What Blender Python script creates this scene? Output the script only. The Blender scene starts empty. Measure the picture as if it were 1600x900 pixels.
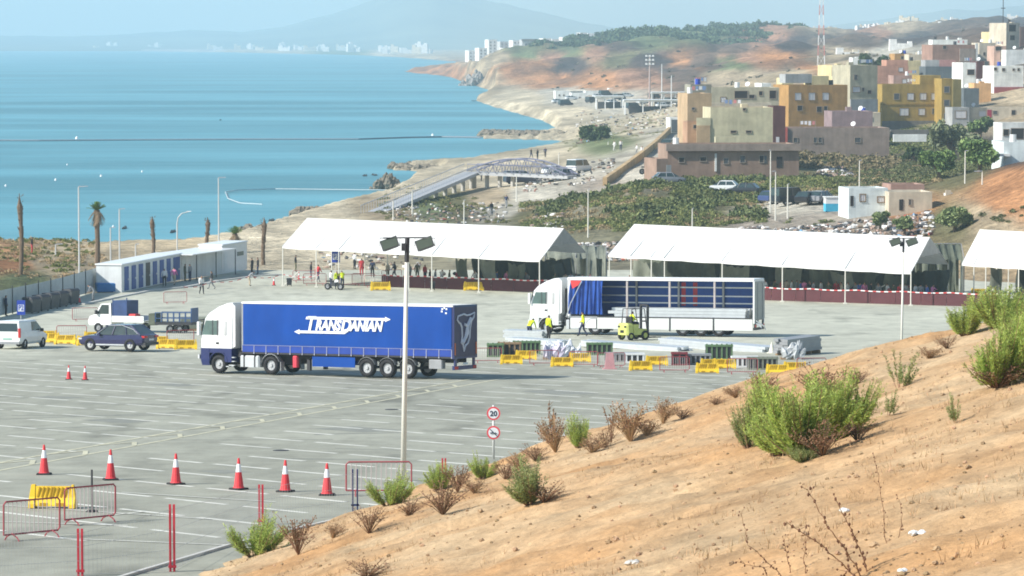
import bpy, bmesh, math, random
import numpy as np
from mathutils import Vector, Matrix

random.seed(7)
SC = bpy.context.scene
COL = SC.collection

# ------------------------------------------------------------------ camera
CAM_Z = 25.0
FOC = 5500.0                       # focal length in pixels of the 1600 wide photograph
PITCH = math.atan(388.0 / FOC)     # horizon sits 388 px above the picture centre
cam_data = bpy.data.cameras.new('camera')
cam = bpy.data.objects.new('camera', cam_data)
COL.objects.link(cam)
cam.location = (0, 0, CAM_Z)
cam.rotation_euler = (math.pi / 2 - PITCH, 0, 0)
cam_data.sensor_width = 36.0
cam_data.lens = 36.0 * FOC / 1600.0
cam_data.clip_start = 1.0
cam_data.clip_end = 60000.0
SC.camera = cam

# ------------------------------------------------------------------ sky and sun
SUN_ELEV = math.radians(36)
SUN_DIR = Vector((-0.93, -0.36, 0)).normalized() * math.cos(SUN_ELEV) + Vector((0, 0, math.sin(SUN_ELEV)))
world = bpy.data.worlds.new('World')
SC.world = world
world.use_nodes = True
wn = world.node_tree.nodes
wn.clear()
w_out = wn.new('ShaderNodeOutputWorld')
w_bg = wn.new('ShaderNodeBackground')
w_sky = wn.new('ShaderNodeTexSky')
w_sky.sky_type = 'NISHITA'
w_sky.sun_disc = False
w_sky.sun_elevation = SUN_ELEV
w_sky.sun_rotation = math.atan2(SUN_DIR.x, SUN_DIR.y)
w_sky.altitude = 20
w_sky.air_density = 1.3
w_sky.dust_density = 0.6
w_sky.ozone_density = 3.0
w_bg.inputs['Strength'].default_value = 0.09
world.node_tree.links.new(w_sky.outputs[0], w_bg.inputs[0])
world.node_tree.links.new(w_bg.outputs[0], w_out.inputs[0])
sun_data = bpy.data.lights.new('sun', 'SUN')
sun_data.energy = 4.4
sun_data.angle = math.radians(0.5)
sun_data.color = (1.0, 0.955, 0.88)
sun = bpy.data.objects.new('sun', sun_data)
COL.objects.link(sun)
sun.rotation_euler = (-SUN_DIR).to_track_quat('-Z', 'Y').to_euler()
sun.location = (0, 0, 150)
SC.view_settings.view_transform = 'Standard'
SC.view_settings.look = 'None'
SC.view_settings.exposure = 0.68
SC.view_settings.gamma = 1.0
SC.view_settings.use_curve_mapping = False
SC.cycles.use_denoising = True
SC.cycles.filter_width = 1.8
SC.cycles.max_bounces = 5
SC.cycles.volume_bounces = 1
SC.cycles.transparent_max_bounces = 12

# ------------------------------------------------------------------ pixel <-> world helpers
CP, SP = math.cos(PITCH), math.sin(PITCH)
def ray(px, py):
    a, b = px - 800.0, 450.0 - py
    return Vector((a, FOC * CP + b * SP, -FOC * SP + b * CP))
def at_y(px, py, Y):
    d = ray(px, py); t = Y / d.y
    return Vector((d.x * t, Y, CAM_Z + d.z * t))
def at_z(px, py, z):
    d = ray(px, py); t = (z - CAM_Z) / d.z
    return Vector((d.x * t, d.y * t, z))
def project(X, Y, Z):
    h = Z - CAM_Z
    dep = Y * CP - h * SP
    return 800 + FOC * X / dep, 450 - FOC * (Y * SP + h * CP) / dep
def scale_at(Y):                   # picture pixels per metre at depth Y
    return FOC / Y
LOT_Y = [20, 60, 85, 122, 195, 241, 275, 300, 320, 420]
LOT_Z = [15.0, 12.9, 11.65, 9.9, 6.4, 4.55, 3.1, 2.45, 2.25, 2.2]
_ly = np.linspace(20, 420, 801)
_lz = np.interp(_ly, LOT_Y, LOT_Z)
_k = np.hanning(41); _k /= _k.sum()
_lz = np.convolve(np.pad(_lz, 20, mode='edge'), _k, mode='valid')
def lotz(Y):
    return float(np.interp(Y, _ly, _lz))
def on_lot(px, py):
    d = ray(px, py)
    lo, hi = 40.0, 420.0
    for _ in range(50):
        m = (lo + hi) / 2
        z = CAM_Z + d.z * m / d.y
        if z > lotz(m): lo = m
        else: hi = m
    return Vector((d.x * lo / d.y, lo, lotz(lo)))
def lot_normal(Y):
    s = (lotz(Y + 1) - lotz(Y - 1)) / 2
    return Vector((0, -s, 1)).normalized()

# value noise in numpy
_rng = np.random.RandomState(11)
_lat = _rng.rand(256, 256)
def vnoise(x, y):
    x = np.asarray(x, float); y = np.asarray(y, float)
    xi = np.floor(x).astype(int); yi = np.floor(y).astype(int)
    fx = x - xi; fy = y - yi
    fx = fx * fx * (3 - 2 * fx); fy = fy * fy * (3 - 2 * fy)
    a = _lat[xi % 256, yi % 256]; b = _lat[(xi + 1) % 256, yi % 256]
    c = _lat[xi % 256, (yi + 1) % 256]; d = _lat[(xi + 1) % 256, (yi + 1) % 256]
    return (a * (1 - fx) + b * fx) * (1 - fy) + (c * (1 - fx) + d * fx) * fy
def fbm(x, y, o=4):
    s = 0; a = .5; t = 0
    for i in range(o):
        s = s + a * vnoise(x * 2 ** i + 17.3 * i, y * 2 ** i + 5.1 * i); t += a; a *= .5
    return s / t - .5

# ------------------------------------------------------------------ materials
def lin(r, g, b):
    f = lambda c: ((c / 255 + .055) / 1.055) ** 2.4 if c > 10 else c / 255 / 12.92
    return (f(r), f(g), f(b))
MATS = {}
def mat(name, col, rough=.7, var=.12, scale=2.0, metal=0.0, bump=0.0, spec=.35, coat=0.0, island=0.0, trans=0.0, streak=0.0):
    if name in MATS: return MATS[name]
    m = bpy.data.materials.new(name); m.use_nodes = True
    nt = m.node_tree; n = nt.nodes; L = nt.links
    p = n['Principled BSDF']
    p.inputs['Roughness'].default_value = rough
    p.inputs['Metallic'].default_value = metal
    p.inputs['Specular IOR Level'].default_value = spec
    p.inputs['Coat Weight'].default_value = coat
    tc = n.new('ShaderNodeTexCoord')
    no = n.new('ShaderNodeTexNoise'); no.inputs['Scale'].default_value = scale; no.inputs['Detail'].default_value = 5
    no.inputs['Roughness'].default_value = .65
    L.new(tc.outputs['Object'], no.inputs['Vector'])
    mx = n.new('ShaderNodeMix'); mx.data_type = 'RGBA'
    mx.inputs['A'].default_value = (*[c * (1 - var) for c in col], 1)
    mx.inputs['B'].default_value = (*[min(c * (1 + var), .95) for c in col], 1)
    mr = n.new('ShaderNodeMapRange'); mr.inputs['From Min'].default_value = .3; mr.inputs['From Max'].default_value = .7
    L.new(no.outputs['Fac'], mr.inputs['Value']); L.new(mr.outputs[0], mx.inputs['Factor'])
    outc = mx.outputs['Result']
    if streak:                         # rain streaks and stains running down a wall
        mp = n.new('ShaderNodeMapping'); mp.inputs['Scale'].default_value = (1.1, 1.1, .10); L.new(tc.outputs['Object'], mp.inputs['Vector'])
        n3 = n.new('ShaderNodeTexNoise'); n3.inputs['Scale'].default_value = 1.3; n3.inputs['Detail'].default_value = 6; L.new(mp.outputs[0], n3.inputs['Vector'])
        r3 = n.new('ShaderNodeMapRange'); r3.inputs['From Min'].default_value = .36; r3.inputs['From Max'].default_value = .56; r3.inputs['To Min'].default_value = 1 - streak; L.new(n3.outputs['Fac'], r3.inputs['Value'])
        m4 = n.new('ShaderNodeMix'); m4.data_type = 'RGBA'; m4.blend_type = 'MULTIPLY'; m4.inputs['Factor'].default_value = 1
        L.new(outc, m4.inputs['A']); L.new(r3.outputs[0], m4.inputs['B']); outc = m4.outputs['Result']
    if island:
        ge = n.new('ShaderNodeNewGeometry')
        hs = n.new('ShaderNodeHueSaturation')
        m2 = n.new('ShaderNodeMapRange'); m2.inputs['To Min'].default_value = 1 - island; m2.inputs['To Max'].default_value = 1 + island
        L.new(ge.outputs['Random Per Island'], m2.inputs['Value']); L.new(m2.outputs[0], hs.inputs['Value'])
        m3 = n.new('ShaderNodeMapRange'); m3.inputs['To Min'].default_value = .5 + .04 * island; m3.inputs['To Max'].default_value = .5 - .07 * island
        L.new(ge.outputs['Random Per Island'], m3.inputs['Value']); L.new(m3.outputs[0], hs.inputs['Hue'])
        L.new(outc, hs.inputs['Color']); outc = hs.outputs['Color']
    L.new(outc, p.inputs['Base Color'])
    if bump:
        bp = n.new('ShaderNodeBump'); bp.inputs['Strength'].default_value = bump; bp.inputs['Distance'].default_value = .05
        n2 = n.new('ShaderNodeTexNoise'); n2.inputs['Scale'].default_value = scale * 4; n2.inputs['Detail'].default_value = 4
        L.new(tc.outputs['Object'], n2.inputs['Vector']); L.new(n2.outputs['Fac'], bp.inputs['Height']); L.new(bp.outputs[0], p.inputs['Normal'])
    if trans:
        tr = n.new('ShaderNodeBsdfTranslucent'); L.new(outc, tr.inputs['Color'])
        ms = n.new('ShaderNodeMixShader'); ms.inputs[0].default_value = trans
        o = n['Material Output']
        L.new(p.outputs[0], ms.inputs[1]); L.new(tr.outputs[0], ms.inputs[2]); L.new(ms.outputs[0], o.inputs['Surface'])
    MATS[name] = m
    return m

M_WHITE = mat('white_paint', (.78, .79, .78), .35, .05, coat=.3)
M_WHITE2 = mat('white_panel', (.72, .74, .73), .5, .06, streak=.12)
M_POLE = mat('galvanised_pole', (.58, .59, .57), .4, .08)
M_POLE2 = mat('cream_pole', (.72, .70, .62), .5, .06)
M_BLACK = mat('black_rubber', (.02, .02, .022), .8, .3)
M_DARK = mat('dark_metal', (.045, .045, .05), .55, .2)
M_GREY = mat('grey_metal', (.3, .31, .32), .45, .12, metal=.2)
M_ALU = mat('aluminium', (.62, .65, .67), .35, .08, metal=.45)
M_RIM = mat('wheel_rim', (.5, .51, .52), .4, .1, metal=.4)
M_GLASS = mat('dark_glass', (.03, .05, .05), .08, .2, spec=.7)
M_GLASS2 = mat('tinted_glass', (.10, .16, .15), .12, .2, spec=.6)
M_RED = mat('red_paint', (.62, .05, .05), .5, .12)
M_REDC = mat('red_cone', (.68, .05, .06), .55, .1)
M_YEL = mat('yellow_plastic', (.78, .52, .03), .5, .12)
M_HIVIS = mat('hi_vis_yellow', (.66, .78, .02), .7, .08)
M_BLUE = mat('blue_tarpaulin', (.003, .055, .285), .6, .10, scale=.5, bump=.05, spec=.18)
M_BLUED = mat('blue_sheet', (.012, .06, .26), .45, .15, scale=1.5)
M_NAVY = mat('navy_paint', (.02, .03, .12), .3, .1, coat=.5)
M_LAMP_R = mat('red_lens', (.5, .03, .03), .25, .05)
M_ORANGE = mat('orange_marker', (.7, .16, .03), .4, .08)
M_SIGNBLUE = mat('sign_blue', (.03, .07, .42), .45, .05)
M_TEXT = mat('lettering_white', (.8, .82, .84), .5, .02)
M_TEXTD = mat('lettering_dark', (.03, .05, .09), .5, .02)
M_GREENB = mat('green_board', (.12, .20, .10), .6, .2)
M_WOOD = mat('weathered_wood', (.28, .19, .11), .8, .25, scale=5)
M_TENT = mat('white_tent_fabric', (.80, .80, .76), .6, .04, scale=.35, trans=.08, streak=.08)
M_TARP = mat('olive_tarpaulin', (.11, .125, .09), .7, .3, scale=.9, bump=.5)
M_TARP2 = mat('grey_green_tarpaulin', (.20, .215, .17), .7, .28, scale=.7, bump=.5)
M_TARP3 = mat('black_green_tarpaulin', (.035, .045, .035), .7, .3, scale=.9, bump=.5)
M_MAROON = mat('maroon_screen', (.10, .03, .035), .75, .18, scale=.8)
M_SKIN = mat('skin', (.32, .18, .11), .6, .08)
M_HAIR = mat('dark_hair', (.02, .015, .012), .7, .2)
M_STONE = mat('sea_rock', (.19, .165, .125), .9, .35, scale=.6, bump=.6)
M_CONC = mat('pale_concrete', (.46, .44, .40), .85, .12, scale=.7)
M_KERB = mat('kerb_stone', (.55, .54, .50), .85, .12)
M_LEAF = mat('shrub_leaf', (.40, .52, .13), .55, .22, scale=2.2, island=.35, trans=.45)
M_LEAFD = mat('shrub_leaf_olive', (.29, .35, .13), .6, .2, scale=1.2, island=.35, trans=.4)
M_STEM = mat('dry_stem', (.20, .12, .065), .85, .25, island=.3)
M_STRAW = mat('straw', (.42, .29, .15), .85, .2, island=.3)
M_SCRUB = mat('scrub_leaf', (.16, .19, .06), .75, .3, scale=.08, island=.5, trans=.15)
M_TREE = mat('tree_leaf', (.055, .095, .03), .65, .25, scale=.5, island=.5, trans=.15)
M_PINE = mat('pine_wood_leaf', (.06, .105, .05), .8, .3, scale=.02, island=.5)
M_BARK = mat('bark', (.17, .12, .08), .9, .25, scale=4, bump=.4)
M_PALM = mat('palm_frond', (.12, .21, .035), .6, .2, island=.4, trans=.2)

# ------------------------------------------------------------------ mesh helpers
class MB:
    def __init__(s): s.v = []; s.f = []; s.M = None
    def add(s, vs, fs):
        o = len(s.v)
        if s.M is not None: vs = [s.M @ Vector(v) for v in vs]
        s.v += [tuple(v) for v in vs]; s.f += [tuple(i + o for i in f) for f in fs]
        return s
    def b(s, x0, x1, y0, y1, z0, z1):
        vs = [(x0, y0, z0), (x1, y0, z0), (x1, y1, z0), (x0, y1, z0), (x0, y0, z1), (x1, y0, z1), (x1, y1, z1), (x0, y1, z1)]
        return s.add(vs, [(0, 3, 2, 1), (4, 5, 6, 7), (0, 1, 5, 4), (1, 2, 6, 5), (2, 3, 7, 6), (3, 0, 4, 7)])
    def bevb(s, x0, x1, y0, y1, z0, z1, r):    # box with chamfered vertical and top edges
        def ring(z, i): return [(x0 + r, y0 + i, z), (x1 - r, y0 + i, z), (x1 - i, y0 + r, z), (x1 - i, y1 - r, z), (x1 - r, y1 - i, z), (x0 + r, y1 - i, z), (x0 + i, y1 - r, z), (x0 + i, y0 + r, z)]
        return s.loft([ring(z0, 0), ring(z1 - r, 0), ring(z1, r * .8)])
    def loft(s, rings, caps=True, closed=True):
        n = len(rings[0]); vs = [p for r in rings for p in r]; fs = []
        for i in range(len(rings) - 1):
            for j in range(n if closed else n - 1):
                k = (j + 1) % n
                fs.append((i * n + j, i * n + k, (i + 1) * n + k, (i + 1) * n + j))
        if caps:
            fs.append(tuple(range(n - 1, -1, -1))); fs.append(tuple((len(rings) - 1) * n + j for j in range(n)))
        return s.add(vs, fs)
    def cyl(s, p0, p1, r0, r1=None, n=8, caps=True):
        return s.tube([p0, p1], [r0, r0 if r1 is None else r1], n, caps)
    def tube(s, pts, r, n=6, caps=True):
        pts = [Vector(p) for p in pts]
        if not isinstance(r, (list, tuple)): r = [r] * len(pts)
        rings = []; u = None
        for i, p in enumerate(pts):
            d = (pts[min(i + 1, len(pts) - 1)] - pts[max(i - 1, 0)])
            if d.length < 1e-9: d = Vector((0, 0, 1))
            d.normalize()
            if u is None: u = d.orthogonal().normalized()
            else:
                u = u - d * u.dot(d)
                u = u.normalized() if u.length > 1e-6 else d.orthogonal().normalized()
            w = d.cross(u)
            rings.append([p + (u * math.cos(2 * math.pi * k / n) + w * math.sin(2 * math.pi * k / n)) * r[i] for k in range(n)])
        return s.loft(rings, caps)
    def prism(s, poly, y0, y1):                # polygon in x,z extruded along y
        n = len(poly)
        vs = [(x, y0, z) for x, z in poly] + [(x, y1, z) for x, z in poly]
        fs = [tuple(range(n)), tuple(range(2 * n - 1, n - 1, -1))] + [(i, i + n, (i + 1) % n + n, (i + 1) % n) for i in range(n)]
        return s.add(vs, fs)
    def disc(s, c, nrm, r, th, n=20):
        c = Vector(c); nrm = Vector(nrm).normalized()
        return s.cyl(c, c + nrm * th, r, n=n)
    def rock(s, c, rx, ry, rz, rnd):
        vs = []; fs = []
        a = rnd.random() * 6
        for i, (zz, rr) in enumerate(((-.9, .45), (-.2, 1), (.45, .85), (.95, .3))):
            for k in range(6):
                t = a + k * math.pi / 3 + i * .4
                j = .75 + .5 * rnd.random()
                vs.append((c[0] + math.cos(t) * rx * rr * j, c[1] + math.sin(t) * ry * rr * j, c[2] + rz * zz * (.8 + .4 * rnd.random())))
        for i in range(3):
            for k in range(6):
                q = (k + 1) % 6
                fs.append((i * 6 + k, i * 6 + q, i * 6 + 6 + q, i * 6 + 6 + k))
        fs.append((5, 4, 3, 2, 1, 0)); fs.append(tuple(range(18, 24)))
        return s.add(vs, fs)
    def build(s, name, m, parent=None, smooth=False):
        me = bpy.data.meshes.new(name)
        me.from_pydata(s.v, [], s.f); me.update()
        return link(name, me, m, parent, smooth)
def link(name, me, m, parent=None, smooth=False):
    if m is not None and not me.materials: me.materials.append(m)
    if smooth:
        me.polygons.foreach_set('use_smooth', [True] * len(me.polygons))
    o = bpy.data.objects.new(name, me); COL.objects.link(o)
    if parent: o.parent = parent
    return o
def np_mesh(name, V, F):
    me = bpy.data.meshes.new(name)
    V = np.ascontiguousarray(V, np.float32); F = np.ascontiguousarray(F, np.int32)
    nf, k = F.shape
    me.vertices.add(len(V)); me.vertices.foreach_set('co', V.ravel())
    me.loops.add(nf * k); me.loops.foreach_set('vertex_index', F.ravel())
    me.polygons.add(nf); me.polygons.foreach_set('loop_start', np.arange(0, nf * k, k, dtype=np.int32))
    me.update(calc_edges=True); me.validate()
    return me
def tag(o, label=None, cat=None, group=None, kind=None):
    if label: o['label'] = label
    if cat: o['category'] = cat
    if group: o['group'] = group
    if kind: o['kind'] = kind
    return o
def frame(loc, rz=0.0, up=None):
    up = Vector(up) if up is not None else Vector((0, 0, 1))
    x = Vector((math.cos(rz), math.sin(rz), 0))
    x = (x - up * x.dot(up)).normalized()
    y = up.cross(x)
    M = Matrix((x, y, up)).transposed().to_4x4(); M.translation = Vector(loc)
    return M
def thing(name, label, cat, loc=(0, 0, 0), rz=0.0, group=None, up=None, scale=1.0):
    o = bpy.data.objects.new(name, None); COL.objects.link(o)
    o.empty_display_size = .2
    o.matrix_world = frame(loc, rz, up) @ Matrix.Scale(scale, 4)
    return tag(o, label, cat, group)
def copy_thing(src, label, loc, rz=0.0, group=None, up=None, scale=1.0):
    c = src.copy(); COL.objects.link(c)
    c.matrix_world = frame(loc, rz, up) @ Matrix.Scale(scale, 4)
    tag(c, label, None, group)
    def rec(a, b):
        for ch in a.children:
            q = ch.copy(); COL.objects.link(q); q.parent = b
            rec(ch, q)
    rec(src, c)
    return c
ORD = ['first', 'second', 'third', 'fourth', 'fifth', 'sixth', 'seventh', 'eighth', 'ninth', 'tenth', 'eleventh', 'twelfth', 'thirteenth', 'fourteenth', 'fifteenth', 'sixteenth', 'seventeenth', 'eighteenth', 'nineteenth', 'twentieth']
def nth(n):
    tens = {2: 'twent', 3: 'thirt', 4: 'fort', 5: 'fift', 6: 'sixt', 7: 'sevent', 8: 'eight', 9: 'ninet'}
    if n <= 20: return ORD[n - 1]
    return tens[n // 10] + 'ieth' if n % 10 == 0 else tens[n // 10] + 'y-' + ORD[n % 10 - 1]
def text_mesh(s, size, shear=0.0, bold=0.0, ext=.004, spacing=1.0):
    cu = bpy.data.curves.new('lettering', 'FONT'); cu.body = s; cu.size = size; cu.shear = shear
    cu.offset = bold; cu.extrude = ext; cu.space_character = spacing; cu.resolution_u = 3
    o = bpy.data.objects.new('lettering', cu); COL.objects.link(o)
    bpy.context.view_layer.update()
    me = bpy.data.meshes.new_from_object(o.evaluated_get(bpy.context.evaluated_depsgraph_get()))
    bpy.data.objects.remove(o)
    return me

# ================================================================== TERRAIN
SEA_PX = [(-2600, 412), (-200, 405), (0, 400), (100, 398), (170, 396), (300, 391), (380, 377), (430, 362), (470, 350), (510, 337),
          (560, 324), (605, 312), (632, 298), (642, 288), (652, 276), (690, 270), (614, 266), (612, 260), (650, 258), (740, 258), (830, 246),
          (885, 236), (905, 229), (905, 221), (830, 218), (756, 217), (754, 211), (866, 209), (868, 199), (848, 188),
          (800, 175), (768, 166), (745, 157), (747, 150), (770, 143), (740, 133), (705, 120), (660, 115), (632, 112),
          (650, 108), (705, 106), (748, 99), (700, 95), (650, 91), (560, 86), (400, 82.5), (200, 79.5), (0, 77.5), (-900, 75), (-2600, 74)]
SEA_POLY = np.array(SEA_PX, float)
def sea_sd(px, py):
    """signed distance in projected units, positive over land"""
    px = np.asarray(px, float); py = np.asarray(py, float)
    d2 = np.full(px.shape, 1e18); inside = np.zeros(px.shape, bool)
    n = len(SEA_POLY)
    for i in range(n):
        ax, ay = SEA_POLY[i]; bx, by = SEA_POLY[(i + 1) % n]
        ex, ey = bx - ax, by - ay
        t = np.clip(((px - ax) * ex + (py - ay) * ey) / (ex * ex + ey * ey), 0, 1)
        d2 = np.minimum(d2, (px - ax - t * ex) ** 2 + (py - ay - t * ey) ** 2)
        if ay != by:
            c = (ay > py) != (by > py)
            inside ^= c & (px < ex * (py - ay) / ey + ax)
    d = np.sqrt(d2)
    return np.where(inside, -d, d)

CTRL = [  # px, py, depth
    (600, 325, 470), (700, 300, 520), (760, 335, 455), (850, 310, 480), (800, 285, 540), (900, 290, 500), (960, 283, 500),
    (1000, 290, 455), (1000, 320, 430), (1000, 345, 412), (880, 330, 440), (1150, 300, 450), (1180, 335, 415), (1100, 275, 480),
    (1050, 262, 500), (1250, 315, 420), (1250, 345, 395), (1350, 345, 388), (1450, 338, 385), (1590, 300, 372), (1620, 255, 385),
    (1545, 335, 365), (1300, 270, 500), (1400, 262, 530), (1500, 255, 530), (1550, 245, 600), (1450, 230, 600), (1350, 208, 715),
    (1550, 192, 700), (1240, 195, 700), (1000, 240, 560), (960, 260, 530), (1040, 207, 640), (930, 215, 760), (870, 225, 740),
    (950, 195, 860), (830, 160, 1250), (900, 170, 1100), (980, 175, 1050), (1050, 162, 1050), (780, 150, 1450), (1150, 152, 900),
    (1200, 127, 950), (1300, 107, 950), (1400, 97, 1000), (1500, 102, 900), (1590, 82, 900), (1590, 167, 720), (1480, 152, 760),
    (800, 130, 1650), (800, 100, 1800), (790, 96, 1900), (850, 79, 2000), (860, 120, 1650), (930, 67, 2000), (930, 132, 1450),
    (1000, 115, 1400), (1000, 80, 1800), (1060, 85, 1700), (1060, 120, 1250), (1150, 92, 1500), (1150, 70, 2000), (1250, 60, 2000),
    (1300, 77, 1600), (1400, 67, 1800), (1500, 52, 2000), (1600, 44, 2000), (900, 67, 2300), (1000, 60, 2400), (1100, 53, 2500),
    (1180, 50, 2600), (1280, 47, 2700), (1400, 39, 2800), (1600, 30, 2800), (760, 100, 2400), (720, 102, 2700), (860, 95, 2500)]
CZ = [  # px, depth, z
    (-900, 262, 1.0), (0, 262, 1.0), (800, 262, 1.0), (1600, 262, 1.0), (2500, 262, 3.0), (-900, 318, 2.1), (0, 318, 2.0), (150, 318, .9), (300, 330, .9),
    (800, 318, 1.4), (1400, 318, 1.5), (1600, 322, 1.6), (2500, 318, 14), (-900, 350, 3.0), (0, 350, 2.8), (130, 350, 2.3), (300, 352, 1.8), (450, 360, 1.9),
    (-900, 385, 2.7), (0, 385, 2.5), (130, 385, 2.0), (350, 385, 1.8), (500, 400, 2.1), (700, 400, 2.3), (900, 375, 2.3), (1100, 372, 2.6), (1300, 365, 2.8),
    (1480, 350, 2.8), (1600, 342, 3.8), (1700, 350, 8), (2500, 360, 20), (2500, 500, 22), (1800, 600, 12), (1800, 900, 26), (2500, 900, 34),
    (1800, 1600, 34), (2500, 2000, 46), (1900, 2800, 46), (2600, 3000, 52), (700, 3300, 4), (1000, 3300, 14), (1400, 3300, 34), (1700, 3300, 38),
    (700, 4200, 3), (1000, 4200, 6), (1400, 4200, 16), (1900, 4200, 26), (700, 6000, 3), (1200, 6000, 4), (2000, 6000, 6), (-500, 9500, 3), (500, 9500, 3), (1500, 9500, 3), (2600, 9500, 3), (-900, 600, 2), (-900, 2000, 2)]
_cx = []; _cz = []
for px, py, D in CTRL:
    p = at_y(px, py, D); _cx.append((px / 160, 6 * math.log(D))); _cz.append(p.z)
for px, D, z in CZ:
    _cx.append((px / 160, 6 * math.log(D))); _cz.append(z)
_cx = np.array(_cx); _cz = np.array(_cz)
_A = np.linalg.norm(_cx[:, None] - _cx[None], axis=2)
_n = len(_cx)
_B = np.zeros((_n + 1, _n + 1)); _B[:_n, :_n] = -_A - np.eye(_n) * .02; _B[_n, :_n] = 1; _B[:_n, _n] = 1
_W = np.linalg.solve(_B, np.append(_cz, 0))
def terrain_z(X, Y):
    X = np.atleast_1d(np.asarray(X, float)); Y = np.atleast_1d(np.asarray(Y, float))
    px = 800 + X / Y * FOC
    q = np.stack([px / 160, 6 * np.log(Y)], -1)
    z = np.full(X.shape, _W[_n])
    for i in range(_n):
        z = z - _W[i] * np.hypot(q[:, 0] - _cx[i, 0], q[:, 1] - _cx[i, 1])
    hilly = np.clip((z - 3) / 6, 0, 1)
    far = np.clip((Y - 900) / 600, 0, 1) * np.clip((3400 - Y) / 600, 0, 1)
    n1 = fbm(X / 14, Y / 22); n2 = fbm(X / 90 + 9, Y / 160 + 3, 5)
    rid = np.abs(fbm(X / 45 + 31, Y / 120 + 8, 4)) * 2
    z = z + n1 * (.35 + .9 * hilly) + far * hilly * (n2 * 8 + (rid - .25) * 12)
    _, py0 = project(X, Y, 0.0)
    sd = sea_sd(px, py0) + fbm(px / 9, py0 / 5) * np.clip((py0 - 62) / 25, .1, 3)
    w = np.clip((py0 - 62) / 12, .35, 6)
    t = np.clip(sd / w, 0, 1)
    land = .1 + (np.maximum(z, .6) - .1) * t * t * (3 - 2 * t)
    return np.where(sd > 0, land, np.maximum(-3, sd * .25 - .05))
def tz(X, Y): return float(terrain_z([X], [Y])[0])
def on_ground(px, py, Y0=335.0, Y1=9000.0):
    d = ray(px, py)
    Ys = np.exp(np.linspace(math.log(Y0), math.log(Y1), 700))
    zr = CAM_Z + d.z / d.y * Ys
    zt = terrain_z(d.x / d.y * Ys, Ys)
    k = np.argmax(zr <= np.maximum(zt, 0))
    Y = Ys[k]
    return Vector((d.x / d.y * Y, Y, max(float(zt[k]), 0.0)))

# grid that is denser near the camera
_us = np.concatenate([np.linspace(-2500, -150, 60, endpoint=False), np.linspace(-150, 1750, 480, endpoint=False), np.linspace(1750, 2600, 50)])
_Ys = np.exp(np.linspace(math.log(262), math.log(11800), 330))
_U, _Yg = np.meshgrid(_us, _Ys)
_Xg = (_U - 800) / FOC * _Yg
_Zg = terrain_z(_Xg.ravel(), _Yg.ravel())
nr, nc = _U.shape
idx = np.arange(nr * nc).reshape(nr, nc)
quads = np.stack([idx[:-1, :-1], idx[:-1, 1:], idx[1:, 1:], idx[1:, :-1]], -1).reshape(-1, 4)
me = np_mesh('terrain', np.stack([_Xg.ravel(), _Yg.ravel(), _Zg], -1), quads)
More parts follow.
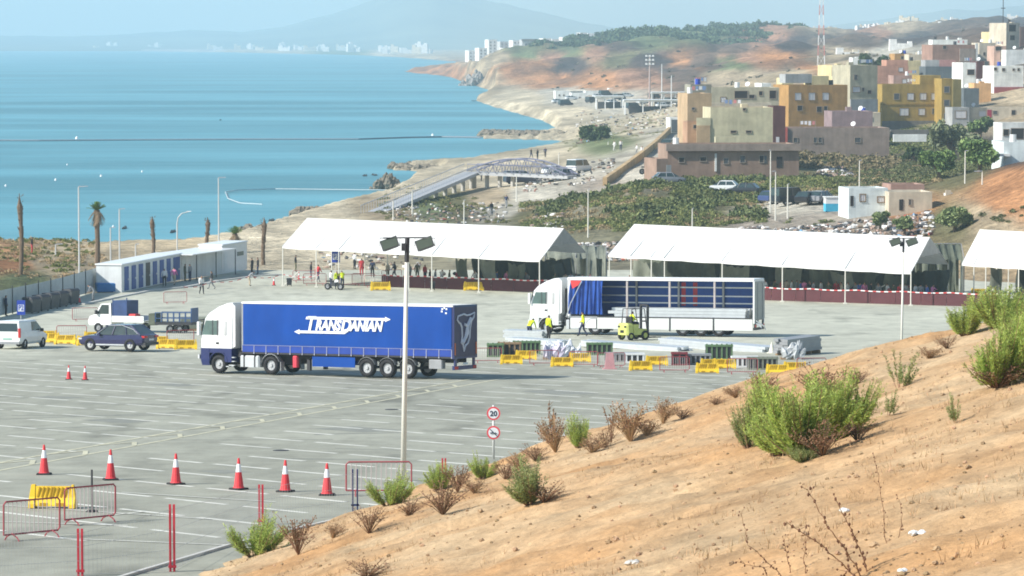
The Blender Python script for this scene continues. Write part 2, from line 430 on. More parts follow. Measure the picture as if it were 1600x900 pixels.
# soil colours, plus painted shade by the fig tree: named soils looked up by where on the coast they lie
SOIL = {'sand': (.46, .37, .24), 'paleSand': (.50, .43, .305), 'orange': (.43, .215, .10), 'rose': (.36, .20, .125), 'brown': (.14, .10, .075),
        'dark': (.075, .06, .055), 'tan': (.40, .32, .21), 'scrub': (.15, .14, .07), 'road': (.45, .415, .335), 'rubble': (.36, .31, .25), 'green': (.16, .19, .09), 'town': (.42, .40, .36)}
CA = [(-400, 420, 'tan'), (30, 418, 'orange'), (90, 410, 'sand'), (130, 425, 'sand'), (40, 435, 'green'), (250, 395, 'sand'), (430, 372, 'paleSand'), (500, 345, 'paleSand'),
      (640, 300, 'paleSand'), (700, 275, 'paleSand'), (620, 325, 'tan'), (680, 320, 'green'), (720, 318, 'scrub'), (770, 312, 'tan'), (800, 330, 'road'), (850, 305, 'road'), (800, 280, 'paleSand'),
      (860, 255, 'paleSand'), (900, 275, 'road'), (950, 290, 'rubble'), (830, 340, 'scrub'), (1000, 320, 'scrub'), (1100, 330, 'scrub'), (1180, 340, 'rubble'),
      (1000, 250, 'road'), (980, 270, 'road'), (1050, 210, 'road'), (1100, 280, 'scrub'), (1200, 290, 'scrub'), (1230, 322, 'road'), (1250, 345, 'rubble'), (1340, 352, 'rubble'),
      (1420, 335, 'orange'), (1480, 345, 'scrub'), (1580, 320, 'orange'), (1590, 290, 'orange'), (1540, 340, 'tan'), (1350, 280, 'scrub'), (1420, 260, 'brown'), (1500, 270, 'scrub'), (1550, 240, 'dark'),  # the dark anchor right of the fig tree paints its shaded ground
      (1420, 225, 'scrub'), (1560, 190, 'tan'), (1560, 165, 'tan'), (940, 215, 'green'), (900, 205, 'paleSand'), (960, 200, 'paleSand'), (880, 180, 'paleSand'), (820, 162, 'paleSand'), (780, 150, 'paleSand'),
      (760, 143, 'tan'), (700, 113, 'orange'), (650, 111, 'orange'), (950, 160, 'road'), (1040, 190, 'paleSand'), (880, 150, 'road'),
      (790, 110, 'orange'), (830, 100, 'orange'), (850, 90, 'rose'), (870, 125, 'orange'), (885, 103, 'dark'), (930, 125, 'orange'), (920, 80, 'rose'), (960, 75, 'brown'), (975, 90, 'scrub'), (1000, 115, 'rose'), (1010, 95, 'dark'), (1040, 95, 'dark'),
      (1066, 95, 'orange'), (1060, 115, 'brown'), (1100, 95, 'brown'), (1160, 93, 'rose'), (1200, 92, 'orange'), (1150, 102, 'green'), (1150, 118, 'tan'), (1200, 120, 'tan'), (1250, 110, 'tan'), (1260, 105, 'orange'),
      (1150, 75, 'brown'), (1200, 58, 'rose'), (1230, 70, 'dark'), (1300, 62, 'brown'), (1290, 45, 'tan'), (1350, 60, 'brown'), (1370, 48, 'rose'), (1300, 90, 'tan'), (1400, 80, 'road'), (1420, 62, 'dark'), (1500, 55, 'brown'), (1550, 45, 'brown'),
      (1600, 45, 'dark'), (1450, 85, 'road'), (1400, 38, 'tan'), (1100, 50, 'green'), (1000, 62, 'green'), (900, 78, 'green'), (830, 85, 'green'), (770, 95, 'tan'), (760, 108, 'tan'),
      (400, 78, 'sand'), (100, 74, 'sand'), (600, 80, 'paleSand'), (560, 74, 'green'), (700, 80, 'tan'), (300, 72, 'town'), (660, 88, 'sand'), (2000, 300, 'tan'), (2000, 100, 'tan'), (1700, 200, 'tan')]
_P = np.stack(project(_Xg.ravel(), _Yg.ravel(), _Zg), -1)
_P[:, 0] += fbm(_Xg.ravel() / 25, _Yg.ravel() / 60, 4) * 46
_P[:, 1] += fbm(_Xg.ravel() / 25 + 50, _Yg.ravel() / 60 + 7, 4) * 15
acc = np.zeros((len(_P), 3)); wt = np.zeros(len(_P))
for px, py, s in CA:
    d2 = ((_P[:, 0] - px) * .55) ** 2 + ((_P[:, 1] - py) * 1.3) ** 2
    w = 1 / (d2 + 12) ** 3.2
    acc += w[:, None] * np.array(SOIL[s]); wt += w
colr = acc / wt[:, None]
g = fbm(_Xg.ravel() / 6, _Yg.ravel() / 9, 4)[:, None]
patch = np.clip(fbm(_Xg.ravel() / 30 + 3, _Yg.ravel() / 55 + 60, 4)[:, None] * 5 - .35, 0, 1) * np.clip((_P[:, 1:2] < 140) * 1.0, 0, 1)
colr = colr * (1 + .5 * g); colr = colr * (1 - .5 * patch) + np.array(SOIL['dark']) * .5 * patch
ca = me.color_attributes.new('soil', 'FLOAT_COLOR', 'POINT')
ca.data.foreach_set('color', np.concatenate([np.clip(colr, 0, .9), np.ones((len(colr), 1))], 1).astype(np.float32).ravel())
mt = bpy.data.materials.new('coastal_soil'); mt.use_nodes = True
nt = mt.node_tree; nn = nt.nodes; LK = nt.links
at = nn.new('ShaderNodeAttribute'); at.attribute_name = 'soil'
no = nn.new('ShaderNodeTexNoise'); no.inputs['Scale'].default_value = .7; no.inputs['Detail'].default_value = 6
ge = nn.new('ShaderNodeNewGeometry'); LK.new(ge.outputs['Position'], no.inputs['Vector'])
mr = nn.new('ShaderNodeMapRange'); mr.inputs['From Min'].default_value = .3; mr.inputs['From Max'].default_value = .7; mr.inputs['To Min'].default_value = .72; mr.inputs['To Max'].default_value = 1.28
LK.new(no.outputs['Fac'], mr.inputs['Value'])
mx = nn.new('ShaderNodeMix'); mx.data_type = 'RGBA'; mx.blend_type = 'MULTIPLY'; mx.inputs['Factor'].default_value = 1
LK.new(at.outputs['Color'], mx.inputs['A']); LK.new(mr.outputs[0], mx.inputs['B'])
pb = nn['Principled BSDF']; pb.inputs['Roughness'].default_value = .95; pb.inputs['Specular IOR Level'].default_value = .1
prev = mx.outputs['Result']
for sc_, lo, hi, st in ((.09, .70, 1.22, .35), (.025, .72, 1.20, .5), (.3, .84, 1.14, 1)):      # scrub flecks, gullies and stones in the soil
    mp = nn.new('ShaderNodeMapping'); mp.inputs['Scale'].default_value = (1, st, 2.5); LK.new(ge.outputs['Position'], mp.inputs['Vector'])
    n2_ = nn.new('ShaderNodeTexNoise'); n2_.inputs['Scale'].default_value = sc_; n2_.inputs['Detail'].default_value = 7; n2_.inputs['Roughness'].default_value = .68; LK.new(mp.outputs[0], n2_.inputs['Vector'])
    r2_ = nn.new('ShaderNodeMapRange'); r2_.inputs['From Min'].default_value = .36; r2_.inputs['From Max'].default_value = .62; r2_.inputs['To Min'].default_value = lo; r2_.inputs['To Max'].default_value = hi; LK.new(n2_.outputs['Fac'], r2_.inputs['Value'])
    m2_ = nn.new('ShaderNodeMix'); m2_.data_type = 'RGBA'; m2_.blend_type = 'MULTIPLY'; m2_.inputs['Factor'].default_value = 1
    LK.new(prev, m2_.inputs['A']); LK.new(r2_.outputs[0], m2_.inputs['B']); prev = m2_.outputs['Result']
LK.new(prev, pb.inputs['Base Color'])
bpt = nn.new('ShaderNodeBump'); bpt.inputs['Strength'].default_value = .8; bpt.inputs['Distance'].default_value = 2.0; LK.new(n2_.outputs['Fac'], bpt.inputs['Height']); LK.new(bpt.outputs[0], pb.inputs['Normal'])
terrain = tag(link('coastal_terrain', me, mt, smooth=True), kind='structure')

# ================================================================== SEA
M_SEA = bpy.data.materials.new('sea_water'); M_SEA.use_nodes = True
nt = M_SEA.node_tree; nn = nt.nodes; LK = nt.links; pb = nn['Principled BSDF']
ge = nn.new('ShaderNodeNewGeometry')
def stretched(sx, sy, scale, det=4):
    mp = nn.new('ShaderNodeMapping'); mp.inputs['Scale'].default_value = (sx, sy, 1)
    LK.new(ge.outputs['Position'], mp.inputs['Vector'])
    t = nn.new('ShaderNodeTexNoise'); t.inputs['Scale'].default_value = scale; t.inputs['Detail'].default_value = det; t.inputs['Roughness'].default_value = .6
    LK.new(mp.outputs[0], t.inputs['Vector']); return t
ta = stretched(.3, 1, .014, 6)
tb = stretched(.3, 1, .12, 4)
ramp = nn.new('ShaderNodeValToRGB'); ramp.color_ramp.elements[0].position = .38; ramp.color_ramp.elements[1].position = .62
ramp.color_ramp.elements[0].color = (.028, .18, .225, 1); ramp.color_ramp.elements[1].color = (.092, .325, .395, 1)
LK.new(ta.outputs['Fac'], ramp.inputs[0]); LK.new(ramp.outputs[0], pb.inputs['Base Color'])
bp = nn.new('ShaderNodeBump'); bp.inputs['Strength'].default_value = .55; bp.inputs['Distance'].default_value = 1.2
ad = nn.new('ShaderNodeMath'); ad.operation = 'ADD'; LK.new(ta.outputs['Fac'], ad.inputs[0]); LK.new(tb.outputs['Fac'], ad.inputs[1])
LK.new(ad.outputs[0], bp.inputs['Height']); LK.new(bp.outputs[0], pb.inputs['Normal'])
pb.inputs['Roughness'].default_value = .32; pb.inputs['IOR'].default_value = 1.33; pb.inputs['Specular IOR Level'].default_value = .28
s = MB(); s.add([(-14500, 262, 0), (14500, 262, 0), (14500, 14500, 0), (-14500, 14500, 0)], [(0, 1, 2, 3)])
tag(s.build('sea', M_SEA), kind='structure')

# ================================================================== FAR MOUNTAINS
SKY_PX = [(-2500, 40), (-900, 50), (-300, 56), (0, 55), (120, 57), (210, 52), (300, 47), (380, 50), (440, 42), (500, 27), (550, 12), (590, -2), (630, -22), (680, -30), (720, -16), (750, -2),
          (800, 9), (850, 20), (900, 33), (960, 44), (1100, 48), (1300, 40), (1420, 24), (1480, 15), (1530, 17), (1570, 10), (1640, 6), (1800, 4), (2600, -20)]
us = np.linspace(-2400, 2600, 420); rows = [(7600, -.02), (8300, .05), (8900, .16), (9500, .36), (10100, .66), (10700, .93), (11100, 1.0), (11700, .85), (12600, .4), (13400, -.02)]
V = []
skyy = np.interp(us, [p[0] for p in SKY_PX], [p[1] for p in SKY_PX])
for D, k in rows:
    X = (us - 800) / FOC * D
    top = CAM_Z + (62 - skyy) * 11100 / FOC
    z = top * k * (1 + .55 * (1 - k) * fbm(us / 60, np.full(us.shape, D / 500.), 4)) + 7 * fbm(us / 22, np.full(us.shape, D / 300.), 4) * (k > .1)
    V.append(np.stack([X, np.full(us.shape, float(D)), z], -1))
V = np.concatenate(V); nc2 = len(us); idx = np.arange(len(V)).reshape(len(rows), nc2)
me = np_mesh('mountains', V, np.stack([idx[:-1, :-1], idx[:-1, 1:], idx[1:, 1:], idx[1:, :-1]], -1).reshape(-1, 4))
M_MOUNT = mat('mountain_scrub', (.16, .17, .12), .95, .35, scale=.0025, spec=.05)
tag(link('mountain_range', me, M_MOUNT, smooth=True), kind='structure')

# ================================================================== HAZE
s = MB(); s.b(-14900, 14900, -400, 14900, -4.2, 330)
hz = s.build('haze', None)
mh = bpy.data.materials.new('haze_air'); mh.use_nodes = True
nt = mh.node_tree; nt.nodes.remove(nt.nodes['Principled BSDF'])
pv = nt.nodes.new('ShaderNodeVolumePrincipled')
pv.inputs['Color'].default_value = (.60, .84, .97, 1)
pv.inputs['Density'].default_value = 1.75e-4
pv.inputs['Anisotropy'].default_value = 0.0
nt.links.new(pv.outputs[0], nt.nodes['Material Output'].inputs['Volume'])
hz.data.materials.append(mh)
tag(hz, kind='stuff')

# ================================================================== PARKING LOT
def lot_left(Y):                    # left edge of the paved lot
    return np.interp(Y, [0, 250, 276, 309, 336, 345], [-95, -95, -50, -40, -30, -28])
Yg = np.concatenate([np.arange(40, 260, 2.0), np.arange(260, 349, 2.0)])
tt = np.linspace(0, 1, 60)
V = []
for Y in Yg:
    xl = float(lot_left(Y)); xr = 75.0
    X = xl + (xr - xl) * tt
    V.append(np.stack([X, np.full(60, Y), np.full(60, lotz(Y))], -1))
V = np.concatenate(V); idx = np.arange(len(V)).reshape(len(Yg), 60)
me = np_mesh('parking_lot', V, np.stack([idx[:-1, :-1], idx[:-1, 1:], idx[1:, 1:], idx[1:, :-1]], -1).reshape(-1, 4))
M_LOT = bpy.data.materials.new('worn_asphalt'); M_LOT.use_nodes = True
nt = M_LOT.node_tree; nn = nt.nodes; LK = nt.links; pb = nn['Principled BSDF']
ge = nn.new('ShaderNodeNewGeometry')
def lotnoise(sx, sy, scale, det=5, rough=.6):
    mp = nn.new('ShaderNodeMapping'); mp.inputs['Scale'].default_value = (sx, sy, 1); LK.new(ge.outputs['Position'], mp.inputs['Vector'])
    t = nn.new('ShaderNodeTexNoise'); t.inputs['Scale'].default_value = scale; t.inputs['Detail'].default_value = det; t.inputs['Roughness'].default_value = rough
    LK.new(mp.outputs[0], t.inputs['Vector']); return t
sep = nn.new('ShaderNodeSeparateXYZ'); LK.new(ge.outputs['Position'], sep.inputs[0])
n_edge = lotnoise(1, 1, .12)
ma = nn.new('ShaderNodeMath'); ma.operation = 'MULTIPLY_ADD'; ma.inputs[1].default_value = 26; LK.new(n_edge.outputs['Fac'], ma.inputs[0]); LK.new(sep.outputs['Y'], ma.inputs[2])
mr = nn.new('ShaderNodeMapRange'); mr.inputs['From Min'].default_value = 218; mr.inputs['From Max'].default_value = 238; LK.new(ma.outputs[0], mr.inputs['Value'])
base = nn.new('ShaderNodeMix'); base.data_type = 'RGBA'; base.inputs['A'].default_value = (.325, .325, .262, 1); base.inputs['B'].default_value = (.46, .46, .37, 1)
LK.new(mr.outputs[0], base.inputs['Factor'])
def mul(c, tex, lo, hi, f0=.3, f1=.7):
    r = nn.new('ShaderNodeMapRange'); r.inputs['From Min'].default_value = f0; r.inputs['From Max'].default_value = f1; r.inputs['To Min'].default_value = lo; r.inputs['To Max'].default_value = hi
    LK.new(tex.outputs['Fac'], r.inputs['Value'])
    m = nn.new('ShaderNodeMix'); m.data_type = 'RGBA'; m.blend_type = 'MULTIPLY'; m.inputs['Factor'].default_value = 1
    LK.new(c, m.inputs['A']); LK.new(r.outputs[0], m.inputs['B']); return m.outputs['Result']
c = mul(base.outputs['Result'], lotnoise(1, .5, .09, 5), .86, 1.13)
c = mul(c, lotnoise(.25, 1, .55, 5, .7), .88, 1.10)
c = mul(c, lotnoise(1, .5, .8, 4, .6), .86, 1.05, .34, .60)
c = mul(c, lotnoise(1, .4, .33, 3, .5), .66, 1.0, .28, .42)       # oil stains
c = mul(c, lotnoise(1, 1, 9, 3), .93, 1.07)
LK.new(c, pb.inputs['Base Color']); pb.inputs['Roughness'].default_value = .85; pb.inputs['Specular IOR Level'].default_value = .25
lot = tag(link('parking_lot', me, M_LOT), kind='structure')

# painted bays, each worn line a part of the lot
M_LINE = mat('worn_white_line', (.66, .655, .58), .8, .18, scale=1.4)
M_LINEY = mat('worn_cream_line', (.52, .50, .36), .8, .16, scale=1.4)
def strip(name, a, b, w, m, lift=.005, parent=lot):
    a = Vector(a); b = Vector(b); d = (b - a); d.z = 0; n = max(1, int(d.length / 1.5)); side = Vector((-d.y, d.x, 0)).normalized() * w / 2
    s = MB(); vs = []; fs = []
    for i in range(n + 1):
        p = a.lerp(b, i / n)
        for q in (p - side, p + side): vs.append((q.x, q.y, lotz(q.y) + lift))
    for i in range(n): fs.append((2 * i, 2 * i + 2, 2 * i + 3, 2 * i + 1))
    return s.add(vs, fs).build(name, m, parent)
HILL_R = [(-60, 60), (-20, 82), (-9.7, 95), (-4.4, 101), (-.5, 110), (3.3, 120), (8.7, 123), (14.2, 117), (17.5, 119), (30, 124), (60, 128)]
def ridge_y(X): return np.interp(X, [p[0] for p in HILL_R], [p[1] for p in HILL_R])
L0 = on_lot(390.6, 713); DA = Vector((.667, -.745, 0)); DB = Vector((.243, .970, 0))
W0 = on_lot(0, 729); W1 = on_lot(700, 603); WD = (W1 - W0); WD.z = 0; WD.normalize(); WS = Vector((WD.y, -WD.x, 0))
rl = random.Random(3)
cnt = 0
for i in range(-14, 16):
    for j in range(-12, 26):
        a = L0 + DA * (4.02 * i) + DB * (4.1 * j); b = a + DA * 3.25
        if not (96 < a.y < 213): continue
        px, py = project(a.x, a.y, lotz(a.y)); qx, qy = project(b.x, b.y, lotz(b.y))
        if qx < -30 or px > 1300: continue
        if b.y < ridge_y(b.x) + 1.5 or a.y < ridge_y(a.x) + 1.5: continue
        m = (a + b) / 2; t = (m - W0).dot(WS)
        if abs(t - .2) < 1.6 and m.y > 120: continue
        if rl.random() < .05 or cnt > 285: continue
        strip('painted_line', a, b, .21 + .06 * rl.random(), M_LINE); cnt += 1
# the two-line walkway with its connecting bars
strip('walkway_line', W0 - WD * 12 + WS * .75, W1 + WD * 10 + WS * .75, .2, M_LINEY, .009)
strip('walkway_line', W0 - WD * 12 - WS * .75, W1 + WD * 10 - WS * .75, .2, M_LINEY, .009)
for k in range(13):
    p = W0 + WD * (5.2 * k - 4)
    strip('walkway_chevron', p - WS * .72, p + WD * 1.9, .2, M_LINEY, .013)
    strip('walkway_chevron', p + WD * 1.9, p + WS * .72, .2, M_LINEY, .017)
# lane lines near the foreground barriers
for a, b in (((0, 790), (330, 812)), ((100, 842), (420, 855)), ((-20, 815), (200, 822)), ((180, 805), (225, 800)), ((190, 770), (430, 785))):
    strip('lane_line', on_lot(*a), on_lot(*b), .12, M_LINE, .021)
rs = random.Random(12)
# ================================================================== FOREGROUND HILL
def hill_z(X, Y):
    X = np.asarray(X, float); Y = np.asarray(Y, float)
    z = 21.63 + .28 * X - .0886 * Y
    z = z - np.abs(fbm(X / 7 + 11, Y / 2.6 + X * .12, 4)) * .55 + fbm(X / 5.5, Y / 9, 4) * .5 + fbm(X / .9 + 7, Y / 1.3, 4) * .20 + (fbm(X / .25, Y / .25 + 3, 3)) * .035
    yr = ridge_y(X) + fbm(X / 2.2 + 40, X * 0 + 2, 3) * 3.0
    over = np.maximum(Y - yr, 0)
    return z - np.where(over < 3, .1 * over * over, .9 + (over - 3) * .62)
X = np.arange(-34, 34.01, .22); Y = np.concatenate([np.arange(14, 30, 1.0), np.arange(30, 138, .27)])
Xg, Yg2 = np.meshgrid(X, Y)
Zg = hill_z(Xg.ravel(), Yg2.ravel())
idx = np.arange(len(Zg)).reshape(len(Y), len(X))
q = np.stack([idx[:-1, :-1], idx[:-1, 1:], idx[1:, 1:], idx[1:, :-1]], -1).reshape(-1, 4)
lz = np.interp(Yg2.ravel(), _ly, _lz)
keep = (Zg[q] > lz[q] - .5).any(1)
me = np_mesh('hillside', np.stack([Xg.ravel(), Yg2.ravel(), Zg], -1), q[keep])
M_HILL = bpy.data.materials.new('sandy_earth'); M_HILL.use_nodes = True
nt = M_HILL.node_tree; nn = nt.nodes; LK = nt.links; pb = nn['Principled BSDF']
ge = nn.new('ShaderNodeNewGeometry')
base = nn.new('ShaderNodeMix'); base.data_type = 'RGBA'; base.inputs['A'].default_value = (.47, .275, .13, 1); base.inputs['B'].default_value = (.51, .365, .215, 1)
t0 = lotnoise(1, .6, .16, 4); r0 = nn.new('ShaderNodeMapRange'); r0.inputs['From Min'].default_value = .38; r0.inputs['From Max'].default_value = .62
LK.new(t0.outputs['Fac'], r0.inputs['Value']); LK.new(r0.outputs[0], base.inputs['Factor'])
c = mul(base.outputs['Result'], lotnoise(1, .5, 1.1, 6, .7), .74, 1.18)
c = mul(c, lotnoise(1, .5, .42, 6, .75), .70, 1.04, .30, .52)
c = mul(c, lotnoise(1, .6, 5.5, 5, .75), .80, 1.18)
c = mul(c, lotnoise(1, 1, 16, 3, .6), .74, 1.0, .30, .40)
LK.new(c, pb.inputs['Base Color']); pb.inputs['Roughness'].default_value = .95; pb.inputs['Specular IOR Level'].default_value = .1
bp = nn.new('ShaderNodeBump'); bp.inputs['Strength'].default_value = .7; bp.inputs['Distance'].default_value = .06
LK.new(lotnoise(1, 1, 9, 5, .7).outputs['Fac'], bp.inputs['Height']); LK.new(bp.outputs[0], pb.inputs['Normal'])
hill = tag(link('sandy_hillside', me, M_HILL, smooth=True), kind='structure')
def on_hill(px, py):
    d = ray(px, py)
    Ys = np.arange(20, 134, .15)
    zr = CAM_Z + d.z / d.y * Ys
    zh = hill_z(d.x / d.y * Ys, Ys)
    hit = np.nonzero(zr <= zh)[0]
    k = hit[0] if len(hit) else int(np.argmin(zr - zh))
    return Vector((d.x / d.y * Ys[k], Ys[k], float(zh[k])))

# loose stones and clods
rs = random.Random(5)
s = MB()
for i in range(5200):
    Yv = 34 + 90 * rs.random() ** 1.3; px = rs.uniform(250, 1650); Xv = (px - 800) / FOC * Yv
    if Yv > ridge_y(Xv) + .5: continue
    r = .008 + .032 * rs.random() ** 4 + (.035 if rs.random() < .008 else 0)
    s.rock((Xv, Yv, float(hill_z(Xv, Yv)) + r * .3), r, r * .8, r * .7, rs)
for i in range(1500):
    Yv = 36 + 82 * rs.random(); px = rs.uniform(300, 1650); Xv = (px - 800) / FOC * Yv
    if Yv > ridge_y(Xv) + .5 or float(fbm(np.array(Xv / 1.6 + 3), np.array(Yv / 1.1 + 9), 3)) < .05: continue
    r = .02 + .04 * rs.random() ** 2
    s.rock((Xv, Yv, float(hill_z(Xv, Yv)) + r * .35), r, r * .8, r * .75, rs)
o = s.build('loose_stones', mat('earth_clod', (.36, .25, .145), .95, .3, island=.22))
tag(o, 'small stones and earth clods strewn over the sandy hillside', 'stones', kind='stuff')
# short dry grass
n = 5200; rr = np.random.RandomState(4)
Yv = 34 + 88 * rr.rand(n) ** 1.2; Xv = (rr.uniform(220, 1680, n) - 800) / FOC * Yv
dens = fbm(Xv / 2.5, Yv / 4, 3); ok = (Yv < ridge_y(Xv) + .8) & (dens > .03)
Xv, Yv = Xv[ok], Yv[ok]; n = len(Xv); zv = hill_z(Xv, Yv)
V = []; F = []
for k in range(5):
    a = rr.rand(n) * 6.28; h = .04 + .10 * rr.rand(n); ln = .05 * rr.randn(n); ln2 = .05 * rr.randn(n)
    bx = Xv + .05 * rr.randn(n); by = Yv + .05 * rr.randn(n); w = .006
    tri = np.stack([np.stack([bx - w * np.cos(a), by - w * np.sin(a), zv - .01], -1), np.stack([bx + w * np.cos(a), by + w * np.sin(a), zv - .01], -1), np.stack([bx + ln, by + ln2, zv + h], -1)], 1)
    F.append(np.arange(n * 3).reshape(n, 3) + sum(len(v) for v in V)); V.append(tri.reshape(-1, 3))
o = link('dry_grass', np_mesh('dry_grass', np.concatenate(V), np.concatenate(F)), M_STRAW)
tag(o, 'sparse dry straw grass growing over the sandy hillside', 'dry grass', kind='stuff')
# concrete edge at the foot of the hill
s = MB()
pts = [on_lot(*p) for p in ((120, 925), (225, 893), (300, 871), (350, 856), (420, 838), (520, 815))]
for a, b in zip(pts[:-1], pts[1:]):
    d = (b - a).normalized(); sd = Vector((-d.y, d.x, 0)) * .06
    s.add([a - sd, b - sd, b + sd, a + sd] + [p + Vector((0, 0, .07)) for p in (a - sd, b - sd, b + sd, a + sd)], [(0, 3, 2, 1), (4, 5, 6, 7), (0, 1, 5, 4), (1, 2, 6, 5), (2, 3, 7, 6), (3, 0, 4, 7)])
tag(s.build('kerb', M_KERB), kind='structure')

# ================================================================== WHEELS AND LORRIES
def wheel(parent, x, y, r=.5, w=.3, rimc=M_RIM, name='wheel'):
    """wheel about the local y axis, outer face towards the sign of y"""
    sgn = 1 if y > 0 else -1
    s = MB(); prof = [(r * .58, -w / 2), (r * .93, -w / 2), (r, -w * .32), (r, w * .32), (r * .93, w / 2), (r * .6, w / 2), (r * .56, w * .3)]
    n = 20; rings = []
    for k in range(n):
        t = 2 * math.pi * k / n
        rings.append([(x + math.cos(t) * a, y + b * sgn, r + math.sin(t) * a) for a, b in prof])
    vs = [p for q in rings for p in q]; m = len(prof); fs = []
    for i in range(n):
        for j in range(m - 1):
            fs.append((i * m + j, i * m + j + 1, ((i + 1) % n) * m + j + 1, ((i + 1) % n) * m + j))
    s.add(vs, fs)
    wh = s.build(name, M_BLACK, parent, True)
    s = MB(); s.cyl((x, y - sgn * w * .3, r), (x, y + sgn * w * .22, r), r * .58, n=16)
    s.cyl((x, y + sgn * w * .2, r), (x, y + sgn * w * .42, r), r * .24, r * .18, n=10)
    for k in range(8):
        t = k * math.pi / 4
        s.cyl((x + math.cos(t) * r * .36, y + sgn * w * .2, r + math.sin(t) * r * .36), (x + math.cos(t) * r * .36, y + sgn * w * .27, r + math.sin(t) * r * .36), r * .05, n=5)
    s.build('rim', rimc, wh)
    return wh
def lorry_chassis(t, axles_t, axles_c):
    s = MB(); s.b(.2, 13.3, -.5, -.38, .85, 1.15); s.b(.2, 13.3, .38, .5, .85, 1.15)
    for x in (.6, 2, 4.2, 7, 9, 11, 13): s.b(x - .06, x + .06, -.38, .38, .9, 1.1)
    s.b(10.2, 15.8, -.45, -.33, .55, .84); s.b(10.2, 15.8, .33, .45, .55, .84)
    for x in axles_t + axles_c: s.cyl((x, -1.0, .5), (x, 1.0, .5), .08)
    s.b(9.3, 9.5, -.95, -.75, .25, .9); s.b(9.3, 9.5, .75, .95, .25, .9)
    s.build('chassis', M_DARK, t)
    for x in axles_t + axles_c:
        for sg in (-1, 1): wheel(t, x, sg * 1.07, .5, .34)
    s = MB()
    for x in axles_t:                                                     # mudguards with flaps
        for sg in (-1, 1):
            pts = [(x + .56 * math.cos(a), .5 + .58 * math.sin(a)) for a in np.linspace(.35, math.pi - .35, 7)]
            for (xa, za), (xb, zb) in zip(pts[:-1], pts[1:]):
                s.add([(xa, sg * .9, za), (xb, sg * .9, zb), (xb, sg * 1.25, zb), (xa, sg * 1.25, za), (xa, sg * .9, za + .02), (xb, sg * .9, zb + .02), (xb, sg * 1.25, zb + .02), (xa, sg * 1.25, za + .02)], [(0, 1, 2, 3), (7, 6, 5, 4), (0, 4, 5, 1), (2, 6, 7, 3), (1, 5, 6, 2), (0, 3, 7, 4)])
    s.build('mudguard', M_GREY, t)
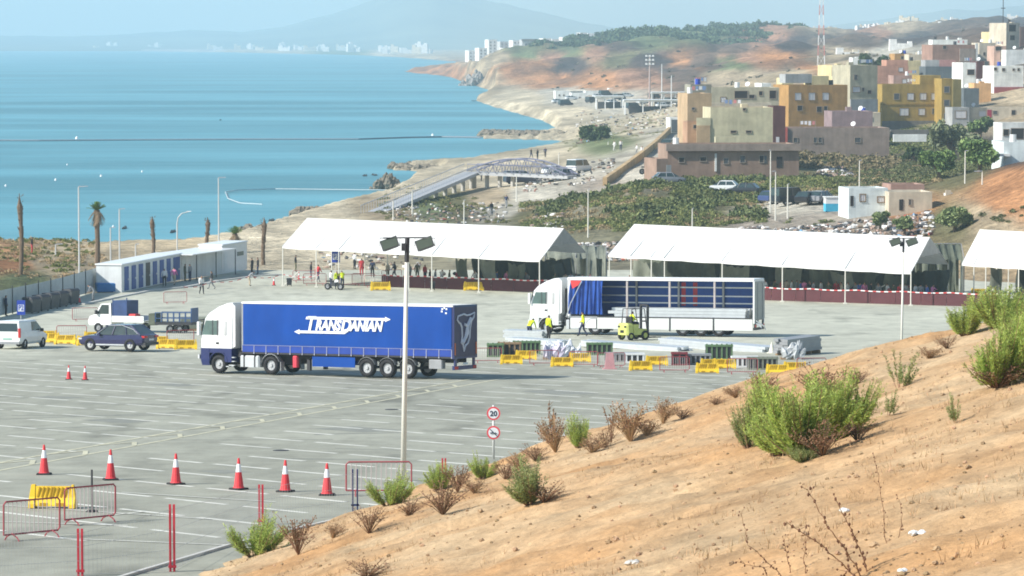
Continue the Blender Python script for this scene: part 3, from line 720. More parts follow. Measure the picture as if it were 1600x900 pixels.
def lorry_cab(t, upper, lower, stripe=False):
    """tractor cab between x = 14.25 (back) and 16.5 (front)"""
    def ring(z, xf, hw, xb=14.25, r=.22):
        return [(xb, -hw, z), (xf - r, -hw, z), (xf - .03, -hw + r, z), (xf, 0, z), (xf - .03, hw - r, z), (xf - r, hw, z), (xb, hw, z)]
    s = MB(); s.loft([ring(1.38, 16.47, 1.24), ring(2.0, 16.46, 1.245), ring(2.1, 16.44, 1.245), ring(2.95, 16.22, 1.235), ring(3.05, 16.18, 1.235), ring(3.35, 15.9, 1.22), ring(3.7, 15.3, 1.19), ring(3.9, 14.75, 1.14), ring(3.93, 14.5, 1.1)])
    cab = s.build('cab', upper, t, False)
    s = MB(); s.loft([ring(.42, 16.45, 1.22, 15.75), ring(.75, 16.53, 1.25, 15.75), ring(1.375, 16.5, 1.25, 15.75)])
    s.b(14.28, 14.75, -1.23, 1.23, .62, 1.375); s.b(14.75, 15.75, -1.23, 1.23, 1.12, 1.375)
    s.build('bumper', lower, t)
    s = MB()
    for k in range(3): s.b(14.1, 14.45, 1.0, 1.22, .42 + .22 * k, .47 + .22 * k)
    s.b(14.5, 14.85, .9, 1.2, .35, .4)
    s.build('step', M_ALU, t)
    for sg in (-1, 1):
        s = MB(); y = sg * 1.252
        pts = [(15.18, 2.12), (16.22, 2.12), (16.12, 2.55), (15.98, 2.93), (15.18, 2.93)]
        s.prism(pts, min(y, y - sg * .02), max(y, y - sg * .02)) if sg > 0 else s.prism(pts, y, y + .02)
        w = s.build('side_window', M_GLASS2, cab)
        s = MB(); s.b(15.16, 15.22, y - .012, y + .012, 2.1, 2.95); s.b(15.5, 15.54, y - .012, y + .012, 2.1, 2.95); s.build('window_pillar', M_DARK, cab)
        s = MB(); s.b(15.12, 15.3, y - .02, y + .02, 1.62, 1.72); s.build('door_handle', M_BLACK, cab)
        s = MB(); s.b(15.09, 15.105, y - .008, y + .008, 1.4, 3.0); s.b(14.6, 14.75, y - .012, y + .012, 2.1, 2.9); s.build('door_seam', mat('seam_grey', (.45, .46, .46), .6), cab)
        s = MB(); s.bevb(16.32, 16.5, sg * 1.30 - .1, sg * 1.30 + .1, 2.1, 2.85, .03); s.b(16.3, 16.4, min(sg * 1.1, sg * 1.3), max(sg * 1.1, sg * 1.3), 2.75, 2.8); s.build('mirror', M_WHITE2 if upper is M_WHITE else M_DARK, t)
        s = MB(); s.b(16.46, 16.56, sg * .98 - .22, sg * .98 + .2, .78, 1.0); s.build('headlight', mat('headlamp_glass', (.6, .62, .63), .15, .05), t)
        wheel_arch = MB()
        pts = [(15.15 + .62 * math.cos(a), .5 + .66 * math.sin(a)) for a in np.linspace(.12, math.pi - .12, 9)]
        for (xa, za), (xb, zb) in zip(pts[:-1], pts[1:]):
            wheel_arch.add([(xa, sg * .85, za), (xb, sg * .85, zb), (xb, sg * 1.255, zb), (xa, sg * 1.255, za), (xa, sg * .85, za + .06), (xb, sg * .85, zb + .06), (xb, sg * 1.255, zb + .06), (xa, sg * 1.255, za + .06)], [(0, 1, 2, 3), (7, 6, 5, 4), (0, 4, 5, 1), (2, 6, 7, 3), (1, 5, 6, 2), (0, 3, 7, 4)])
        wheel_arch.build('wheel_arch', lower, t)
    s = MB()
    s.add([(16.475, -1.05, 2.08), (16.475, 1.05, 2.08), (16.255, 1.05, 2.95), (16.255, -1.05, 2.95), (16.44, -1.05, 2.08), (16.44, 1.05, 2.08), (16.22, 1.05, 2.95), (16.22, -1.05, 2.95)], [(0, 1, 2, 3), (7, 6, 5, 4), (0, 4, 5, 1), (1, 5, 6, 2), (2, 6, 7, 3), (3, 7, 4, 0)])
    s.build('windscreen', M_GLASS, cab)
    s = MB(); s.add([(16.3, -1.1, 2.97), (16.3, 1.1, 2.97), (16.62, 1.1, 2.9), (16.62, -1.1, 2.9), (16.3, -1.1, 3.0), (16.3, 1.1, 3.0), (16.62, 1.1, 2.93), (16.62, -1.1, 2.93)], [(0, 3, 2, 1), (4, 5, 6, 7), (0, 1, 5, 4), (1, 2, 6, 5), (2, 3, 7, 6), (3, 0, 4, 7)]); s.build('sun_visor', M_DARK, cab)
    for ya in (-1.2, 1.15):
        s = MB(); s.prism([(14.25, 1.4), (14.05, 1.5), (14.05, 3.75), (14.25, 3.9)], ya, ya + .05); s.build('side_deflector', upper, t)
    s = MB(); s.cyl((13.95, .5, 1.0), (13.95, .5, 3.2), .1); s.tube([(13.9, -.3, 1.3), (13.7, -.2, 1.0), (13.55, 0, 1.5)], .03); s.b(13.85, 14.05, -.9, .9, .9, 1.3); s.build('exhaust_stack', M_DARK, t)
    for sg in (1, -1):
        s = MB(); s.bevb(12.45, 13.75, min(sg * .7, sg * 1.22), max(sg * .7, sg * 1.22), .38, 1.02, .08); tk = s.build('fuel_tank', M_ALU, t)
        s = MB()
        for x in (12.75, 13.45): s.b(x - .04, x + .04, min(sg * .68, sg * 1.235), max(sg * .68, sg * 1.235), .36, 1.04)
        s.build('tank_strap', M_DARK, tk)
        s = MB(); pts = [(11.7 + .60 * math.cos(a), .5 + .62 * math.sin(a)) for a in np.linspace(-.2, math.pi - .3, 9)]
        for (xa, za), (xb, zb) in zip(pts[:-1], pts[1:]):
            s.add([(xa, sg * .85, za), (xb, sg * .85, zb), (xb, sg * 1.26, zb), (xa, sg * 1.26, za), (xa, sg * .85, za + .04), (xb, sg * .85, zb + .04), (xb, sg * 1.26, zb + .04), (xa, sg * 1.26, za + .04)], [(0, 1, 2, 3), (7, 6, 5, 4), (0, 4, 5, 1), (2, 6, 7, 3), (1, 5, 6, 2), (0, 3, 7, 4)])
        s.b(11.02, 11.06, min(sg * .85, sg * 1.24), max(sg * .85, sg * 1.24), .2, .7)
        s.build('drive_mudguard', M_GREY, t)

# ---- blue curtain-sided lorry
P1 = on_lot(709, 594.5); A1 = math.radians(180 - 28.8)
fw = Vector((math.cos(A1), math.sin(A1), 0)); lf = Vector((-fw.y, fw.x, 0))
t = thing('articulated_lorry', 'lorry with bright blue curtain trailer and white cab, big white lettering', 'lorry', P1 - lf * 1.25, A1, up=lot_normal(P1.y + 4))
lorry_chassis(t, [2.9, 4.2, 5.5], [11.7, 15.15])
lorry_cab(t, M_WHITE, M_NAVY)
s = MB(); s.b(0.06, 13.6, -1.24, 1.24, 1.12, 1.28); s.build('load_floor', M_DARK, t)
s = MB(); s.bevb(0.0, 13.62, -1.275, 1.275, 3.9, 4.0, .04); s.build('trailer_roof', mat('trailer_roof_cream', (.75, .74, .68), .5, .06), t)
s = MB(); s.b(13.5, 13.6, -1.24, 1.24, 1.28, 3.9); s.build('front_bulkhead', M_GREY, t)
for sg in (1, -1):                                        # curtain with slight billow between the pillars
    nx = 60; vs = []; fs = []
    for i in range(nx + 1):
        x = .14 + (13.34) * i / nx
        for z, k in ((1.62, 0), (2.3, 1), (3.0, 1.2), (3.6, .8), (3.9, 0)):
            vs.append((x, sg * (1.258 + .028 * k * math.sin(x * 2.0) ** 2 + .008 * k * math.sin(x * 7.1 + z)), z))
    for i in range(nx):
        for j in range(4): fs.append((i * 5 + j, i * 5 + j + 1, i * 5 + 6 + j, i * 5 + 5 + j))
    s = MB().add(vs, fs); cu = s.build('side_curtain', M_BLUE, t, True)
    s = MB()
    s.b(.1, 13.55, min(sg * 1.26, sg * 1.285), max(sg * 1.26, sg * 1.285), 1.585, 1.615)
    s.build('curtain_hem', mat('hem_lilac', (.22, .25, .42), .6), cu)
    for i in range(17):                                    # the strip of buckled side boards under the curtain
        x = .12 + i * .79
        s = MB(); s.b(x + .02, x + .77, min(sg * 1.225, sg * 1.262), max(sg * 1.225, sg * 1.262), 1.22, 1.575); bo = s.build('side_board', mat('board_blue', (.018, .055, .30), .45, .12), t)
        s = MB(); s.b(x - .02, x + .015, min(sg * 1.25, sg * 1.283), max(sg * 1.25, sg * 1.283), 1.14, 1.6); s.b(x - .03, x + .03, min(sg * 1.25, sg * 1.29), max(sg * 1.25, sg * 1.29), 1.12, 1.2); s.build('strap_buckle', mat('strap_grey', (.33, .34, .42), .6), bo)
    s = MB(); s.b(5.95 + .3, 9.0, min(sg * 1.16, sg * 1.2), max(sg * 1.16, sg * 1.2), .5, 1.05); s.build('side_skirt', M_BLUE, t)
# lettering on the visible curtain: arrows and the two sizes of slanted capitals
def letter(sx, parent, string, x, z, size, y=1.310):
    me = text_mesh(string, size, .28, .045 * size)
    co = np.empty(len(me.vertices) * 3, np.float32); me.vertices.foreach_get('co', co); co = co.reshape(-1, 3)
    wmax = co[:, 0].max()
    V = np.stack([x - co[:, 0] * sx, np.full(len(co), y) + co[:, 2], z + co[:, 1]], -1)
    me.vertices.foreach_set('co', V.astype(np.float32).ravel()); me.update()
    link('lettering', me, M_TEXT, parent)
    return x - wmax * sx
near_curtain = [c for c in t.children if c.name.startswith('side_curtain')][0]
def text_w(string, size):
    me = text_mesh(string, size, .28, .045 * size); w = max(v.co.x for v in me.vertices); bpy.data.meshes.remove(me); return w
SZ, SB = .78, 1.02
words = (('T', SB, 2.53), ('RANS', SZ, 2.53), ('D', SB, 2.44), ('ANIAN', SZ, 2.53))
KX = (4.95 + .3) / sum(text_w(w, q) for w, q, _ in words)
xx = 9.35
ends = []
for w, q, z in words:
    xx = letter(KX, near_curtain, w, xx, z, q) + .09; ends.append(xx)
x2, x3 = ends[2], ends[3]
s = MB()
def bar(pts, y0=1.306, y1=1.314):
    n = len(pts); s.add([(x, y0, z) for x, z in pts] + [(x, y1, z) for x, z in pts], [tuple(range(n)), tuple(range(2 * n - 1, n - 1, -1))] + [(i, (i + 1) % n, (i + 1) % n + n, i + n) for i in range(n)])
bar([(9.35, 3.10), (x3 - .2, 3.10), (x3 - .2, 3.03), (x3 - .55, 3.17), (x3 - .2, 3.31), (x3 - .2, 3.24), (9.30, 3.24)])
bar([(x2 + .35, 2.33), (9.75, 2.33), (9.75, 2.26), (10.1, 2.40), (9.75, 2.54), (9.75, 2.47), (x2 + .1, 2.47)])
s.build('arrow_lettering', M_TEXT, near_curtain)
s = MB()
for dx, dz in ((0, .16), (.13, .1), (-.13, .1), (.16, -.03), (-.1, -.12)):
    s.add([(.55 + dx - .05, 1.300, 3.68 + dz - .04), (.55 + dx + .05, 1.300, 3.68 + dz - .04), (.55 + dx + .06, 1.300, 3.68 + dz + .05), (.55 + dx - .04, 1.300, 3.68 + dz + .05)], [(0, 1, 2, 3)])
s.build('star_mark', M_TEXT, near_curtain)
# rear doors with the outline badge
M_REAR = mat('rear_door_shaded', (.045, .035, .085), .4, .12)  # shade of the rear face put into the door colour
for y0, y1 in ((-1.24, -.004), (.004, 1.24)):
    s = MB(); s.b(-.02, .06, y0, y1, 1.2, 3.88); s.build('rear_door', M_REAR, t)
s = MB()
for y in (-1.26, 1.22): s.b(-.035, .1, y, y + .05, 1.2, 3.9)
s.b(-.035, .1, -1.26, 1.27, 3.88, 3.99); s.b(-.035, .1, -1.26, 1.27, 1.1, 1.2)
s.build('rear_frame', M_NAVY, t)
s = MB()
B = [(.75, 3.05), (.95, 3.2), (.85, 3.4), (.55, 3.45), (.2, 3.5), (-.1, 3.42), (-.5, 3.45), (-.95, 3.55), (-.85, 3.3), (-.6, 3.1), (-.45, 2.7), (-.4, 2.2), (-.2, 1.9), (.05, 1.8), (.2, 1.5), (.3, 1.85), (.5, 1.95), (.4, 2.3), (.45, 2.8), (.6, 3.0), (.75, 3.05)]
s.tube([(-.04, y, z) for y, z in B], .05, 5)
s.tube([(-.04, .35, 1.95), (-.04, .05, 2.25), (-.04, -.2, 2.9), (-.04, -.55, 3.25)], .11, 5)
s.tube([(-.04, .15, 2.95), (-.04, -.12, 2.85), (-.04, -.2, 2.5), (-.04, .0, 2.25)], .09, 5)
s.build('badge', mat('badge_grey', (.62, .63, .70), .5), t)
for y in (-1.2, 1.12):
    s = MB(); s.b(-.05, -.021, y, y + .08, 1.3, 1.95); s.build('reflector_strip', M_ORANGE, t)
s = MB(); s.b(-.02, .12, -1.2, 1.2, .5, .72); s.b(0, .08, -1.1, -.9, .7, 1.1); s.b(0, .08, .9, 1.1, .7, 1.1); s.build('underrun_bar', M_NAVY, t)
for y in (-1.0, 1.0):
    s = MB(); s.b(-.04, -.021, y - .18, y + .18, .53, .69); s.build('tail_light', M_LAMP_R, t)
s = MB(); s.b(-.03, -.021, -.26, .26, .76, .88); s.build('number_plate', M_WHITE2, t)
s = MB(); s.bevb(9.98, 10.28, .95, 1.22, .42, 1.06, .05); s.build('fire_extinguisher_box', mat('extinguisher_red', (.7, .06, .09), .4), t)
s = MB(); s.bevb(.75, 1.6, .8, 1.2, .55, 1.05, .05); s.build('pallet_box', M_GREY, t)

# ---- white lorry with its curtain drawn open
P2 = on_lot(1179, 527.5); A2 = math.radians(180 - 19.5)
fw = Vector((math.cos(A2), math.sin(A2), 0)); lf = Vector((-fw.y, fw.x, 0))
t = thing('articulated_lorry', 'white lorry with open side curtain showing a load of metal beams', 'lorry', P2 - lf * 1.25, A2, up=lot_normal(P2.y + 3))
lorry_chassis(t, [2.6, 3.9, 5.2], [11.6, 15.15])
lorry_cab(t, M_WHITE, M_WHITE2)
s = MB(); s.b(.05, 13.6, -1.24, 1.24, 1.12, 1.28); s.build('load_floor', M_GREY, t)
s = MB(); s.bevb(0, 13.62, -1.275, 1.275, 3.80, 4.0, .05); s.build('trailer_roof', M_WHITE, t)
s = MB(); s.b(13.5, 13.6, -1.24, 1.24, 1.28, 3.8); s.build('front_bulkhead', M_WHITE2, t)
s = MB(); s.b(.1, 13.48, -1.26, -1.235, 1.28, 3.8); far_c = s.build('far_curtain', M_BLUED, t)
s = MB()
for x in (5.0, 5.85):                                    # red print showing through the far curtain
    me = None
    s.b(x - .16, x + .16, -1.234, -1.228, 2.0, 3.65)
s.build('red_print', mat('faded_red_print', (.34, .035, .05), .6, .2), far_c)
for z in (2.15, 2.65, 3.25):
    s = MB(); s.b(.12, 13.45, -1.226, -1.19, z, z + .09); s.build('load_slat', M_ALU, t)
for x in (2.85, 6.1, 9.2):
    s = MB(); s.b(x, x + .13, -1.18, -1.05, 1.28, 3.8); s.build('inner_pillar', M_GREY, t)
    s = MB(); s.b(x - .02, x + .11, 1.1, 1.22, 1.95 if x < 9 else 1.28, 3.8); s.build('stanchion', mat('stanchion_rose', (.42, .38, .37), .5), t)
s = MB(); s.b(0, .12, 1.13, 1.27, .9, 3.82); s.b(0, .12, -1.27, -1.13, .9, 3.82); s.b(13.35, 13.5, 1.13, 1.26, 1.2, 3.82); s.build('corner_post', M_WHITE2, t)
# bunched curtain
vs = []; fs = []; nx = 72
for i in range(nx + 1):
    u = i / nx
    for j, z in enumerate((1.42, 2.0, 2.7, 3.3, 3.8)):
        k = 1 - j / 4
        x = 11.05 + 2.35 * u + k * .22 * (u - .4) + .06 * math.sin(u * 31 + j)
        y = 1.24 + .10 * math.sin(u * 52 + .5 * j) * (.55 + .5 * k) + .05 * k
        vs.append((x, y, z))
for i in range(nx):
    for j in range(4): fs.append((i * 5 + j, i * 5 + 5 + j, i * 5 + 6 + j, i * 5 + j + 1))
cu = MB().add(vs, fs).build('bunched_curtain', mat('bunched_blue', (.02, .075, .33), .3, .2, scale=3, spec=.6), t, True)
s = MB(); s.add([(13.2, 1.40, 3.2), (13.36, 1.38, 3.78), (12.55, 1.40, 3.78), (12.75, 1.41, 3.45)], [(0, 1, 2, 3)]); s.build('red_patch', M_RED, cu)
s = MB(); s.tube([(12.5, 1.38, 3.75), (13.3, 1.42, 2.2), (13.65, 1.4, 1.2)], .035, 5); s.build('curtain_pole', M_ALU, t)
# load of long metal beams
rl2 = random.Random(8)
for i in range(4):
    for k in range(3):
        y = -.95 + i * .56; z = 1.28 + k * .21
        s = MB(); x0b = .5 + rl2.random() * .5
        s.b(x0b, 10.7 - rl2.random() * .6, y, y + .46, z + .005, z + .2); s.build('metal_beam', M_ALU, t)
for sg in (1,):                                             # dropped white side boards
    for i, (a, b) in enumerate(((.15, 2.9), (2.98, 6.05), (6.13, 9.2), (9.28, 11.4))):
        s = MB(); s.b(a, b, sg * 1.262, sg * 1.292, .42, 1.2); s.build('drop_side_board', mat('side_board_white', (.66, .68, .66), .5, .06), t)
    s = MB(); s.b(11.5, 13.4, 1.18, 1.25, .45, 1.15); s.build('front_side_panel', M_WHITE2, t)
    for x in (2.94, 6.09, 9.24): s = MB(); s.b(x - .05, x + .05, 1.25, 1.32, .3, 1.3); s.build('board_post', M_DARK, t)
    s = MB(); s.b(.15, 11.4, 1.262, 1.30, 1.205, 1.29); s.build('floor_rail', M_DARK, t)
for y0, y1 in ((-1.24, -.004), (.004, 1.24)):
    s = MB(); s.b(-.03, .05, y0, y1, 1.2, 3.78); d = s.build('rear_door', mat('door_grey', (.36, .37, .34), .5, .1), t)
    s = MB()
    for z in (1.9, 3.1): s.b(-.045, -.031, y0 + .02, y1 - .02, z, z + .03)
    s.cyl((-.05, (y0 + y1) / 2, 1.25), (-.05, (y0 + y1) / 2, 3.7), .02, n=5); s.build('door_bar', M_GREY, d)
s = MB(); s.b(-.02, .12, -1.2, 1.2, .45, .62); s.b(0, .08, -1.1, -.9, .6, 1.1); s.b(0, .08, .9, 1.1, .6, 1.1); s.build('underrun_bar', M_DARK, t)
for y in (-1.0, 1.0):
    s = MB(); s.b(-.04, -.021, y - .18, y + .18, .66, .84); s.build('tail_light', M_LAMP_R, t)
s = MB(); s.add([(.0, 1.2, 1.0), (-.25, 1.35, .8), (-.5, 1.1, .55), (-.3, 1.0, .9)], [(0, 1, 2, 3)]); s.tube([(-.1, 1.2, 1.1), (-.55, .9, .75), (-.6, .6, .5)], .05, 5); s.build('hanging_strap', M_WHITE2, t)

# ================================================================== CARS
def carbody(t, L, W, secs, colour, roof, gl, glass=M_GLASS, pillars=(), belt_in=.0):
    """secs: (x, zbottom, zbelt, halfwidth) of the lower body; gl: greenhouse rings (z, x_rear, x_front, halfwidth)"""
    s = MB(); rings = []
    for x, zb, zt, hw in secs:
        rings.append([(x, -hw * .9, zb), (x, -hw, zb + .16), (x, -hw, (zb + zt) / 2 + .05), (x, -hw * .955, zt), (x, 0, zt + .035), (x, hw * .955, zt), (x, hw, (zb + zt) / 2 + .05), (x, hw, zb + .16), (x, hw * .9, zb)])
    s.loft(rings); body = s.build('body', colour, t, False)
    (z0, a0, b0, w0), (z1, a1, b1, w1) = gl
    s = MB(); s.loft([[(a0, -w0, z0), (b0, -w0 * .97, z0), (b0, w0 * .97, z0), (a0, w0, z0)], [(a1, -w1, z1), (b1, -w1, z1), (b1, w1, z1), (a1, w1, z1)]])
    s.build('window_glass', glass, body)
    s = MB(); s.loft([[(a1 - .03, -w1 - .02, z1 - .03), (b1 + .05, -w1 - .02, z1 - .03), (b1 + .05, w1 + .02, z1 - .03), (a1 - .03, w1 + .02, z1 - .03)], [(a1 + .05, -w1 + .03, z1 + .05), (b1 - .12, -w1 + .03, z1 + .05), (b1 - .12, w1 - .03, z1 + .05), (a1 + .05, w1 - .03, z1 + .05)]])
    s.build('roof', roof, body)
    for (xl, xh, wd) in pillars:
        for sg in (-1, 1):
            s = MB(); s.tube([(xl, sg * (w0 + .005), z0), (xh, sg * (w1 + .012), z1)], wd, 5); s.build('pillar', roof, body)
    return body
def disc_rims(t, xs, y, r, w, rim):
    for x in xs:
        for sg in (-1, 1): wheel(t, x, sg * y, r, w, rim)
# dark blue SUV, seen from behind its left side and heading left
Pc = on_lot(242, 551); Ac = math.radians(180 - 24)
t = thing('parked_car', 'dark blue sport utility car with chrome window line and pale wheels', 'car', Pc + Vector((-.4, 1.1, 0)), Ac, up=lot_normal(Pc.y))
M_SUV = mat('suv_blue', (.018, .019, .075), .22, .1, coat=.8)
bd = carbody(t, 4.8, 1.9, [(-.05, .55, .98, .82), (.08, .4, 1.06, .92), (.9, .32, 1.05, .96), (2.2, .30, 1.0, .96), (3.2, .30, 1.0, .96), (4.2, .32, .95, .93), (4.65, .38, .82, .84), (4.78, .45, .7, .72)], M_SUV, M_SUV, [(1.02, .1, 3.5, .89), (1.62, .95, 2.65, .70)], pillars=((3.52, 2.62, .045), (2.25, 2.1, .04), (.2, .98, .07), (1.2, 1.35, .035)))
disc_rims(t, (.95, 3.85), .87, .40, .25, mat('alloy', (.62, .63, .64), .3, .06, metal=.5))
for sg in (1, -1):
    s = MB(); s.tube([(3.4, sg * .91, 1.05), (2.65, sg * .735, 1.60), (1.6, sg * .73, 1.63), (.75, sg * .81, 1.38), (.4, sg * .9, 1.12)], .022, 5); s.build('chrome_trim', M_ALU, bd)
    s = MB(); s.b(1.35, 3.4, sg * .965 - .02, sg * .965 + .02, .36, .44); s.build('sill_trim', M_ALU, bd)
    s = MB(); s.bevb(3.02, 3.22, min(sg * .95, sg * 1.12), max(sg * .95, sg * 1.12), .98, 1.12, .03); s.build('wing_mirror', M_SUV, t)
    s = MB(); s.b(-.09, .12, min(sg * .5, sg * .9), max(sg * .5, sg * .9), .86, .99); s.build('tail_light', M_LAMP_R, t)
    s = MB(); s.b(4.5, 4.76, min(sg * .5, sg * .86), max(sg * .5, sg * .86), .7, .8); s.build('headlight', M_ALU, t)
s = MB(); s.b(-.1, -.04, -.28, .28, .68, .8); s.build('number_plate', M_WHITE2, t)
s = MB(); s.b(-.12, .1, -.85, .85, .38, .56); s.build('rear_bumper', M_DARK, t)
# white van at the left edge, seen from behind
Pv = on_lot(15, 546); Av = math.radians(73)
t = thing('parked_van', 'small white van with dark rear window at the left edge', 'van', Pv + Vector((-.15, .1, 0)), Av, up=lot_normal(Pv.y))
bd = carbody(t, 4.4, 1.8, [(0, .42, 1.12, .86), (.08, .34, 1.14, .9), (.9, .3, 1.14, .91), (3.0, .3, 1.12, .91), (3.6, .3, 1.0, .9), (4.2, .36, .85, .84), (4.38, .42, .72, .74)], M_WHITE, M_WHITE, [(1.1, .02, 3.65, .85), (1.76, .12, 2.7, .74)], glass=M_WHITE, pillars=())
for sg in (1, -1):
    s = MB(); s.add([(1.9, sg * .856, 1.14), (3.5, sg * .85, 1.14), (2.75, sg * .756, 1.7), (1.95, sg * .766, 1.7), (1.9, sg * .83, 1.14), (3.5, sg * .82, 1.14), (2.75, sg * .73, 1.7), (1.95, sg * .74, 1.7)], [(0, 1, 2, 3), (7, 6, 5, 4), (0, 4, 5, 1), (1, 5, 6, 2), (2, 6, 7, 3), (3, 7, 4, 0)]); s.build('side_window', M_GLASS, bd)
    s = MB(); s.bevb(3.0, 3.18, min(sg * .9, sg * 1.1), max(sg * .9, sg * 1.1), 1.05, 1.25, .03); s.build('wing_mirror', M_DARK, t)
    s = MB(); s.b(-.03, .1, min(sg * .76, sg * .9), max(sg * .76, sg * .9), .75, 1.35); s.build('tail_light', M_LAMP_R, t)
s = MB(); s.add([(-.005, -.7, 1.14), (-.005, .7, 1.14), (.1, .64, 1.66), (.1, -.64, 1.66), (.03, -.7, 1.14), (.03, .7, 1.14), (.13, .64, 1.66), (.13, -.64, 1.66)], [(0, 3, 2, 1), (4, 5, 6, 7), (0, 1, 5, 4), (1, 2, 6, 5), (2, 3, 7, 6), (3, 0, 4, 7)]); s.build('rear_window', M_GLASS, bd)
s = MB(); s.b(-.02, 0, -.3, .3, .6, .72); s.build('number_plate', mat('plate_green', (.3, .5, .42), .5), t)
s = MB(); s.b(-.06, .1, -.86, .86, .33, .48); s.build('rear_bumper', M_GREY, t)
disc_rims(t, (.75, 3.5), .83, .33, .2, M_RIM)
# white pick-up with a blue load box, heading left
Pp = on_lot(172, 519); Ap = math.radians(180 - 25)
fwp = Vector((math.cos(Ap), math.sin(Ap), 0))
t = thing('pickup_truck', 'white pickup truck with tall blue load box behind the blue car', 'pickup truck', Pp - fwp * 3.4 + Vector((0, .9, 0)), Ap, up=lot_normal(Pp.y))
s = MB()
def pr(zs): return [[(x, -hw, z) for x, hw, z in zs]]
s.prism([(2.9, .55), (4.75, .5), (4.85, .8), (4.7, 1.15), (4.25, 1.3), (3.75, 2.05), (2.95, 2.12), (2.9, 1.0)], -.85, .85); cabp = s.build('cab', M_WHITE, t)
for sg in (1, -1):
    s = MB(); y = sg * .853; s.prism([(3.1, 1.32), (4.08, 1.32), (3.68, 1.98), (3.1, 1.98)], min(y, y + sg * .012), max(y, y + sg * .012)); s.build('side_window', M_GLASS, cabp)
    s = MB(); s.bevb(4.0, 4.15, min(sg * .88, sg * 1.1), max(sg * .88, sg * 1.1), 1.3, 1.6, .03); s.build('wing_mirror', M_DARK, t)
s = MB(); s.add([(4.27, -.75, 1.32), (4.27, .75, 1.32), (3.79, .7, 2.03), (3.79, -.7, 2.03), (4.2, -.75, 1.3), (4.2, .75, 1.3), (3.72, .7, 2.0), (3.72, -.7, 2.0)], [(0, 1, 2, 3), (7, 6, 5, 4), (0, 4, 5, 1), (1, 5, 6, 2), (2, 6, 7, 3), (3, 7, 4, 0)]); s.build('windscreen', M_GLASS, cabp)
s = MB(); s.b(.2, 2.85, -.85, .85, .75, .88); s.b(.2, 2.85, .83, .87, .88, 1.2); s.b(.2, 2.85, -.87, -.83, .88, 1.2); s.build('load_bed', M_WHITE2, t)
s = MB(); s.b(1.65, 2.8, -.82, .82, .9, 2.3); s.b(1.6, 1.66, .78, .84, .9, 2.5); s.b(2.76, 2.82, .78, .84, .9, 2.4); s.build('load_box', mat('box_blue', (.03, .06, .16), .5, .2), t)
s = MB(); s.bevb(.9, 1.5, .1, .8, .9, 1.35, .06); s.build('red_sack', M_RED, t)
disc_rims(t, (1.0, 4.0), .78, .34, .22, M_GREY)
# low trailer with blue railings
Pt = on_lot(252, 521); At = math.radians(180 - 12)
t = thing('flatbed_trailer', 'low blue trailer with open railings right of the pickup truck', 'trailer', Pt + Vector((2.3, .8, 0)), At, up=lot_normal(Pt.y))
s = MB(); s.b(0, 2.7, -.8, .8, .55, .75); s.build('load_floor', M_DARK, t)
s = MB()
for sg in (-1, 1):
    for z in (1.0, 1.4): s.b(0, 2.7, sg * .8 - .02, sg * .8 + .02, z, z + .05)
    for i in range(7): s.b(i * .44, i * .44 + .05, sg * .8 - .02, sg * .8 + .02, .75, 1.42)
s.b(-.03, .05, -.8, .8, .75, 1.75); s.build('railing', mat('trailer_blue', (.05, .1, .22), .5), t)
s = MB(); s.b(2.75, 3.2, -.7, .7, .55, 1.35); s.tube([(2.7, 0, .55), (3.9, 0, .5)], .05); s.build('tow_box', M_TARP, t)
disc_rims(t, (.9, 1.6), .75, .28, .18, M_GREY)
# low grey tarpaulin hut behind the lorry cab
Pg = on_lot(300, 517)
t = thing('covered_pallet', 'grey sheet covered pallet between railing trailer and white cab', 'pallet', Pg, .1, up=lot_normal(Pg.y))
s = MB(); s.bevb(-.9, 1.2, 0, 1.2, .15, 1.0, .12); s.build('cover', M_TARP2, t)
s = MB(); s.b(-1, 1.3, -.05, 1.25, .0, .14); s.build('pallet_base', M_WOOD, t)

# ================================================================== CONES
def make_cone(label, loc, group, h=1.0, rz=0.0):
    t = thing('traffic_cone', label, 'traffic cone', loc, rz, group, up=lot_normal(loc.y), scale=h)
    s = MB(); s.bevb(-.24, .24, -.24, .24, 0, .06, .03); s.build('cone_base', M_BLACK, t)
    s = MB(); s.cyl((0, 0, .06), (0, 0, .56), .165, .095, 14, False); s.cyl((0, 0, .05), (0, 0, .09), .2, .17, 14); s.build('lower_cone', M_REDC, t, False)
    s = MB(); s.cyl((0, 0, .56), (0, 0, .82), .096, .055, 14, False); s.build('white_band', M_TEXT, t, False)
    s = MB(); s.cyl((0, 0, .82), (0, 0, 1.0), .056, .032, 14); s.build('cone_tip', M_REDC, t, False)
    return t
CG = 'row of large cones across the foreground lot'
cone0 = None
for i, (px, py) in enumerate(((69, 741.5), (173, 750), (275, 757), (373, 765), (446, 768.5), (511, 774))):
    lb = 'tall red and white cone, %s from the left in the foreground row' % ORD[i]
    P = on_lot(px, py)
    if cone0 is None: cone0 = make_cone(lb, P, CG, 1.04)
    else: copy_thing(cone0, lb, P, i * .3, CG, lot_normal(P.y), 1.04)
for i, (px, py) in enumerate(((107.5, 593), (133, 594))):
    P = on_lot(px, py); copy_thing(cone0, 'red and white cone below the dark blue car, %s of the pair' % ('left one', 'right one')[i], P, .2, 'pair of cones by the blue car', lot_normal(P.y), .78)
for px, py, lb in ((124, 473, 'small cone beside the dark bins'), (428, 446, 'small red cone left of the black bin under the first tent'), (467, 437, 'small red cone under the left end of the first tent')):
    P = on_lot(px, py); copy_thing(cone0, lb, P, .2, 'small cones at the back of the lot', lot_normal(P.y), .75)

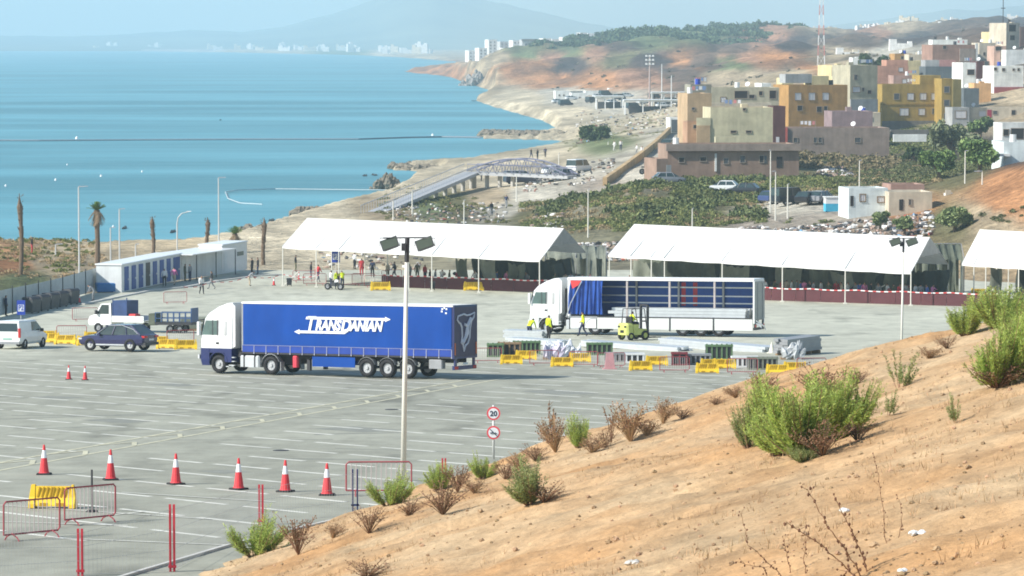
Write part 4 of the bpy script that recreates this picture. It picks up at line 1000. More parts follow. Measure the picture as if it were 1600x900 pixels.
# ================================================================== BARRIERS
def make_plastic_barrier(label, loc, rz, group, w=2.0, h=1.0):
    t = thing('plastic_barrier', label, 'barrier', loc, rz, group, up=lot_normal(loc.y))
    hw = w / 2
    s = MB()
    prof = [(-.22, .0), (-.22, .12), (-.10, .34), (-.07, h), (.07, h), (.10, .34), (.22, .12), (.22, 0)]
    for a, b in ((-hw, -hw + .18), (hw - .18, hw)):
        s.loft([[(a + (.06 if z > .5 else 0), y, z) for y, z in prof], [(b - (0 if a < 0 else .06) * (z > .5), y, z) for y, z in prof]])
    s.loft([[(-hw + .18, y * .8, max(z * .93, .06)) for y, z in prof], [(hw - .18, y * .8, max(z * .93, .06)) for y, z in prof]])
    s.build('barrier_body', M_YEL, t)
    s = MB()
    for k in range(4):
        for x in (-hw + .3 + k * .13, hw - .3 - k * .13):
            for sg in (-1, 1): s.M = Matrix.Translation((x, sg * .085, h * .68)) @ Matrix.Rotation(.22, 4, 'Y'); s.b(-.022, .022, -.012, .012, -.16, .16)
    s.M = None
    for x in (-hw * .35, hw * .35):
        for sg in (-1, 1): s.b(x - .12, x + .12, sg * .165 - .02, sg * .165 + .02, .05, .16)
    tag(s.build('slot', mat('barrier_slot', (.42, .25, .015), .8), t), kind='stuff')
    return t
def make_crowd_barrier(label, loc, rz, group, w=2.1, m=None, panel=False):
    t = thing('crowd_barrier', label, 'barrier', loc, rz, group, up=lot_normal(loc.y))
    m = m or M_RED
    hw = w / 2
    s = MB(); s.tube([(-hw, 0, .18), (-hw, 0, 1.02), (-hw + .08, 0, 1.1), (hw - .08, 0, 1.1), (hw, 0, 1.02), (hw, 0, .26), (hw - .08, 0, .18), (-hw, 0, .18)], .028, 6)
    s.build('outer_frame', m, t)
    s = MB(); n = 13
    for k in range(1, n): s.cyl((-hw + w * k / n, 0, .18), (-hw + w * k / n, 0, 1.1), .013, n=5)
    s.build('upright_bars', mat('barrier_bar_pale', (.52, .44, .43), .5), t)
    for x in (-hw + .3, hw - .3):
        s = MB(); s.tube([(x, -.3, .0), (x, -.22, .1), (x, 0, .2), (x, .22, .1), (x, .3, 0)], .022, 5); s.build('foot', m, t)
    if panel:
        s = MB(); s.b(-hw + .1, hw - .1, -.02, -.012, .42, .78); s.build('sign_panel', M_WHITE2, t)
    return t
P = on_lot(80, 796); yb0 = make_plastic_barrier('lone yellow plastic barrier between two crowd barriers in the lower left', P + Vector((0, .4, 0)), -.12, None, 1.45, .72)
M_CRB = mat('crowd_barrier_red', (.34, .07, .08), .5, .15)
cb = make_crowd_barrier('red crowd barrier at the lower left, leftmost and nearest one', on_lot(50, 842), math.radians(50), 'crowd barriers in the lower left', 2.1, M_CRB)
copy_thing(cb, 'red crowd barrier right of the lone yellow barrier', on_lot(141, 818), math.radians(52), 'crowd barriers in the lower left', lot_normal(110))
P = on_lot(144, 800)
t = thing('bollard_post', 'thin dark flexible post behind the right lower-left crowd barrier', 'post', P, 0)
s = MB(); s.cyl((0, 0, 0), (0, 0, 1.3), .035, .03); s.build('shaft', M_DARK, t); s = MB(); s.cyl((0, 0, 0), (0, 0, .06), .2, .15, 10); s.build('foot', M_BLACK, t)
copy_thing(cb, 'red crowd barrier half hidden by the shrub beside the lamp post', on_lot(592, 775), .06, None, lot_normal(118))
# left row of yellow barriers behind the cars
YG = 'yellow barriers in the row behind the parked cars'
for i, (px, py, rz) in enumerate(((75, 536, -.1), (102, 538, -.15), (72, 531, .0), (137, 540, -.1), (148, 533, 0), (246, 540, -.1), (262, 545, -.2), (290, 546, .1))):
    P = on_lot(px, py)
    lb = 'yellow plastic barrier, %s counted along the row behind the parked cars' % ORD[i]
    if i == 0: ybl = make_plastic_barrier(lb, P, rz, YG, 1.6, .72)
    else: copy_thing(ybl, lb, P, rz, YG, lot_normal(P.y), .92)
for px, py, rz, lb in ((112, 533, .1, 'red crowd barrier among the yellow barriers left of the blue car'), (282, 541, .6, 'red crowd barrier beside the white cab of the blue lorry'), (133, 502, .35, 'thin crowd barrier standing alone behind the white van'), (274, 475, .3, 'red white crowd barrier alone below the blue doors')):
    P = on_lot(px, py); copy_thing(cb, lb, P, rz, None, lot_normal(P.y), .95)
# right row in front of the open lorry
YG2 = 'yellow barriers in the row before the open lorry'
i = 0
for px, py, rz in ((799, 569, .05), (822, 562, 0), (878, 573, .04), (906, 566, 0), (1001, 579, .1), (1026, 571, .05), (1105, 583, .0), (1112, 576, .1), (1132, 576, 0), (1215, 585, -.05), (1242, 581, .05)):
    P = on_lot(px, py)
    copy_thing(ybl, 'yellow plastic barrier, %s from the left in the row before the open lorry' % ORD[i], P, rz, YG2, lot_normal(P.y), .82); i += 1
i = 0
for px, py, rz in ((762, 567, .05), (850, 571, .1), (912, 573, -.1), (955, 575, .3), (1054, 582, .1), (1160, 585, .0), (1268, 584, .2)):
    P = on_lot(px, py)
    copy_thing(cb, 'red and white crowd barrier, %s from the left before the stacked materials' % ORD[i], P, rz, 'crowd barriers before the open lorry', lot_normal(P.y), .8); i += 1
P = on_lot(953, 577); s = MB(); s.M = frame(P, .1)
s.add([(-.3, 0, .05), (.3, 0, .05), (.2, .06, .95), (-.2, .06, .95), (-.3, .12, .05), (.3, .12, .05), (.2, .12, .95), (-.2, .12, .95)], [(0, 1, 2, 3), (7, 6, 5, 4), (0, 4, 5, 1), (1, 5, 6, 2), (2, 6, 7, 3), (3, 7, 4, 0)]); s.b(-.4, .4, -.05, .2, 0, .06)
tag(s.build('warning_board', mat('rose_board', (.62, .32, .33), .6)), 'pale red warning board standing before the beam stacks', 'board')

# ================================================================== MATERIAL STACKS BEFORE THE OPEN LORRY
def beam_stack(label, a, b, rows, cols, w=.3, h=.16, m=M_ALU, group='stacks of metal beams on the lot'):
    A = on_lot(*a); B = on_lot(*b); d = B - A; L = math.hypot(d.x, d.y)
    t = thing('beam_stack', label, 'beams', A, math.atan2(d.y, d.x), group)
    rr = random.Random(int(a[0] * 7))
    dz = (B.z - A.z)
    for r in range(rows):
        for c in range(cols):
            s = MB(); x0 = rr.uniform(-.2, .2); x1 = L + rr.uniform(-.3, .2)
            z = .12 + r * (h + .008) + max(dz, 0) * 0
            s.b(x0, x1, c * (w + .03), c * (w + .03) + w, z, z + h)
            s.build('metal_beam', m, t)
    s = MB()
    for k in range(4): s.b(L * (.1 + .27 * k) - .06, L * (.1 + .27 * k) + .06, -.1, cols * (w + .03) + .05, -.15, .115)
    s.build('timber_bearer', M_WOOD, t)
    return t
beam_stack('stack of pale metal beams left of the workers, behind the green crates', (787, 530), (850, 531), 3, 4)
beam_stack('low stack of long beams under the left lorry front', (792, 538), (872, 541), 2, 4, .28)
beam_stack('long low run of metal beams in front of the forklift', (905, 543), (1060, 549), 2, 4, .3)
beam_stack('long low run of metal beams right of the forklift', (1030, 543), (1196, 551), 3, 4, .3)
beam_stack('short grey bundle of beams at the right end of the lorry', (1232, 556), (1284, 552), 5, 3, .34, .17, M_GREY)
def crate(label, px, py, w, h, m, rz=0.0, group='crates and racks before the open lorry', dd=.8):
    P = on_lot(px, py)
    t = thing('open_crate', label, 'crate', P, rz, group, up=lot_normal(P.y))
    n = max(3, int(w / .22)); h *= .8
    for k in range(n):
        s = MB(); x = -w / 2 + w * k / (n - 1); s.b(x - .05, x + .05, 0, .04, .08, h); s.build('slat', m, t)
    s = MB(); s.b(-w / 2 - .06, w / 2 + .06, .045, dd, .1, h * .8); s.build('crate_core', M_DARK, t)
    s = MB(); s.b(-w / 2 - .08, w / 2 + .08, -.03, dd + .04, h * .8 + .01, h * .8 + .12); s.build('crate_rim', m, t)
    s = MB(); s.b(-w / 2 - .08, w / 2 + .08, -.03, dd, 0, .09); s.build('crate_foot', m, t)
    return t
crate('green slatted crate, leftmost before the open lorry', 774, 558, .9, 1.1, M_GREENB)
crate('green and brown slatted rack beside the leftmost green crate', 796, 557, 1.3, 1.15, M_WOOD)
crate('green slatted rack behind the second yellow barrier', 823, 554, 1.6, 1.1, M_GREENB)
crate('dark green rack right of the plastic wrapped heap', 937, 555, 1.5, 1.0, M_GREENB)
crate('grey pallet crate behind the red warning board', 972, 566, 1.9, .7, M_GREY)
crate('grey slatted crate right of the warning board', 992, 567, 1.0, .7, M_WHITE2)
crate('dark red slatted rack left of the green cabinet', 1062, 571, .8, 1.0, mat('rack_red', (.2, .04, .05), .6))
crate('grey low rack between red rack and green cabinet', 1087, 570, 1.7, .8, M_GREY)
crate('green cabinet with dark openings among the yellow barriers', 1124, 562, 1.5, 1.2, M_GREENB)
crate('white low rack right of the green cabinet', 1164, 574, 1.4, .8, M_WHITE2)
crate('grey green slatted crate left of the last yellow barriers', 1192, 578, 1.6, .95, M_TARP2)
def heap(label, px, py, w, h, d, m, seed, n=26):
    P = on_lot(px, py); rr = random.Random(seed)
    t = thing('wrapped_heap', label, 'heap', P, 0)
    s = MB()
    for k in range(n):
        s.M = Matrix.Translation((rr.uniform(-w / 2, w / 2) * .8, rr.uniform(0, d), 0)) @ Matrix.Rotation(rr.uniform(-.7, .7), 4, 'Y') @ Matrix.Rotation(rr.random() * 3, 4, 'Z')
        hh = h * rr.uniform(.4, 1)
        s.rock((0, 0, hh * .4), rr.uniform(.15, .4), rr.uniform(.1, .3), hh * .5, rr)
    s.build('plastic_wrap', m, t)
    s = MB(); s.b(-w / 2, w / 2, 0, d, 0, .1); s.build('pallet_base', M_WOOD, t)
heap('heap of clear plastic wrapped goods before the open lorry', 880, 560, 2.3, 1.3, 1.4, mat('plastic_wrap', (.66, .68, .72), .25, .15), 4, 34)
heap('heap of lilac and white wrapped bags left of the plastic heap', 862, 562, 1.1, 1.1, .8, mat('lilac_wrap', (.5, .46, .56), .4, .25), 6, 18)
heap('tangle of crumpled silver scrap left of the grey bundle', 1237, 562, 1.3, 1.3, .9, mat('silver_scrap', (.45, .47, .48), .35, .3), 9, 24)
P = on_lot(1206, 552); s = MB(); s.M = frame(P); s.cyl((0, 0, .02), (0, 0, .7), .22, .03, 12); s.b(-.3, .3, -.3, .3, 0, .05)
tag(s.build('traffic_cone', mat('cream_cone', (.72, .70, .58), .6)), 'plain pale cone beside the beams at the lorry rear', 'traffic cone')

# ================================================================== FORKLIFT
P = on_lot(990, 532); A = math.radians(35)
t = thing('forklift', 'yellow green forklift working beside the open lorry', 'forklift', P + Vector((0, .5, 0)), A, up=lot_normal(P.y))
M_FL = mat('forklift_lime', (.52, .56, .16), .45, .15)
s = MB(); s.bevb(-.95, -.35, -.58, .58, .35, 1.15, .12); s.build('counterweight', M_FL, t)
s = MB(); s.b(-.35, .75, -.52, .52, .35, .75); s.b(-.36, .1, -.5, .5, .75, 1.05); s.build('body', M_FL, t)
s = MB()
for y in (-.5, .5):
    s.tube([(-.6, y, 1.15), (-.5, y, 2.1), (.55, y, 2.12), (.75, y, .8)], .035, 5)
for x in (-.45, -.1, .25, .52): s.b(x, x + .04, -.5, .5, 2.09, 2.13)
s.build('overhead_guard', M_DARK, t)
s = MB()
for y in (-.38, .38): s.b(.85, 1.0, y - .06, y + .06, .1, 2.4)
for z in (.4, 1.2, 2.3): s.b(.87, .98, -.35, .35, z, z + .1)
s.build('mast', M_DARK, t)
for y in (-.3, .3):
    s = MB(); s.b(1.02, 2.1, y - .06, y + .06, .12, .17); s.b(1.0, 1.05, y - .06, y + .06, .12, .7); s.build('fork', M_DARK, t)
s = MB(); s.bevb(-.3, .2, -.3, .3, 1.06, 1.16, .03); s.b(-.36, -.26, -.28, .28, 1.15, 1.6); s.build('seat', M_BLACK, t)
for y in (-.35, .35):
    s = MB(); s.b(-.97, -.945, y - .1, y + .1, .85, .98); s.build('rear_lamp', M_BLACK, t)
s = MB(); s.b(-.965, -.945, -.2, .2, .5, .68); s.build('grille', M_BLACK, t)
for x, r in ((-.6, .26), (.6, .32)):
    for sg in (-1, 1): wheel(t, x, sg * .52, r, .2, M_FL)
FORK_AT = (P + Vector((0, .5, 0)), A)

# ================================================================== LAMP POSTS AND SIGNS IN THE LOT
def flood_post(label, base, top_px, heads, thick=.085):
    t = thing('floodlight_post', label, 'lamp post', base, 0, None)
    top = at_y(top_px[0], top_px[1], base.y); H = top.z - base.z; dx = top.x - base.x
    s = MB(); s.cyl((0, 0, 0), (dx * .85, 0, H * .92), thick, thick * .62, 10); s.build('post', M_POLE2, t, True)
    s = MB(); s.cyl((dx * .85, 0, H * .9), (dx, 0, H), thick * .8, n=8); s.tube([(dx - heads, 0, H - .02), (dx + heads, .03, H)], .025); s.b(dx - .2, dx - .05, -.1, .1, H - .45, H - .2); s.build('crossbar', M_DARK, t)
    for sg in (-1, 1):
        s = MB(); cx = dx + sg * heads * .72
        s.M = Matrix.Translation((cx, -.02, H - .22)) @ Matrix.Rotation(-.35, 4, 'Y') @ Matrix.Rotation(-.5, 4, 'X')
        s.loft([[(-.3, -.05, -.2), (.3, -.05, -.2), (.3, -.05, .2), (-.3, -.05, .2)], [(-.22, .14, -.14), (.22, .14, -.14), (.22, .14, .14), (-.22, .14, .14)]])
        hd = s.build('floodlight', M_DARK, t)
        s = MB(); s.M = Matrix.Translation((cx, -.02, H - .22)) @ Matrix.Rotation(-.35, 4, 'Y') @ Matrix.Rotation(-.5, 4, 'X')
        s.b(-.26, .26, -.06, -.052, -.17, .17); s.build('lamp_glass', mat('flood_glass', (.07, .085, .06), .2, .1, spec=.6), hd)
        s = MB(); s.tube([(cx - .34, 0, H - .3), (cx - .34, 0, H - .02), (cx + .34, 0, H - .02), (cx + .34, 0, H - .3)], .016, 4); s.build('bracket', M_GREY, hd)
    return t
B = on_lot(630, 752)
flood_post('tall pale lamp post with two dark floodlights before the blue lorry', B, (636.5, 371), .82, .10)
B = Vector(((1410.5 - 800) / FOC * 190, 190, lotz(190)))
flood_post('lamp post with twin floodlights before the second tent', B, (1412, 372), .62, .075)
# round signs
Yn = 129.0
B = Vector(((771 - 800) / FOC * Yn, Yn, lotz(Yn)))
t = thing('road_sign', 'pole with two round red rimmed signs at the hill edge', 'road sign', B, 0)
s_r = .25
zc = [at_y(771, py, Yn).z - B.z for py in (646, 676)]
s = MB(); s.cyl((0, .05, 0), (0, .05, zc[0] + .3), .045, .045, 8); s.build('sign_pole', M_POLE, t, True)
for k, z in enumerate(zc):
    s = MB(); s.disc((.0, 0, z), (0, 1, 0), s_r, .02, 24); pl = s.build('sign_rim', mat('sign_red', (.72, .08, .10), .5, .05), t)
    s = MB(); s.disc((.0, -.006, z), (0, 1, 0), .19, .005, 24); s.build('sign_face', M_TEXT, pl)
    if k == 0:
        me = text_mesh('20', .27, 0, .008, .002)
        co = np.empty(len(me.vertices) * 3, np.float32); me.vertices.foreach_get('co', co); co = co.reshape(-1, 3)
        me.vertices.foreach_set('co', np.stack([co[:, 0] - co[:, 0].max() / 2, -.012 - co[:, 2], z + co[:, 1] - .095], -1).astype(np.float32).ravel()); me.update()
        link('numerals', me, M_TEXTD, pl)
    else:
        s = MB(); s.tube([(-.13, -.012, z + .13), (.13, -.012, z - .13)], .018, 4); s.tube([(-.12, -.012, z - .02), (-.02, -.012, z + .0), (.0, -.012, z + .02)], .03, 4); s.tube([(.05, -.012, z), (.12, -.012, z - .04)], .022, 4); s.build('crossed_out_mark', M_TEXTD, pl)
# blue parking signs
def p_sign(label, px, py_top, py_bot, wpx, foot_py, word):
    P = on_lot(px, foot_py); sc = scale_at(P.y)
    t = thing('parking_sign', label, 'sign', P, 0)
    zt = (foot_py - py_top) / sc; zb = (foot_py - py_bot) / sc; w = wpx / sc
    s = MB(); s.cyl((-.02, .05, 0), (-.02, .05, zt), .03, n=6); s.build('sign_pole', M_POLE, t)
    s = MB(); s.b(-w / 2, w / 2, 0, .03, zb, zt); pl = s.build('sign_plate', M_SIGNBLUE, t)
    s = MB(); h = zt - zb; s.b(-w * .36, w * .36, -.005, -.001, zb + h * .24, zb + h * .70); s.build('white_field', M_TEXT, pl)
    me = text_mesh(word, h * .5, 0, .015, .002)
    co = np.empty(len(me.vertices) * 3, np.float32); me.vertices.foreach_get('co', co); co = co.reshape(-1, 3)
    k = w * .62 / max(co[:, 0].max(), .01)
    me.vertices.foreach_set('co', np.stack([co[:, 0] * k - w * .31, -.010 - co[:, 2], zb + h * .32 + co[:, 1]], -1).astype(np.float32).ravel()); me.update()
    link('lettering', me, M_SIGNBLUE, pl)
p_sign('blue P2 parking sign near the dark bins', 33, 469, 492, 13, 505, 'P2')
p_sign('blue P3 parking sign under the first tent', 525, 391, 410, 13, 442, 'P3')

# ================================================================== FENCE AT THE FOOT OF THE HILL
M_FPOST = mat('fence_red', (.50, .03, .05), .5, .15)
FP = [(120, 826, 912), (265, 788, 893), (405, 757, 812), (693, 716, 735)]
fpos = []
for i, (px, pt, pb2) in enumerate(FP):
    P = on_lot(px, min(pb2, 900)); P = Vector(((px - 800) / FOC * P.y, P.y, P.z)) if i < 2 else None
    if P is None:
        Yq = (on_lot(405, 820).y, on_lot(693, 760).y)[i - 2]; P = Vector(((px - 800) / FOC * Yq, Yq, lotz(Yq)))
    top = at_y(px, pt, P.y).z
    t = thing('fence_post', 'red twin fence post, %s from the left along the wire fence' % ORD[i], 'fence post', P, 0, 'red twin posts of the wire fence')
    s = MB()
    for x in (-.05, .05): s.b(x - .028, x + .028, -.03, .03, -.4, top - P.z)
    s.build('upright', M_FPOST, t)
    s = MB(); s.b(-.1, .1, -.05, .05, .1, .16); s.build('clamp', M_FPOST, t)
    fpos.append((P, top))
P = on_lot(555, 806)
t = thing('fence_post', 'dark twin fence post beside the shrub at the lamp post', 'fence post', P, 0)
s = MB(); ht = at_y(555, 733, P.y).z - P.z
for x in (-.07, .07): s.b(x - .022, x + .022, -.03, .03, -.3, ht)
s.build('upright', M_NAVY, t); s = MB(); s.b(-.12, .12, -.03, .03, .3, .36); s.build('clamp', M_NAVY, t)
fpos.insert(3, (P, P.z + ht))
t = thing('wire_fence', 'thin grey wire mesh stretched between the red fence posts', 'fence', fpos[0][0], 0)
M_WIRE = mat('galvanised_wire', (.42, .44, .45), .6)
pts = [(Vector((fpos[0][0].x - 5, fpos[0][0].y - 6, lotz(fpos[0][0].y - 6))), lotz(fpos[0][0].y - 6) + 1.9)] + fpos[:4]
for (a, za), (b, zb) in zip(pts[:-1], pts[1:]):
    s = MB(); n = int((b - a).length / .11); o0 = fpos[0][0]
    for k in range(n):
        p = a.lerp(b, k / n); z0 = p.z + .05; z1 = za + (zb - za) * k / n - .1
        p = p - o0; s.b(p.x - .0018, p.x + .0018, p.y - .0018, p.y + .0018, z0 - o0.z, z1 - o0.z)
    for f in (.03, .35, .67, .98):
        pa = a - o0; pb3 = b - o0
        s.tube([(pa.x, pa.y, a.z + (za - .1 - a.z) * f - o0.z), (pb3.x, pb3.y, b.z + (zb - .1 - b.z) * f - o0.z)], .005, 4)
    s.build('wire_panel', M_WIRE, t)

# asphalt repairs, drain cover and tyre marks
M_PATCH = mat('asphalt_patch', (.235, .24, .205), .85, .14, scale=1.5); M_TYRE = mat('tyre_mark', (.215, .22, .19), .85, .2, scale=2)
for a, b, w in (((520, 668), (600, 674), 2.2), ((150, 655), (215, 660), 1.6), ((840, 610), (905, 616), 2.4), ((330, 735), (372, 739), 1.2), ((60, 620), (120, 622), 1.5), ((250, 600), (300, 603), 2.0)):
    strip('asphalt_repair', on_lot(*a), on_lot(*b), w, M_PATCH, .003)
rt = random.Random(9)
for k in range(16):
    x0 = rt.uniform(-20, 900); y0 = rt.uniform(600, 730); L = rt.uniform(120, 330); sl = rt.uniform(-.05, .06)
    a, b = on_lot(x0, y0), on_lot(x0 + L, y0 + L * sl)
    if a.y < ridge_y(a.x) + 4 or b.y < ridge_y(b.x) + 4: continue
    strip('tyre_mark', a, b, .16 + .2 * rt.random(), M_TYRE, .0035 + .00005 * k)
for px, py in ((439, 704), (612, 640)):
    P = on_lot(px, py); s = MB(); s.M = frame(P + Vector((0, 0, .004)), 0, lot_normal(P.y)); s.cyl((0, 0, 0), (0, 0, .015), .32, .3, 14); s.b(-.2, .2, -.03, .03, .015, .022); s.build('drain_cover', M_DARK, lot)

# ================================================================== PEOPLE
POSES = {
    'stand': dict(pelvis=(0, 0, .95), spine=(0, 0, 1.18), chest=(.01, 0, 1.40), neck=(.01, 0, 1.52), head=(.02, 0, 1.62), crown=(.01, 0, 1.72), nose=(.125, 0, 1.63),
                  sl=(0, .19, 1.43), el=(-.02, .25, 1.16), wl=(.06, .26, .92), hl=(.08, .25, .82), sr=(0, -.19, 1.43), er=(-.02, -.25, 1.16), wr=(.06, -.26, .92), hr=(.08, -.25, .82),
                  pl=(0, .10, .90), kl=(.03, .11, .50), al=(-.01, .12, .09), tl=(.15, .13, .045), pr=(0, -.10, .90), kr=(.03, -.11, .50), ar=(-.01, -.12, .09), tr=(.15, -.13, .045)),
}
def derive(base, **kw):
    d = dict(POSES[base]); d.update(kw); return d
POSES['walk'] = derive('stand', kl=(.20, .10, .53), al=(.26, .11, .11), tl=(.42, .11, .07), kr=(-.02, -.10, .50), ar=(-.30, -.11, .14), tr=(-.17, -.12, .05), el=(-.14, .25, 1.18), wl=(-.10, .26, .95), hl=(-.08, .26, .86), er=(.10, -.25, 1.18), wr=(.26, -.24, 1.0), hr=(.33, -.23, .95))
POSES['reach'] = derive('stand', el=(.20, .24, 1.30), wl=(.42, .16, 1.28), hl=(.50, .14, 1.27), er=(.18, -.24, 1.22), wr=(.40, -.18, 1.18), hr=(.48, -.15, 1.17), chest=(.07, 0, 1.38), neck=(.10, 0, 1.50), head=(.14, 0, 1.59), crown=(.14, 0, 1.69), nose=(.245, 0, 1.59), sl=(.06, .19, 1.41), sr=(.06, -.19, 1.41))
POSES['bend'] = derive('stand', pelvis=(-.12, 0, .90), spine=(.05, 0, 1.08), chest=(.25, 0, 1.20), neck=(.36, 0, 1.27), head=(.44, 0, 1.32), crown=(.50, 0, 1.39), nose=(.53, 0, 1.25), sl=(.24, .19, 1.20), sr=(.24, -.19, 1.20), el=(.34, .22, .95), wl=(.48, .18, .78), hl=(.53, .16, .70), er=(.34, -.22, .95), wr=(.48, -.18, .78), hr=(.53, -.16, .70), pl=(-.10, .10, .86), pr=(-.10, -.10, .86))
POSES['sit'] = derive('stand', pelvis=(0, 0, .50), spine=(-.03, 0, .73), chest=(0, 0, .95), neck=(.02, 0, 1.07), head=(.04, 0, 1.17), crown=(.03, 0, 1.27), nose=(.145, 0, 1.17), sl=(0, .19, .97), sr=(0, -.19, .97), el=(.08, .25, .72), wl=(.30, .18, .66), hl=(.38, .15, .64), er=(.08, -.25, .72), wr=(.30, -.18, .66), hr=(.38, -.15, .64), pl=(.04, .10, .48), kl=(.45, .13, .50), al=(.43, .14, .09), tl=(.58, .14, .045), pr=(.04, -.10, .48), kr=(.45, -.13, .50), ar=(.43, -.14, .09), tr=(.58, -.14, .045))
BONES = [('pelvis', 'spine', 2), ('spine', 'chest', 2), ('chest', 'neck', 0), ('neck', 'head', 0), ('head', 'crown', 1), ('head', 'nose', 0), ('chest', 'sl', 2), ('sl', 'el', 2), ('el', 'wl', 2), ('wl', 'hl', 0), ('chest', 'sr', 2), ('sr', 'er', 2), ('er', 'wr', 2), ('wr', 'hr', 0), ('pelvis', 'pl', 3), ('pl', 'kl', 3), ('kl', 'al', 3), ('al', 'tl', 4), ('pelvis', 'pr', 3), ('pr', 'kr', 3), ('kr', 'ar', 3), ('ar', 'tr', 4)]
RAD = dict(pelvis=(.16, .13), spine=(.15, .115), chest=(.18, .125), neck=(.06, .06), head=(.095, .10), crown=(.07, .075), nose=(.02, .02), s=(.07, .07), e=(.052, .052), w=(.038, .038), h=(.045, .03), p=(.105, .105), k=(.072, .072), a=(.05, .05), t=(.045, .04))
_pm = {}
def pose_mesh(pose):
    if pose in _pm: return _pm[pose]
    J = POSES[pose]; names = list(J)
    me = bpy.data.meshes.new('figure')
    me.from_pydata([J[n] for n in names], [(names.index(a), names.index(b)) for a, b, _ in BONES], [])
    o = bpy.data.objects.new('figure', me); COL.objects.link(o)
    md = o.modifiers.new('skin', 'SKIN'); md.use_smooth_shade = True
    for i, n in enumerate(names):
        v = me.skin_vertices[0].data[i]
        v.radius = RAD[n] if n in RAD else RAD[n[0]]
        v.use_root = (n == 'pelvis')
    sb = o.modifiers.new('sub', 'SUBSURF'); sb.levels = 1; sb.render_levels = 1
    bpy.context.view_layer.update()
    out = bpy.data.meshes.new_from_object(o.evaluated_get(bpy.context.evaluated_depsgraph_get()))
    bpy.data.objects.remove(o)
    C = np.array([p.center for p in out.polygons]); best = np.full(len(C), 1e9); reg = np.zeros(len(C), int)
    for a, b, r in BONES:
        A = np.array(J[a]); Bv = np.array(J[b]); e = Bv - A
        tt_ = np.clip(((C - A) @ e) / (e @ e), 0, 1)
        d = np.linalg.norm(C - A - tt_[:, None] * e, axis=1)
        m = d < best; best[m] = d[m]; reg[m] = r
    hx = J['head'][0]; hzz = J['head'][2]
    hairy = (C[:, 2] > hzz - .02) & (reg <= 1) & ((C[:, 0] < hx + .03) | (C[:, 2] > hzz + .09))
    reg[hairy] = 1; reg[(reg == 1) & ~hairy] = 0
    while len(out.materials) < 5: out.materials.append(M_SKIN)
    out.polygons.foreach_set('material_index', reg.astype(np.int32)); out.update()
    _pm[pose] = out
    return out
def cloth(name, col): return mat('cloth_' + name, col, .85, .15, scale=6)
CL = {'yellow': M_HIVIS, 'white': cloth('white', (.7, .7, .68)), 'black': cloth('black', (.025, .025, .03)), 'navy': cloth('navy', (.03, .04, .09)), 'pink': cloth('pink', (.65, .2, .38)),
      'grey': cloth('grey', (.25, .26, .27)), 'red': cloth('red', (.5, .04, .05)), 'orange': cloth('orange', (.75, .2, .03)), 'olive': cloth('olive', (.12, .12, .06)), 'blue': cloth('blue', (.06, .12, .35)), 'beige': cloth('beige', (.45, .38, .28))}
_pc = {}
def person(label, loc, rz, pose='stand', top='grey', bottom='navy', h=1.0, group=None, hair=M_HAIR):
    key = (pose, top, bottom, hair.name)
    if key not in _pc:
        me = pose_mesh(pose).copy()
        for i, m in enumerate((M_SKIN, hair, CL[top], CL[bottom], M_BLACK)): me.materials[i] = m
        _pc[key] = me
    o = bpy.data.objects.new('person', _pc[key]); COL.objects.link(o)
    o.matrix_world = frame(loc, rz) @ Matrix.Scale(h, 4)
    return tag(o, label, 'person', group)
WG = 'people in the parking lot'
person('worker in yellow vest bending beside the open lorry cab', on_lot(828, 530), 1.0, 'bend', 'yellow', 'navy', 1.0, WG)
person('worker in yellow vest with white trousers standing by the beam stack', on_lot(857, 532), .6, 'stand', 'yellow', 'black', 1.0, WG)
person('worker in yellow vest striding between the lorry and the plastic heap', on_lot(911, 526), math.pi * .9, 'walk', 'yellow', 'navy', 1.0, WG)
fl, fa = FORK_AT
drv = fl + Vector((math.cos(fa) * -.12, math.sin(fa) * -.12, .68))
person('forklift driver in a yellow vest sitting at the controls', drv, fa, 'sit', 'yellow', 'navy', 1.0, WG)
PP = [(257, 448, 'man in white shirt standing before the blue doors', 1.7, 'stand', 'white', 'black'), (272, 446, 'person in bright pink top by the last blue door', 1.2, 'walk', 'pink', 'beige'),
      (289, 440, 'person in dark olive clothes by the white container', .4, 'stand', 'olive', 'olive'), (297, 440, 'person in grey beside the one in olive', 2.6, 'stand', 'grey', 'navy'),
      (315, 460, 'person in white top and black trousers walking from the containers', -1.2, 'walk', 'white', 'black'), (331, 452, 'person in black walking behind the white topped one', 2.9, 'walk', 'black', 'grey'),
      (394, 430, 'person in black standing right of the white cabin, left of two', 2.8, 'stand', 'black', 'black'), (403, 429, 'taller person in black right of the white cabin', 3.3, 'stand', 'black', 'navy'),
      (390, 447, 'person bending on the pavement near the tape', .3, 'bend', 'grey', 'beige'), (146, 470, 'person with white cap and grey jacket beside the bins', 2.9, 'bend', 'grey', 'grey'),
      (9, 494, 'person in dark blue at the left fence', .5, 'stand', 'navy', 'black'),
      (526, 452, 'officer in yellow jacket at the motorbike, left one', -1.0, 'stand', 'yellow', 'navy'), (535, 451, 'officer in yellow jacket at the motorbike, right one', 2.0, 'reach', 'yellow', 'navy'), (517, 451, 'person in white shirt beside the officers', .4, 'stand', 'white', 'navy'),
      (565, 431, 'person in red clothes under the first tent', 1.7, 'stand', 'red', 'red'), (554, 421, 'person in white top and black shorts under the first tent', .7, 'stand', 'white', 'black'), (462, 425, 'person in dark clothes at the left end of the first tent', 0, 'stand', 'black', 'olive')]
for px, py, lb, rz, po, a, b in PP: person(lb, on_lot(px, py), rz, po, a, b, .98, WG)
P = on_lot(522, 453)
t = thing('motorcycle', 'dark police motorbike parked beside the officers in yellow', 'motorcycle', P, -.5)
for x in (-.68, .68): wheel(t, x, .001, .32, .14, M_GREY)
